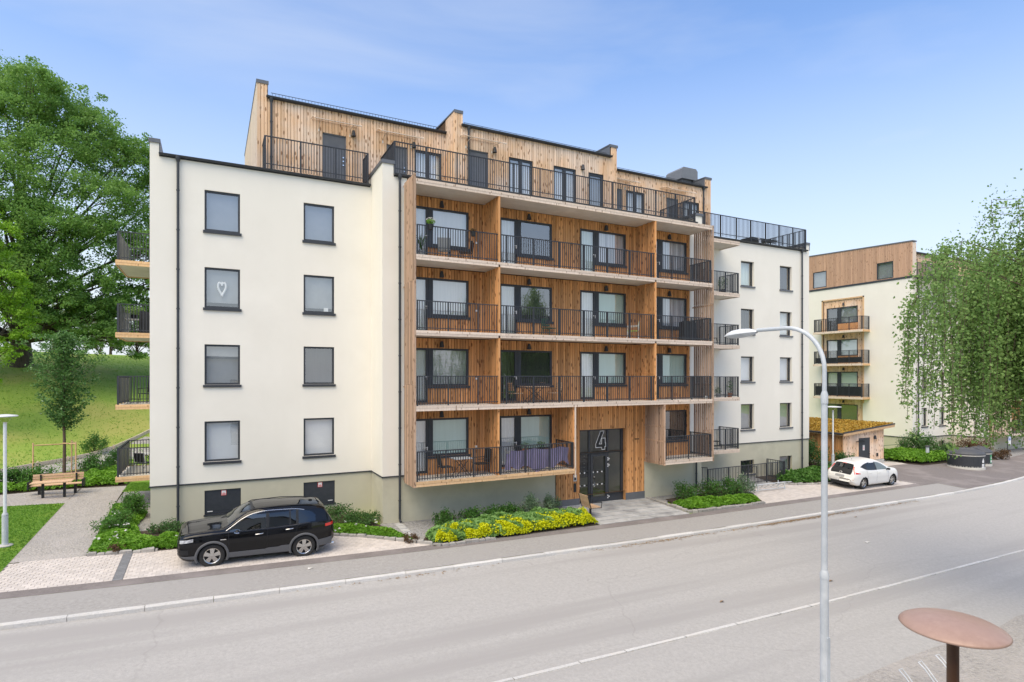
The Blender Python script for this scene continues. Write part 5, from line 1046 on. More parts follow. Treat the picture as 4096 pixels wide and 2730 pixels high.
def broadleaf(name, label, cat, base, H, trunk_r, lobes, lm, bm, leaf, per=26, k=42, group=None, lobe_r=(1.5, 2.6), tk=None, hue=.25):
    """tapered trunk, limbs running to each lobe of the crown, leaf clumps round every lobe"""
    bx, by, bz = base; t = thing(name, label, cat, base, group=group)
    mb = MB(); top = Vector((bx, by, bz + H * .62)); lean = Vector((random.uniform(-.4, .4), random.uniform(-.4, .4), 0))
    tp = [Vector((bx, by, bz - .3)).lerp(top, s) + lean * s for s in np.linspace(0, 1, 8)]
    mb.tube(tp, [trunk_r * (1.45 if i == 0 else 1.08 if i == 1 else 1 - .1 * i) for i in range(8)], 12)
    for (cx, cy, cz, r) in lobes:
        s = min(.95, max(.22, (cz - bz) / H * .62 / .62 * .75)); i = int(s * 7); a = tp[i]; e = Vector((cx, cy, cz))
        P = bez(a, e, (random.uniform(-.5, .5), random.uniform(-.5, .5), random.uniform(.2, 1.4)), 8); r0 = trunk_r * (.42 - .25 * s) * random.uniform(.8, 1.2); mb.tube(P, [max(.02, r0 * (1 - .12 * q)) for q in range(8)], 7)
        for q in range(5):
            d = unit(1)[0] * r * .85; j = random.randrange(4, 8); mb.tube(bez(P[j], e + Vector(d), (0, 0, .2), 4), [r0 * .28, r0 * .2, r0 * .13, .012], 5)
    mb.build('trunk', M[bm], t, smooth=True)
    pts = []; rn = []; sz = []
    for (cx, cy, cz, r) in lobes:
        n = int(per * (r / 2) ** 2); d = unit(n); d[:, 2] = np.abs(d[:, 2]) * RNG.choice([1, 1, 1, -1], n) ; rad = r * np.where(RNG.random(n) < .16, RNG.uniform(1.05, 1.42, n), RNG.uniform(.62, 1.08, n)); C_ = np.array([cx, cy, cz]) + d * rad[:, None] * np.array([1, 1, .72]); hb = RNG.random() * hue
        for q in C_:
            m_ = int(k * RNG.uniform(.5, 1.4)); cr = r * RNG.uniform(.14, .30); p = q + unit(m_) * (RNG.random(m_) ** .5)[:, None] * cr * np.array([1.2, 1.2, .85]); pts.append(p); rn.append(np.full(m_, hb + RNG.random() * .45) + RNG.random(m_) * .3)
    leaves('crown', np.concatenate(pts), leaf, lm, t, np.concatenate(rn), up=.6); return t
def bed(name, label, cat, poly, h, leaf, m, n, mound=.6, base=.0, seed=0, up=.9, edge=.3, rn=None):
    """ground cover: a mass of single leaves over an outline"""
    px = np.array([p[0] for p in poly]); py = np.array([p[1] for p in poly]); P = []
    def isin(x, y):
        c = np.zeros(len(x), bool)
        for i in range(len(poly)):
            ax, ay, bx_, by_ = px[i], py[i], px[(i + 1) % len(poly)], py[(i + 1) % len(poly)]
            with np.errstate(divide='ignore', invalid='ignore'): c ^= ((ay > y) != (by_ > y)) & (x < (bx_ - ax) * (y - ay) / (by_ - ay + 1e-12) + ax)
        return c
    def dist(x, y):
        d = np.full(len(x), 9.)
        for i in range(len(poly)):
            ax, ay, bx_, by_ = px[i], py[i], px[(i + 1) % len(poly)], py[(i + 1) % len(poly)]; l2 = (bx_ - ax) ** 2 + (by_ - ay) ** 2; t = np.clip(((x - ax) * (bx_ - ax) + (y - ay) * (by_ - ay)) / l2, 0, 1); d = np.minimum(d, np.hypot(x - ax - t * (bx_ - ax), y - ay - t * (by_ - ay)))
        return d
    x = RNG.uniform(px.min(), px.max(), n * 3); y = RNG.uniform(py.min(), py.max(), n * 3); k = isin(x, y); x, y = x[k][:n], y[k][:n]
    b = .5 + .5 * np.sin(x * 2.9 + seed) * np.sin(y * 3.3 + seed * 1.7) * .6 + .25 * np.sin(x * 7.1 + y * 5.3 + seed); b = np.clip(b, 0, 1)
    e = np.clip(dist(x, y) / edge, 0, 1) ** .6; top = h * (1 - mound + mound * b) * (.35 + .65 * e); z = gz(x, y) + base + top * RNG.uniform(.35, 1, len(x)) ** .45
    r = .2 + .45 * b + .45 * RNG.random(len(x)) - .1
    o = leaves(name, np.stack([x, y, z], 1), leaf, m, None, r, up=up, asp=.85); return tag(o, label, cat, kind='stuff')
def shrub(name, label, x, y, r, h, n, m, leaf=.07, zoff=0., group=None, lum=17, flat=1.):
    t = thing(name, label, 'shrub', (x, y, gf(x, y) + zoff), group=group); z0 = gf(x, y) + zoff; mb = MB(); P = []; rn = []
    for i in range(lum):
        a = RNG.uniform(0, 2 * PI); q = RNG.uniform(.1, 1.0) * r; c = np.array([x + math.cos(a) * q, y + math.sin(a) * q * flat, z0 + h * RNG.uniform(.3, .85) * (1.1 - .45 * q / r)]); mb.tube(bez((x, y, z0), c, (0, 0, .05), 4), [.02, .014, .01, .005], 5)
        for _ in range(5): d = unit(1)[0]; mb.tube([tuple(c), tuple(c + d * r * .3)], [.006, .003], 4, cap=False)
        m_ = n // lum; d = unit(m_); P.append(c + d * (RNG.uniform(.2, 1.15, m_) * r * .38)[:, None] * np.array([1, 1, min(1.6, h / r * .9)])); rn.append(np.full(m_, RNG.random() * .4) + RNG.random(m_) * .5)
    P = np.concatenate(P); P[:, 2] = np.maximum(P[:, 2], z0 + .03); mb.build('stems', M['twig'], t); leaves('foliage', P, leaf, m, t, np.concatenate(rn), up=.5); return t
# ================================================================== trees
ox, oy = -15.3, 66.3; oz = gf(ox, oy)
lob = []
for (dx, dy, dz, r) in [(0, 0, 24, 3.2), (-4, -1, 22.5, 3.2), (4, -1, 22, 3.0), (-8, -2, 19, 3.2), (7.4, -2, 18.6, 2.9), (0, -4, 20.5, 3.2), (3.5, -5, 17.5, 3.2), (-4, -5, 17.5, 3.3), (10.2, -1.5, 15.2, 2.8), (-11, -2, 15, 3.2), (7, -5.5, 14, 2.9), (0, -7, 14.5, 3.3), (-7, -6, 13, 3.2),
                      (11.6, -3.5, 11.6, 2.5), (13.2, -1, 13.6, 2.4), (9.4, -6, 9.5, 2.5), (4, -8, 10.5, 2.9), (-3.5, -8, 10, 2.9), (6.4, -7.5, 6.2, 2.4), (8.8, -5.5, 4.6, 2.0), (4.2, -8, 4.8, 2.2), (2.4, -8.5, 7, 2.3), (12.6, -4, 8.6, 2.1), (12.0, -4, 5.4, 1.5), (-9, -7, 7.5, 3), (-13, -4, 9.5, 3.2), (-6, -8.5, 5.6, 2.6), (9.0, -4, 18.4, 2.3), (5.5, -3, 20.6, 2.4), (-1.5, -8, 12.0, 2.5), (14.6, -2, 9.4, 2.2), (15.2, -1, 6.4, 2.0), (15.8, -2, 12.2, 2.2), (11.4, -3, 17.0, 2.0), (2.0, -5, 23.0, 2.2), (-12, -3, 19, 2.6), (0, -6, 7.2, 2.4), (-2, -6, 9.2, 2.4), (3.2, -6, 8.6, 2.3), (1.2, -7.5, 4.6, 1.7), (-3.6, -7, 4.4, 1.8), (6.5, -6.5, 10.8, 2.3), (9.8, -5, 6.8, 2.0), (-8, -7, 10, 2.6), (2, -6.5, 12, 2.4), (7.5, -8, 2.4, 1.7), (9.6, -7.5, 1.6, 1.6), (5.4, -8.5, 2.0, 1.6), (3.4, -8, 3.2, 1.6), (11.2, -6, 2.6, 1.4), (-5, -8, 1.8, 1.8), (-7.5, -8, 2.8, 2.0), (8.4, -7, 4.4, 1.9), (6.2, -7, 4.2, 1.8)]:
    lob.append((ox + dx, oy + dy, oz + dz, r))
broadleaf('oak_tree', 'huge broad oak with dark trunk on the grassy hill at the left', 'tree', (ox, oy, oz), 26, .68, lob, 'oakleaf', 'bark', .21, per=58, k=62)
lx, ly = -14.6, 51.0; lz = gf(lx, ly); lob = [(lx + dx, ly + dy, lz + dz, r) for dx, dy, dz, r in [(1.6, -1, 5.4, 1.5), (2.6, -1, 7.6, 1.5), (2.4, -1.5, 9.8, 1.5), (1.2, -1, 11.8, 1.5), (2.1, -1.5, 12.9, 1.3), (.4, -1, 14.6, 1.6), (.8, -1, 3.6, 1.2), (-1.6, 0, 8, 2.2), (-1.4, 0, 12, 2.2), (-.4, -1.6, 6.4, 1.6), (0, -1.6, 9.6, 1.7), (-1.2, 0, 16, 1.8), (3.2, -1, 6.2, 1.0), (3.0, -1.2, 8.8, 1.0)]]
broadleaf('linden_tree', 'bright yellow green leafy tree at the left edge in front of the oak', 'tree', (lx, ly, lz), 16, .3, lob, 'lindenleaf', 'bark', .17, per=60, k=60)
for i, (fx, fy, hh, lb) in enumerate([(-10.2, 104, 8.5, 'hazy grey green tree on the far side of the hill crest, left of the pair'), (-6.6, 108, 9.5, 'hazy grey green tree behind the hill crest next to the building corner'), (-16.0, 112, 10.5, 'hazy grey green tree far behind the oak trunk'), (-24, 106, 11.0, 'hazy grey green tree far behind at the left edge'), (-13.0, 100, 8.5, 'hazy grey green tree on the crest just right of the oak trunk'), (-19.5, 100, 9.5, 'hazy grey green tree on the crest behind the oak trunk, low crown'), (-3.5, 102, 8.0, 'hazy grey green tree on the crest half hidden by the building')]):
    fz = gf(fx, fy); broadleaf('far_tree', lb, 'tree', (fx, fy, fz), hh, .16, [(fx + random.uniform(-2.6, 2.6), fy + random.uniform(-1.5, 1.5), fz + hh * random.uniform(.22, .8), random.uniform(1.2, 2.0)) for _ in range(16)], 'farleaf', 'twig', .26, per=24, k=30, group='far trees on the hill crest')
# young staked tree
yx, yy = -6.94, 37.8; yz = gf(yx, yy); T = thing('young_tree', 'slender young staked tree with pale leaf tips behind the garden bench', 'tree', (yx, yy, yz)); mb = MB()
mb.tube([(yx, yy, yz - .1), (yx + .02, yy, yz + 1.5), (yx - .02, yy, yz + 3.5), (yx + .03, yy, yz + 5.8), (yx, yy, yz + 7.4)], [.085, .07, .055, .035, .012], 8); P = []; rn = []
for i in range(58):
    t = i / 57; z = yz + 2.3 + t * 4.7; a = i * 2.4; ln = (1.75 * math.sin(PI * min(1, (t * .78 + .16))) ** 1.1 + .12) * RNG.uniform(.55, 1.15); e = Vector((yx + math.cos(a) * ln * .95, yy + math.sin(a) * ln * .95, z + ln * .75 + .1)); pl = bez((yx, yy, z), e, (0, 0, -.02), 5); mb.tube(pl, [.018, .013, .01, .007, .004], 5)
    for q in range(1, 5):
        m_ = 40; p = np.array(pl[q]) + unit(m_) * (RNG.random(m_) ** .5)[:, None] * np.array([.30, .30, .22]); P.append(p); rn.append(RNG.random(m_) * .62 + .32 * (q == 4) * (RNG.random(m_) > .3) + .02)
mb.build('trunk', M['youngbark'], T, smooth=True); leaves('crown', np.concatenate(P), .13, 'youngleaf', T, np.concatenate(rn), up=.9)
stk = thing('tree_stake', 'three pale wooden stakes with cross bars round the young tree', 'stake', (yx, yy, yz)); 
for dx, dy in ((-1.15, -.6), (.55, -.3), (.2, .7)): mb = MB(); x, y = yx + dx, yy + dy; mb.tube([(x, y, gf(x, y) - .1), (x, y, gf(x, y) + 1.75)], .035, 8); mb.build('post', M['woodfresh'], stk, smooth=True)
for a, b in (((-1.15, -.6), (-.05, -.05)), ((-.05, -.05), (.55, -.3)), ((.2, .7), (.55, -.3))): mb = MB(); z = yz + 1.66; mb.tube([(yx + a[0], yy + a[1], z), (yx + b[0], yy + b[1], z - .04)], .03, 8); mb.build('cross_bar', M['woodfresh'], stk, smooth=True)
# weeping birch
def birch(label, bx, by, H, R, strands, seed, leaf=.075, keep=None, cover=1., lowest=.28, floor_=3.4, extra=()):
    rg = np.random.default_rng(seed); bz_ = gf(bx, by) - .1; T = thing('birch_tree', label, 'tree', (bx, by, bz_)); mb = MB(); tp = [Vector((bx + .25 * math.sin(s * 5), by + .2 * math.sin(s * 4), bz_ + H * s)) for s in np.linspace(0, .97, 10)]; mb.tube(tp, [.24 * (1 - .095 * i) + .01 for i in range(10)], 10); tw = MB(); P = []; rn = []
    for i in range(strands + len(extra)):
        a = rg.uniform(0, 2 * PI)
        if keep: a = rg.uniform(*keep) if rg.random() < .78 else a
        s = rg.uniform(lowest, .95); st = tp[int(s * 9)]; out = R * (1 - .8 * max(0, (s - .68) / .3)) * rg.uniform(.35, 1.0) ** .7 * rg.uniform(.75, 1.05); rise = rg.uniform(.8, 3.6) * (1 - s * .6)
        e = Vector((st.x + math.cos(a) * out, st.y + math.sin(a) * out, st.z + rise)); nq = 4
        if i >= strands:                               # leading limbs that carry the shoulder of the crown
            e = Vector(extra[i - strands]); st = tp[5]; a = math.atan2(e.y - st.y, e.x - st.x); out = R; s = .5; nq = 11
        limb = bez(st, e, (0, 0, rise * .7), 6); r0 = .05 * (1.1 - s); tw.tube(limb, [r0, r0 * .8, r0 * .6, r0 * .42, r0 * .28, .008], 5)
        for q in range(nq):
            p0 = limb[rg.integers(2, 6)]; ln = rg.uniform(1.2, 4.6) * (.6 + .6 * (out / R)); ln = min(ln, p0.z - bz_ - floor_ - rg.uniform(0, 1.6)); d = Vector((math.cos(a) * rg.uniform(.0, .5) + rg.normal() * .18, math.sin(a) * rg.uniform(0, .5) + rg.normal() * .18, 0))
            if ln < .5: continue
            pts = [Vector(p0) + d * (t ** .6) + Vector((.06 * math.sin(t * 9 + i), .06 * math.cos(t * 7 + i), -ln * t ** 1.25)) for t in np.linspace(0, 1, 8)]; tw.tube(pts, [.007] * 8, 3, cap=False)
            n = int(ln * 46 * cover); t = rg.random(n); ar = np.array([list(v) for v in pts]); f = t * 7; j = np.minimum(f.astype(int), 6); c_ = ar[j] + (ar[j + 1] - ar[j]) * (f - j)[:, None]; sp_ = .08 + .08 * (1 - t); c_ += rg.normal(size=(n, 3)) * np.stack([sp_, sp_, sp_ * .7], 1); P.append(c_); rn.append(np.full(n, rg.random() * .45) + rg.random(n) * .45)
        n = int(out * 46 * cover); t = rg.random(n); ar = np.array([list(v) for v in limb]); f = t * 5; j = np.minimum(f.astype(int), 4); c_ = ar[j] + (ar[j + 1] - ar[j]) * (f - j)[:, None] + rg.normal(size=(n, 3)) * .28; P.append(c_); rn.append(np.full(n, rg.random() * .5) + rg.random(n) * .45)
    mb.build('trunk', M['birchbark'], T, smooth=True); tw.build('branches', M['twig'], T, smooth=True); leaves('crown', np.concatenate(P), leaf, 'birchleaf', T, np.concatenate(rn), up=.1, asp=.72, droop=.5); return T
birch('weeping birch with hanging leafy strands at the right edge', 22.6, 6.9, 14.0, 4.3, 105, 11, leaf=.085, keep=(1.7, 3.25), cover=1.5, lowest=.45, floor_=4.9,
      extra=[(18.89, 8.86, 9.45), (17.76, 8.87, 9.02), (17.88, 9.37, 8.56), (20.36, 9.22, 9.64), (18.99, 8.24, 9.02), (17.15, 9.18, 7.78), (16.88, 8.2, 8.48), (19.23, 9.8, 8.14), (17.92, 8.23, 8.18), (17.94, 9.34, 7.36), (19.26, 9.22, 7.63), (19.0, 9.36, 9.38)])
birch('tall birch standing across the street behind the camera', 15.5, -6.5, 15, 5.0, 130, 5, leaf=.10, cover=.7)
birch('second birch across the street, seen only mirrored in the windows', 24, -9, 16, 5.2, 130, 8, leaf=.10, cover=.7)
# ================================================================== planting beds
bed('ground_cover', 'leafy green ground cover with white flowers beside the gravel path', 'plants', [(-3.52, 22.42), (-1.7, 22.3), (-1.2, 23.2), (-2.2, 23.7), (-2.5, 25.3), (-2.3, 27.0), (-3.1, 28.2), (-3.6, 28.6)], .34, .10, 'cover', 9000, seed=1)
bed('ground_cover', 'bright green ground cover in front of the black car bonnet', 'plants', [(-2.4, 22.32), (.4, 22.25), (.6, 23.3), (-1.6, 23.4)], .36, .12, 'cover', 5000, seed=2)
bed('ground_cover', 'green ground cover strip behind the black car', 'plants', [(.4, 22.25), (3.9, 22.15), (5.0, 21.62), (6.5, 20.35), (6.1, 21.5), (4.6, 23.0), (.6, 23.3)], .34, .11, 'cover', 9500, seed=3)
shrub('shrub', 'dark green low shrub between the black car and the cream wall', 4.2, 23.5, .95, .75, 2600, 'darkshrub', .075); shrub('shrub', 'dark leafy shrub by the downpipe step', 5.3, 23.2, .7, .5, 1500, 'darkshrub', .07)
shrub('shrub', 'upright fern green shrub at the gravel edge by the left corner', -2.75, 26.6, .62, .95, 2600, 'coverdark', .07); shrub('shrub', 'feathery green shrub in the left corner bed', -3.0, 24.9, .7, .75, 2600, 'coverdark', .065); shrub('shrub', 'small dark shrub against the left wall corner', -1.4, 24.1, .55, .55, 1300, 'darkshrub', .07)
shrub('shrub', 'reddish brown dying plant at the bed tip', 6.35, 20.5, .28, .3, 500, 'redbrown', .06)
shrub('shrub', 'reddish brown plant at the paving edge left of the dark band', -2.75, 22.55, .3, .25, 450, 'redbrown', .06)
bed('lady_mantle', 'mass of pale green lobed leaves below the long balcony', 'plants', [(7.0, 19.8), (9.4, 19.75), (13.8, 20.0), (14.2, 20.7), (13.9, 21.5), (11, 21.6), (8.4, 21.3), (7.0, 20.6)], .56, .19, 'mantle', 9500, seed=4, mound=.5)
for i, (x0, x1, y0, y1, n) in enumerate(((9.4, 11.1, 19.66, 20.45, 4200), (10.9, 12.5, 19.75, 20.85, 5000), (12.3, 14.3, 19.85, 20.95, 6000), (8.2, 9.3, 19.64, 20.2, 2200), (7.05, 7.9, 19.62, 20.1, 1300), (7.8, 8.3, 20.2, 20.7, 700), (10.0, 10.8, 20.7, 21.0, 600), (9.2, 9.6, 20.3, 20.6, 250), (7.1, 14.2, 19.7, 20.9, 3600))):
    bed('flower_patch', ('long yellow flower mass in the middle of the street bed', 'broad yellow flower mass towards the entrance bench', 'big yellow flower mass next to the entrance bench', 'small yellow flower clump left in the street bed', 'yellow flower clump at the left tip of the street bed', 'few yellow flowers among the lobed leaves', 'yellow flower sprays at the back of the street bed', 'tiny yellow flower spray between lobed leaves', 'loose yellow flower sprays along the whole front of the street bed')[i], 'flowers', [(x0, y0 + .1), ((x0 + x1) / 2, y0), (x1, y0 + .12), (x1 - .1, y1), ((x0 + x1) / 2, y1 + .1), (x0 + .1, y1 - .1)], .57, .065, 'yellow', n, seed=i * 2.3, mound=.62, edge=.12)
shrub('shrub', 'grey green bushy shrub left of the two beside the entrance', 11.95, 21.7, .5, 1.0, 2600, 'greengray', .06); shrub('shrub', 'grey green bushy shrub nearest the entrance door', 13.2, 21.9, .48, .9, 2400, 'greengray', .06)
for i, (x, lb) in enumerate(((8.2, 'bright green fern like shrub at the wall, leftmost of four'), (9.4, 'bright green fern like shrub at the wall, second of four'), (10.3, 'bright green fern like shrub at the wall, third of four'), (11.1, 'bright green fern like shrub at the wall, rightmost of four'))): shrub('shrub', lb, x, 21.7 + .1 * (i % 2), .55, .68, 1500, 'coverdark', .08, group='fern like shrubs along the plinth')
bed('ground_cover', 'dense bright green ground cover right of the entrance slabs', 'plants', [(19.6, 20.4), (20.2, 20.2), (24.1, 20.1), (24.6, 20.9), (20.2, 21.5), (19.6, 21.3)], .40, .12, 'cover', 9000, seed=6)
for i, (x, y, r, h, lb) in enumerate(((20.9, 22.0, .7, .85, 'green shrub at the right of the entrance, nearest the door'), (22.4, 21.9, .75, .95, 'green shrub in the middle of the bed below the small balcony'), (23.8, 21.8, .7, .9, 'green shrub at the railing corner'), (24.8, 21.8, .6, 1.0, 'greyish green shrub beside the bike rack'))): shrub('shrub', lb, x, y, r, h, 1900, 'coverdark' if i < 3 else 'greengray', .075)
bed('ground_cover', 'green ground cover along the right wing wall', 'plants', [(29.3, 23.2), (29.8, 22.4), (32.0, 21.9), (35.8, 21.8), (37.2, 23.6), (36.5, 24.6), (34.3, 24.6), (30.5, 24.2)], .5, .13, 'coverdark', 9000, seed=7)
shrub('shrub', 'tall dark green bush at the building corner beside the shed', 36.3, 26.2, 1.0, 2.0, 4200, 'darkshrub', .10); shrub('shrub', 'dark green bush under the park lamp by the shed', 36.8, 24.2, .8, 1.2, 2400, 'darkshrub', .09)
bed('ground_cover', 'bright green hedge like ground cover by the second block', 'plants', [(44.0, 24.0), (44.5, 23.35), (48.3, 23.35), (49.0, 24.2), (48.4, 26.4), (44, 26.6), (43.2, 25.2)], .72, .15, 'cover', 10000, seed=8, mound=.3)
shrub('shrub', 'round dark green bush behind the bollard light', 48.2, 25.4, 1.25, 1.9, 4600, 'darkshrub', .11); shrub('shrub', 'reddish brown bush behind the waste container', 54.0, 24.6, 1.3, 1.5, 2600, 'redbrown', .10); shrub('shrub', 'dark low shrub left of the brown bush', 51.8, 25.4, .8, .9, 1500, 'darkshrub', .10); shrub('shrub', 'olive shrub right of the waste containers', 53.4, 22.4, .6, .8, 1100, 'redbrown', .09)
bed('hedge_planting', 'green hedge planting behind the garden bench', 'plants', [(-9.0, 32.2), (-6.8, 33.05), (-5.4, 33.3), (-3.75, 33.6), (-3.6, 36.5), (-4.4, 39.5), (-6.2, 36.4), (-7.4, 34.4), (-9.2, 33.4)], .42, .13, 'cover', 11000, seed=9)
for x, y, r, h, lb in ((-8.2, 34.2, .75, .9, 'dark bush at the left behind the bench'), (-7.6, 35.0, .7, .9, 'green bush left of the young tree'), (-5.6, 38.0, .9, 1.0, 'dark green bush right of the young tree'), (-4.7, 39.6, .85, 1.1, 'brownish green bush by the plank edging'), (-6.9, 46.3, .75, 1.2, 'lone dark bush at the foot of the hill')): shrub('shrub', lb, x, y, r, h, 1700, 'coverdark', .10)
P = []
for (x0, x1, y0, y1, n) in ((-3.5, -2.6, 22.6, 28.3, 34), (-1.4, .2, 22.4, 23.2, 4), (3.2, 5.6, 21.4, 22.6, 9)):
    for _ in range(n): x, y = RNG.uniform(x0, x1), RNG.uniform(y0, y1); P += [(x, y, gf(x, y) + .36) + RNG.normal(size=3) * .012 for _ in range(4)]
tag(leaves('white_flowers', P, .07, 'petal', None, up=1.5, asp=1.), 'scattered small white flowers over the ground cover', 'flowers', kind='stuff')
# grass blades on the lawns
x = np.concatenate([RNG.uniform(-11, -5.43, 26000), RNG.uniform(-3.66, -2.1, 2500)]); y = np.concatenate([RNG.uniform(20.8, 29.6, 26000), RNG.uniform(31.65, 34, 2500)])
tag(leaves('lawn_grass', np.stack([x, y, gz(x, y) + .03], 1), .075, 'cover', None, RNG.random(len(x)) * .6, up=.2, asp=.22), 'short mown grass of the lawn by the park lamp', 'grass', kind='stuff')
y = RNG.uniform(39, 80, 16000) ; x = -y * RNG.uniform(.02, .36, 16000); tag(leaves('hill_grass', np.stack([x, y, gz(x, y) + .03], 1), .14, 'cover', None, RNG.random(len(x)) * .5 + .35, up=.6, asp=.25), 'rough grass on the hill slope', 'grass', kind='stuff')
x = RNG.uniform(38, 43, 7000); x = RNG.uniform(sx0 - .3, sx1 + .7, 7000); y = RNG.uniform(sy0 - .25, sy1 + .2, 7000); leaves('sedum', np.stack([x, y, 1.86 + (x - sx0 + .35) * .0763 + .02], 1), .13, 'sedumleaf', rf, up=.8, asp=.8)['kind'] = 'stuff'
# edging stones
def edging(label, pts, s0=.22, s1=.4, w_=.14, h=.12):
    t = thing('edging_stones', label, 'stones', (pts[0][0], pts[0][1], gf(*pts[0])))
    for i in range(len(pts) - 1):
        a, b = Vector(pts[i]), Vector(pts[i + 1]); l = (b - a).length; u = (b - a) / l; s = 0; n = Vector((-u.y, u.x))
        while s < l - .05:
            d = min(random.uniform(s0, s1), l - s); mb = MB(); q = MB(); q.bevbox(.008, d - .008, -w_ / 2, w_ / 2, -.1, h * random.uniform(.6, 1), b=.025, jit=.014); c_ = a + u * s
            z = gf(c_.x, c_.y); q.v = [(c_.x + u.x * v[0] + n.x * v[1], c_.y + u.y * v[0] + n.y * v[1], z + v[2]) for v in q.v]; q.build('stone', M['roughstone'], t); s += d
edging('row of rough granite stones edging the bed behind the car', [(2.6, 22.14), (3.9, 22.1), (5.0, 21.5), (6.75, 20.12), (7.25, 19.62), (9.4, 19.68)]); edging('row of granite stones edging the bed right of the entrance', [(19.32, 22.85), (19.42, 20.2), (19.9, 20.02), (24.25, 19.92)]); edging('granite stones in front of the left corner bed', [(-3.52, 22.38), (-1.6, 22.22)]); edging('granite stones edging the bed at the right wing', [(28.9, 22.8), (29.7, 22.2), (31.8, 21.72), (35.8, 21.62)])
mb = MB()
for i in range(5): z = gf(6.55, 20.9 + i * .42); mb.bevbox(6.42, 6.72, 20.75 + i * .42, 21.15 + i * .42, z - .04, z + .03, b=.01)
tag(mb.build('drain_channel', M['slab']), 'short run of concrete gutter stones below the downpipe', 'drain')
# plank edging at the foot of the hill
t = thing('plank_edging', 'low reddish plank edging along the foot of the hill', 'edging', (-8, 43, gf(-8, 43))); pts = [(-13.5, 31.5 + 2.0), (-9.9, 38.8), (-8.8, 41.4), (-7.8, 43.5), (-6.0, 47.4), (-3.6, 52)]
pts[0] = (-14, 34.5)
for i in range(len(pts) - 1):
    (ax, ay), (bx_, by_) = pts[i], pts[i + 1]
    for s in range(2):
        p, q = (ax + (bx_ - ax) * s / 2, ay + (by_ - ay) * s / 2), (ax + (bx_ - ax) * (s + 1) / 2, ay + (by_ - ay) * (s + 1) / 2); mb = MB(); z0, z1 = gf(*p), gf(*q); mb.quad((p[0], p[1], z0 - .1), (q[0], q[1], z1 - .1), (q[0], q[1], z1 + .24), (p[0], p[1], z0 + .24)); mb.quad((p[0], p[1], z0 + .24), (q[0], q[1], z1 + .24), (q[0] - .05, q[1] + .03, z1 + .24), (p[0] - .05, p[1] + .03, z0 + .24)); mb.build('plank', M['woodgray'], t)
    mb = MB(); z = gf(ax, ay); mb.box(ax - .04, ax + .04, ay - .06, ay + .0, z - .1, z + .32); mb.build('peg', M['woodgray'], t)
# litter along the kerb and scraps
x = np.concatenate([RNG.normal(23.5, 2.2, 900), RNG.normal(15.5, 1.4, 260), RNG.uniform(26, 33, 200), RNG.normal(5.8, 1.3, 60)]); y = np.array([kY(v) for v in x]) - np.abs(RNG.normal(.05, .09, len(x))); z = gz(x, y) - .095
tag(leaves('leaf_litter', np.stack([x, y, z], 1), .07, 'litter', None, up=4), 'brown leaf litter gathered in the gutter along the far kerb', 'litter', kind='stuff')
for (x, y, s, lb) in ((2.6, 18.9, .16, 'crumpled white paper scrap on the pavement near the black car'), (23.2, 14.2, .22, 'pale scrap lying on the far road lane')):
    mb = MB(); z = gf(x, y) - (.0 if y > 17.7 else .1); mb.quad((x, y, z + .01), (x + s, y + .03, z + .03), (x + s * .9, y + s * .6, z + .015), (x + .02, y + s * .5, z + .04)); tag(mb.build('paper_scrap', M['debris']), lb, 'litter')
M['litterleaf'] = mat('dry_leaf', (.30, .19, .10), rough=.9)
for (x, y, s, lb) in ((13.2, 12.4, .2, 'dry brown leaf on the road beside the stone line, left one'), (17.9, 12.2, .22, 'dry brown leaf on the road beside the stone line, right one'), (26.5, 16.8, .2, 'curled dry leaf near the far kerb')):
    mb = MB(); z = gf(x, y) - .1; mb.quad((x, y, z + .01), (x + s * .5, y - .04, z + .05), (x + s, y + .02, z + .012), (x + s * .5, y + .07, z + .02)); tag(mb.build('fallen_leaf', M['litterleaf']), lb, 'leaf')
# ================================================================== lamps and street furniture
sl = thing('street_lamp', 'tall galvanised street lamp with curved arm in the right foreground', 'lamp', (9.12, 6.3, gf(9.12, 6.3) - .11)); lx, ly = 9.12, 6.3; z0 = gf(lx, ly) - .11
mb = MB(); mb.tube([(lx, ly, z0), (lx, ly, 2.28)], .067, 20); mb.build('lower_pole', M['steel'], sl, smooth=True); mb = MB(); mb.tube([(lx, ly, 2.2), (lx, ly, 5.2)], .049, 18); mb.lathe([(.049, 2.36), (.07, 2.3), (.07, 2.22)], (lx, ly, 0), 20); mb.build('middle_pole', M['steel'], sl, smooth=True)
mb = MB(); mb.lathe([(.038, 5.36), (.057, 5.30), (.057, 5.15)], (lx, ly, 0), 20); R = .75; pts = [(lx, ly, 5.2), (lx, ly, 5.5)] + [(lx, ly + R * (1 - math.cos(t)), 5.72 + R * math.sin(t)) for t in np.linspace(0, PI / 2, 12)] + [(lx, ly + 1.35, 6.475)]; mb.tube(pts, .036, 14); mb.build('arm', M['steel'], sl, smooth=True)
mb = MB(); prof = [(0, .0), (.10, .05), (.22, .10), (.42, .13), (.62, .12), (.74, .08), (.82, .03)]
def lh(u, v):
    i = u * 6; k = min(int(i), 5); f = i - k; s = prof[k][0] + (prof[k + 1][0] - prof[k][0]) * f; w_ = prof[k][1] + (prof[k + 1][1] - prof[k][1]) * f; a = PI * v; return (lx + math.cos(a) * w_ * 1.05, ly + 1.3 + s, 6.45 + math.sin(a) * w_ * .8 - s * .06)
mb.grid(lh, np.linspace(0, 1, 25), np.linspace(0, 1, 13)); mb.build('lamp_head', M['whitesteel'], sl, smooth=True)
mb = MB(); mb.grid(lambda u, v: (lh(u, 0)[0] * (1 - v) + lh(u, 1)[0] * v, lh(u, 0)[1], lh(u, 0)[2] - .07 * math.sin(PI * u) * math.sin(PI * v)), np.linspace(0.1, 1, 14), np.linspace(0, 1, 9)); mb.build('lamp_bowl', M['steel'], sl, smooth=True)
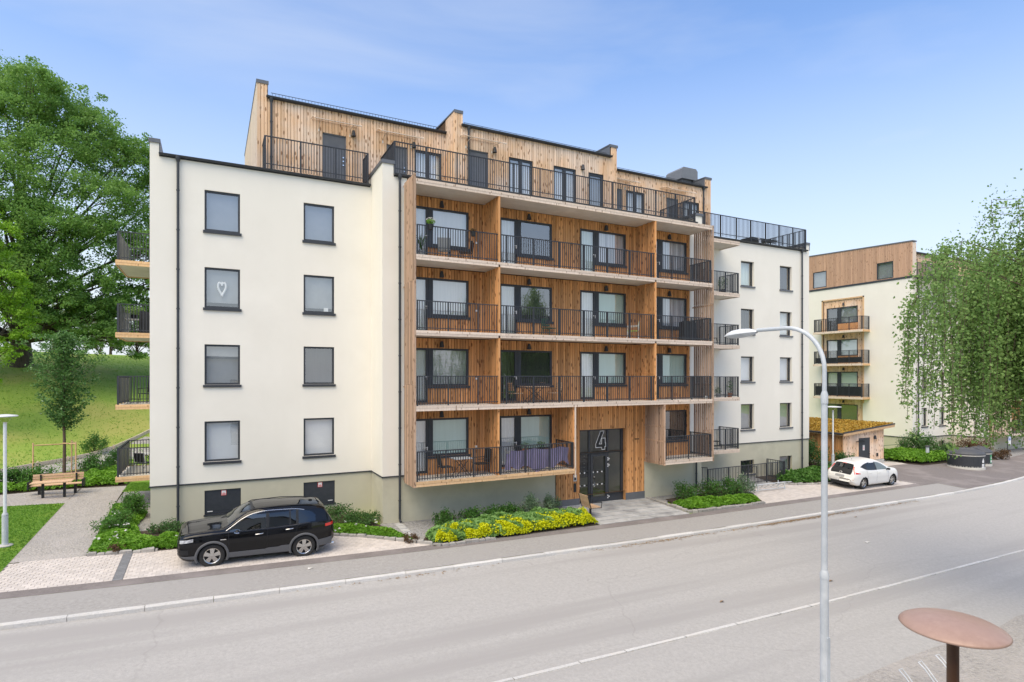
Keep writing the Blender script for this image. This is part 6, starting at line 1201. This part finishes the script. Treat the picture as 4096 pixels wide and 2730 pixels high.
mb = MB(); mb.box(lx - .04, lx + .04, ly - .08, ly - .055, .35, 1.25); mb.build('service_hatch', M['steel'], sl)
def parklamp(name, label, x, y, zt, r, sc=1., zc=1.0, group='white post lamps of the courtyard'):
    z0 = gf(x, y); t = thing(name, label, 'lamp', (x, y, z0), group=group); mb = MB(); mb.tube([(x, y, z0), (x, y, zc)], .085, 16); mb.lathe([(.085, zc - .02), (.085, zc + .02), (.045, zc + .1)], (x, y, 0), 16); mb.build('lower_post', M['steel'], t, smooth=True); mb = MB(); mb.tube([(x, y, zc), (x, y, zt - .22)], .048, 14); mb.build('upper_post', M['whitesteel'], t, smooth=True)
    mb = MB(); mb.lathe([(0, zt + .035), (r * .3, zt + .03), (r * .9, zt + .0), (r, zt - .02), (r * .97, zt - .045), (r * .3, zt - .04), (0, zt - .04)], (x, y, 0), 32); mb.build('lamp_disc', M['whitesteel'], t, smooth=True)
    mb = MB(); mb.lathe([(r * .55, zt - .04), (.16, zt - .12), (.075, zt - .22), (.05, zt - .26), (0, zt - .26)], (x, y, 0), 24); mb.build('lens', M['acrylic'], t, smooth=True); mb = MB(); mb.lathe([(.12, z0 + .0), (.22, z0 + .01), (.2, z0 + .05), (.09, z0 + .06)], (x, y, 0), 20); mb.build('foot_ring', M['concrete'], t, smooth=True)
parklamp('park_lamp', 'white disc topped post lamp on the lawn at the left edge', -5.96, 24.12, 4.36, .34, zc=1.15); parklamp('park_lamp', 'white disc topped post lamp between the right wing and the shed', 35.6, 24.0, 3.68, .50, zc=.55)
# copper coloured disc lamp close to the camera
dx, dy, dz, r = 5.75, 2.77, 3.42, .40
t = thing('disc_lamp', 'brown post lamp with wide copper coloured disc in the near right corner', 'lamp', (dx, dy, gf(dx, dy) - .1)); mb = MB(); mb.lathe([(0, .085), (r * .3, .08), (r * .6, .06), (r * .85, .028), (r * .97, .002), (r, -.012), (r * .985, -.02)], (dx, dy, dz), 64); mb.build('lamp_disc', M['copper'], t, smooth=True); mb = MB(); mb.lathe([(r * .985, -.0201), (r * .5, -.021), (.0, -.021)], (dx, dy, dz), 48); mb.build('disc_underside', M['woodgray'], t); mb = MB(); mb.lathe([(r * .8, -.022), (r * .5, -.06), (.1, -.1), (.055, -.12)], (dx, dy, dz), 40); mb.build('lens', M['acrylic'], t, smooth=True)
mb = MB(); mb.tube([(dx, dy, gf(dx, dy) - .12), (dx, dy, dz - .15)], .046, 16); mb.lathe([(.0, -.115), (.062, -.115), (.066, -.125), (.066, -.145), (.05, -.16)], (dx, dy, dz), 20); mb.build('post', M['brownpole'], t, smooth=True)
# garden table and bench
t = thing('garden_bench', 'timber slatted bench with black posts behind the garden table', 'bench', (-6.1, 32.1, gf(-6.1, 32.1))); z = gf(-6.1, 32.1)
for i in range(3): mb = MB(); mb.bevbox(-7.02, -5.2, 31.78 + i * .13, 31.89 + i * .13, z + .41, z + .45, b=.006); mb.build('seat_slat', M['oiled'], t)
for i in range(3): mb = MB(); mb.box(-7.02, -5.2, 32.2 + i * .03, 32.24 + i * .03, z + .55 + i * .11, z + .64 + i * .11); mb.build('back_slat', M['oiled'], t)
for x in (-6.73, -5.46): mb = MB(); mb.box(x - .05, x + .05, 31.9, 32.0, z, z + .41); mb.build('leg', M['black'], t); mb = MB(); mb.box(x - .03, x + .03, 32.17, 32.22, z + .35, z + .85); mb.build('back_support', M['black'], t)
for x in (-7.08, -5.16): mb = MB(); mb.box(x - .03, x + .03, 31.7, 32.2, z + .3, z + .62); mb.build('armrest', M['black'], t)
t = thing('garden_table', 'slatted timber table on two black posts in front of the bench', 'table', (-6.06, 31.08, gf(-6.06, 31.08))); z = gf(-6.06, 31.08)
for i in range(5): mb = MB(); mb.bevbox(-6.82, -5.4, 30.76 + i * .125, 30.87 + i * .125, z + .66, z + .70, b=.006); mb.build('top_slat', M['oiled'], t)
for x in (-6.43, -5.69): mb = MB(); mb.box(x - .045, x + .045, 31.03, 31.12, z, z + .66); mb.build('leg', M['black'], t)
# single seat by the entrance
t = thing('entrance_seat', 'slatted timber armchair seat on one black post by the entrance', 'bench', (14.65, 21.06, gf(14.65, 21.06))); z = gf(14.65, 21.06); cx, cy = 14.65, 21.06
mb = MB(); mb.tube([(cx, cy, z), (cx, cy, z + .42)], .05, 10); mb.build('post', M['black'], t)
for i in range(4): mb = MB(); mb.box(cx - .2 + i * .13, cx - .09 + i * .13, cy - .33, cy + .33, z + .43, z + .47); mb.build('seat_slat', M['oiled'], t)
for i in range(5): mb = MB(); q = i * .1; mb.prism([(cx - .24 - q * .28, z + .5 + q), (cx - .21 - q * .28, z + .5 + q), (cx - .235 - q * .28, z + .59 + q), (cx - .265 - q * .28, z + .59 + q)], 'y', cy - .33, cy + .33); mb.build('back_slat', M['oiled'], t)
for s in (-1, 1): mb = MB(); y = cy + s * .35; mb.tube([(cx - .38, y, z + .98), (cx - .2, y, z + .42), (cx + .33, y, z + .42), (cx + .36, y, z + .66), (cx - .26, y, z + .68)], .02, 8); mb.build('armrest', M['black'], t)
# basement stair railing and bike rack
t = thing('stair_railing', 'dark upright bar railing round the basement stairs below the right wing', 'railing', (27, 23.2, -.5)); mb = MB(); za = lambda x, y: gf(x, y)
railing(mb, (23.2, 23.5), (23.7, 23.12), -.45, .72, .12); railing(mb, (23.7, 23.12), (30.1, 23.3), -.48, .62, .12, 1.6); railing(mb, (30.1, 23.3), (30.15, 24.6), -.48, .6, .12); mb.build('bar_panel', M['metal'], t); mb = MB(); mb.tube([(26.4, 23.7, -.5), (27.4, 23.7, .12), (27.9, 23.7, .38), (28.2, 23.7, .40), (28.2, 23.7, -.3)], .022, 8); mb.build('handrail', M['metal'], t)
t = thing('bike_rack', 'galvanised bicycle rack standing before the stair railing', 'bike rack', (27, 21.9, -.58)); mb = MB()
for y in (21.7, 22.1):
    for x in (25.9, 28.0): mb.tube([(x, y, gf(x, y)), (x, y, gf(x, y) + .42)], .03, 8)
for zz in (.1, .4): mb.tube([(25.2, 21.72, gf(25.2, 21.7) + zz), (28.1, 21.72, gf(28.1, 21.7) + zz)], .022, 8)
mb.build('frame', M['steel'], t, smooth=True)
for i in range(7):
    x = 25.3 + i * .45; z = gf(x, 21.8); mb = MB(); mb.tube([(x, 22.2, z + .06), (x + .05, 21.9, z + .16), (x + .05, 21.6, z + .42), (x + .14, 21.35, z + .46), (x + .2, 21.6, z + .36), (x + .12, 22.1, z + .1)], .016, 7); mb.build('wheel_loop', M['steel'], t, smooth=True)
t = thing('bike_rack', 'white bicycle rack on the gravel at the bottom edge under the disc lamp', 'bike rack', (13.4, 7.2, -1.2)); z = gf(13.4, 7.2) - .1; mb = MB(); mb.box(12.9, 14.4, 7.05, 7.15, z + .02, z + .10); mb.box(12.85, 12.95, 6.5, 7.5, z, z + .12); mb.build('frame', M['steel'], t)
for x in (13.35, 14.1, 14.8): mb = MB(); mb.tube([(x, 7.1, z + .1), (x + .02, 7.35, z + .35), (x + .04, 7.5, z + .44), (x + .16, 7.5, z + .44), (x + .14, 7.35, z + .33), (x + .1, 7.1, z + .1)], .013, 8); mb.build('wheel_loop', M['steel'], t, smooth=True)
# waste containers
def bin_(label, x, y, r, h, lab):
    z = gf(x, y); t = thing('waste_container', label, 'container', (x, y, z), group='half sunken waste containers'); mb = MB(); mb.lathe([(r + .03, z - .05), (r + .03, z + .10), (r, z + .13), (r, z + .2)], (x, y, 0), 40); mb.lathe([(r + .02, z + h - .1), (r + .03, z + h - .04), (r, z + h)], (x, y, 0), 40); mb.build('rim', M['concrete'], t, smooth=True); mb = MB()
    for i in range(60): a, b = 2 * PI * i / 60, 2 * PI * (i + .86) / 60; mb.quad((x + r * math.cos(a), y + r * math.sin(a), z + .1), (x + r * math.cos(b), y + r * math.sin(b), z + .1), (x + r * math.cos(b), y + r * math.sin(b), z + h), (x + r * math.cos(a), y + r * math.sin(a), z + h))
    mb.lathe([(r - .015, z + .1), (r - .015, z + h)], (x, y, 0), 40); mb.build('slatted_jacket', M['metal'], t); mb = MB(); mb.lathe([(r + .04, z + h - .02), (r + .05, z + h + .05), (r * .92, z + h + .18), (r * .55, z + h + .34), (r * .15, z + h + .40), (0, z + h + .40)], (x, y, 0), 40); mb.tube([(x - r * .1, y, z + h + .41), (x + r * .5, y - r * .4, z + h + .34), (x + r * .8, y - r * .62, z + h + .14)], .03, 8); mb.box(x - .06, x + .06, y - .06, y + .06, z + h + .38, z + h + .47); mb.build('lid', M['binlid'], t, smooth=False)
    a0 = lab[0]; mb = MB()
    for (za, zb, wd, m, o) in lab[1]: mb.grid(lambda u, v: (x + (r + o) * math.cos(a0 + wd * u), y + (r + o) * math.sin(a0 + wd * u), z + za + (zb - za) * v), np.linspace(-1, 1, 6), [0, 1], m=m)
    mb.build('label', [M['white'], M['black'], M['greensign']], t)
bin_('large round dark waste container with black lid beside the hedge', 46.6, 21.65, 1.05, .98, (-1.62, [(.12, .38, .13, 0, .006), (.45, .62, .10, 0, .006), (.62, .74, .05, 0, .006), (.1, .16, .15, 0, .006), (.22, .24, .1, 1, .008)])); bin_('smaller round waste container with green label behind the large one', 48.9, 21.9, .72, .92, (-1.5, [(.2, .78, .2, 2, .006), (.25, .4, .15, 0, .008), (.5, .55, .12, 0, .008), (.6, .64, .12, 0, .008)]))
t = thing('bollard_light', 'short grey bollard light in front of the round bush', 'bollard', (46.4, 24.0, gf(46.4, 24.0))); z = gf(46.4, 24); mb = MB(); mb.tube([(46.4, 24, z), (46.4, 24, z + 1.05)], .11, 14); mb.build('post', M['steel'], t, smooth=True); mb = MB(); mb.lathe([(0, z + 1.17), (.14, z + 1.15), (.15, z + 1.06), (.1, z + 1.05)], (46.4, 24, 0), 16); mb.build('cap', M['binlid'], t, smooth=True)
t = thing('parking_sign', 'small blue disabled parking sign on a thin dark post', 'sign', (55.4, 22.9, gf(55.4, 22.9))); z = gf(55.4, 22.9); mb = MB(); mb.tube([(55.4, 22.9, z), (55.4, 22.9, z + 1.75)], .03, 8); mb.build('post', M['metal'], t)
mb = MB(); mb.box(55.45, 55.87, 22.86, 22.89, z + .95, z + 1.75); mb.box(55.48, 55.84, 22.855, 22.86, z + 1.3, z + 1.72, m=1); mb.box(55.50, 55.82, 22.855, 22.86, z + 1.0, z + 1.22, m=2)
mb.tube([(55.66, 22.85, z + 1.66), (55.64, 22.85, z + 1.54), (55.72, 22.85, z + 1.53), (55.75, 22.85, z + 1.42)], .02, 6, m=2); mb.tube([(55.64 + .09 * math.cos(a), 22.85, z + 1.45 + .09 * math.sin(a)) for a in np.linspace(1.9, 6.0, 12)], .016, 6, m=2); mb.build('sign_plate', [M['whitesteel'], M['bluesign'], M['white']], t)
t = thing('garden_fence', 'thin green metal fence in the hedge right of the shed', 'fence', (46, 26.3, -.5)); mb = MB()
mb.tube([(43.4, 26.4, gf(43.4, 26.4) + .85), (48.8, 26.4, gf(48.8, 26.4) + .85)], .018, 6); mb.build('top_rail', M['greenpaint'], t)
for x in (43.4, 45.2, 47, 48.8): mb = MB(); mb.tube([(x, 26.4, gf(x, 26.4)), (x, 26.4, gf(x, 26.4) + .87)], .018, 6); mb.build('post', M['greenpaint'], t)
# ================================================================== things on the balconies
def chair(label, x, y, z, rot, m, seat=.44, wd=.46, back=.42, m2=None, arms=False, group=None, fold=False):
    t = thing('balcony_chair', label, 'chair', (x, y, z), (0, 0, rot), group); h = wd / 2; m2 = m2 or m
    mb = MB(); mb.box(-h, h, -h, h, seat - .03, seat); mb.build('seat', M[m], t, local=True)
    if fold:
        for i in range(4): mb = MB(); mb.box(-h, h, h - .02 + .02 * i, h + .0 + .02 * i, seat + .1 + i * .09, seat + .17 + i * .09); mb.build('back_slat', M[m], t, local=True)
    else: mb = MB(); mb.prism([(h - .03, seat + .04), (h, seat + .04), (h + .08, seat + back), (h + .05, seat + back)], 'x', -h, h); mb.build('backrest', M[m], t, local=True)
    for sx_ in (-1, 1):
        for sy_ in (-1, 1): mb = MB(); mb.tube([(sx_ * (h - .02), sy_ * (h - .02), seat - .02), (sx_ * (h + .02), sy_ * (h + .03), 0)], .014, 6); mb.build('leg', M[m2], t, local=True)
        mb = MB(); mb.tube([(sx_ * h, h, seat), (sx_ * h, h + .07, seat + back)], .014, 6); mb.build('back_post', M[m2], t, local=True)
        if arms: mb = MB(); mb.tube([(sx_ * (h + .02), h + .03, seat + .22), (sx_ * (h + .03), -h, seat + .2), (sx_ * (h + .02), -h, seat - .02)], .016, 6); mb.build('armrest', M[m2], t, local=True)
    return t
def table(label, x, y, z, wd, dp_, h, m, m2='black', cross=True, slat=True):
    t = thing('balcony_table', label, 'table', (x, y, z)); n = 6 if slat else 1
    for i in range(n): mb = MB(); d = dp_ / n; mb.box(-wd / 2, wd / 2, -dp_ / 2 + i * d + .005 * slat, -dp_ / 2 + (i + 1) * d - .005 * slat, h - .025, h); mb.build('top_slat' if slat else 'tabletop', M[m], t, local=True)
    for s in (-1, 1):
        for e in (-1, 1): mb = MB(); mb.tube([(s * wd * .42, e * dp_ * .35, 0), (-s * wd * .3 if cross else s * wd * .42, e * dp_ * .35, h - .02)], .014, 6); mb.build('leg', M[m2], t, local=True)
    return t
def pot(label, x, y, z, r, h, m, fol, n, fr, fh, leaf=.05, spiky=False):
    t = thing('potted_plant', label, 'plant', (x, y, z)); mb = MB(); mb.lathe([(0, 0), (r * .75, 0), (r, h), (r * .9, h), (r * .85, h * .9), (0, h * .9)], (x, y, z), 16); mb.build('pot', M[m], t, smooth=False)
    if spiky:
        mb = MB()
        for i in range(n): a = RNG.uniform(0, 2 * PI); e = RNG.uniform(.3, 1); mb.tube(bez((x, y, z + h), (x + math.cos(a) * fr * e, y + math.sin(a) * fr * e, z + h + fh * RNG.uniform(.5, 1)), (0, 0, fh * .4), 5), [.012, .012, .01, .007, .002], 4)
        mb.build('foliage', M[fol], t)
    else: c_ = np.array([x, y, z + h + fh * .45]) + unit(n) * (RNG.random(n) ** .4)[:, None] * np.array([fr, fr, fh * .5]); leaves('foliage', c_, leaf, fol, t)
    return t
f1, f2, f3, f4 = FL
chair('lime green plastic chair with white legs on the third balcony row', 17.85, 22.15, f3 - .02, -2.3, 'lime', m2='white', arms=True, back=.46, wd=.5)
chair('dark green folding chair leaning by the window on the third balcony row', 13.5, 22.62, f3 - .02, .25, 'greenpaint', fold=True, back=.5)
table('small timber folding table with crossed legs on the second balcony row', 12.5, 22.2, f2 - .02, 1.15, .6, .72, 'oiled'); chair('timber folding chair right of the folding table on the second balcony row', 13.5, 22.2, f2 - .02, -PI / 2, 'oiled', fold=True, m2='black')
chair('timber folding chair left of the folding table on the second balcony row', 11.6, 22.25, f2 - .02, PI / 2, 'oiled', fold=True, m2='black')
chair('black chair left of the table on the lowest long balcony', 8.3, 22.05, f1 - .02, PI / 2, 'black', back=.5); table('dark slatted table on the lowest long balcony', 9.0, 22.05, f1 - .02, .8, .65, .74, 'steel'); chair('black armchair right of the table on the lowest long balcony', 9.95, 22.25, f1 - .02, -PI / 2, 'black', arms=True, wd=.55, back=.6)
chair('pale green lounge chair on the top balcony row', 8.25, 22.1, f4 - .02, 2.8, 'greengray' if False else 'blindgray', m2='black', wd=.5); chair('dark wire chair on the top balcony row', 9.2, 22.1, f4 - .02, -2.2, 'black')
pot('spiky green plant in a pot at the left end of the top balcony row', 7.27, 22.0, f4 - .02, .16, .3, 'blindgray', 'darkshrub', 26, .35, .7, spiky=True)
t = pot('white flowering plant in a pot hung on the top balcony rail', 7.44, 21.36, f4 + .98, .12, .2, 'black', 'cover', 260, .17, .22); c_ = np.array([7.44, 21.36, f4 + 1.36]) + unit(90) * np.array([.17, .17, .07]); leaves('flowers', c_, .05, 'petal', t, up=1)
pot('small dark pot hung on the top balcony rail', 9.22, 21.36, f4 + .92, .1, .18, 'black', 'redbrown', 120, .13, .14)
pot('green plant behind the draped cloth, left of two', 12.1, 22.35, f1 + .62, .13, .26, 'terracotta', 'greengray', 240, .22, .3); pot('green plant behind the draped cloth, right of two', 12.9, 22.35, f1 + .66, .12, .24, 'black', 'darkshrub', 240, .22, .3)
table('small table carrying the plants on the lowest balcony', 12.5, 22.35, f1 - .02, 1.2, .4, .63, 'oiled', slat=False, cross=False)
mb = MB()
def cl(u, v):
    x = 10.75 + 3.05 * u; sag = .10 * math.sin(PI * ((u * 2.3) % 1)); top = f1 + 1.0 - sag * .8 - (.16 if u < .06 else 0); h = .80 - .12 * math.sin(u * 9) - .10 * math.sin(u * 21 + 1); y = 21.53 + .035 * math.sin(u * 46 + v * 2) * (.3 + v) + .02 * math.sin(u * 91) * v; return (x + .02 * math.sin(v * 6 + u * 20), y, top - h * v)
mb.grid(cl, np.linspace(0, 1, 110), np.linspace(0, 1, 14)); tag(mb.build('draped_cloth', M['purple'], smooth=True), 'lilac cloth hung along the inside of the lowest balcony railing', 'cloth')
def grill(label, x, y, z, wd, h, m='black'):
    t = thing('covered_furniture', label, 'cover', (x, y, z)); mb = MB(); mb.grid(lambda a, v: (x + wd * .5 * math.copysign(abs(math.cos(a)) ** .6, math.cos(a)) * (1 - .12 * v) * (1 + .03 * math.sin(a * 9)), y + .3 * math.copysign(abs(math.sin(a)) ** .6, math.sin(a)) * (1 - .1 * v) * (1 + .04 * math.sin(a * 11)), z + h * (1 - (1 - v) ** 1.0) + .04 * math.sin(a * 2) * v), np.linspace(0, 2 * PI, 40), np.linspace(0, 1, 8)); mb.quad(*[(x + wd * .44 * math.copysign(abs(math.cos(a)) ** .6, math.cos(a)), y + .27 * math.copysign(abs(math.sin(a)) ** .6, math.sin(a)), z + h + .04 * math.sin(a * 2)) for a in np.linspace(0, 2 * PI, 40, endpoint=False)]); mb.build('cover_fabric', M[m], t, smooth=True)
grill('black covered garden furniture at the right end of the third balcony row', 21.3, 22.1, f3 - .02, 1.0, 1.0)
table('dark folding table on the right roof terrace', 32.4, 27.0, 13.72, 2.6, .9, .98, 'black', slat=True); chair('pale chair at the right roof terrace table', 31.6, 26.0, 13.72, .4, 'steel', m2='steel')
mb = MB(); mb.lathe([(0, -.09), (.06, -.07), (.09, 0), (.06, .07), (0, .09)], (22.05, 21.62, f2 + .08), 14); tag(mb.build('ball', M['white'], smooth=True), 'small white ball at the right end of the second balcony row', 'ball')
for k, (f, lb) in enumerate(((f4, 'dark chair on the upper small right balcony'), (f3, 'dark wire chair on the second small right balcony from the top'), (f1, 'black box like seat on the lowest small right balcony'))): chair(lb, 24.6 + .3 * k, 24.0, f - .04, 1.2, 'black', back=.5)
pot('tall green plant on the upper small right balcony', 25.7, 23.9, f4 - .04, .18, .3, 'black', 'darkshrub', 500, .3, .8); pot('thin climbing plants on the third small right balcony', 25.9, 23.6, f2 - .04, .14, .25, 'terracotta', 'coverdark', 260, .2, .8)
pot('potted shrub on the left part of the third small right balcony', 25.2, 23.8, f2 - .04, .14, .22, 'blindgray', 'darkshrub', 240, .2, .4)
chair('black high backed chair on the second side balcony of the left gable', -2.45, 29.2, f2 - .02, -.6, 'black', back=.75, wd=.5, arms=True); table('white folding table on the lowest side balcony of the left gable', -2.45, 29.9, f1 - .02, .7, .6, .72, 'white'); chair('black folding chair on the lowest side balcony of the left gable', -2.6, 28.9, f1 - .02, 2.6, 'black', m2='steel'); table('small white table on the third side balcony of the left gable', -3.0, 29.6, f3 - .02, .6, .6, .7, 'white', m2='white', cross=False); pot('leafy plant on the white table of the third side balcony', -3.0, 29.6, f3 + .68, .14, .2, 'black', 'birchleaf', 340, .42, .4, leaf=.08); grill('purplish black covered furniture on the third side balcony of the left gable', -2.4, 28.9, f3 - .02, .8, .95)
# ================================================================== across the street (mirrored in the glass)
B3 = thing('opposite_building', 'low white house across the street behind the camera, mirrored in the windows', 'building', (-8, -6, -1)); Wo = Wall('y', -1.2, 1); hs = [(a, a + 1.5, z, z + 1.5) for a in (-21, -16.5, -12, -7.5, -3.6, 1.2, 3.6) for z in (.4, 3.9)]
mb = MB(); holed(mb, Wo, -24, 6.2, -1.6, 7.0, hs, rev=.2); mb.quad((6.2, -1.2, -1.6), (6.2, -12, -1.6), (6.2, -12, 7), (6.2, -1.2, 7)); mb.quad((-24, -1.2, -1.6), (-24, -12, -1.6), (-24, -12, 7), (-24, -1.2, 7)); mb.quad((-24, -12, -1.6), (6.2, -12, -1.6), (6.2, -12, 7), (-24, -12, 7)); mb.build('wall', M['oppwall'], B3)
mb = MB(); mb.box(-24.2, 6.4, -12.2, -1.0, 7.0, 7.18); mb.build('roof', M['cap'], B3)
for h in hs: window(B3, Wo, *h, inner='room', d=-.12, mull=(((h[0] + h[1]) / 2 - .04, (h[0] + h[1]) / 2 + .04),), trans=((h[2] + .9, h[2] + .96),))
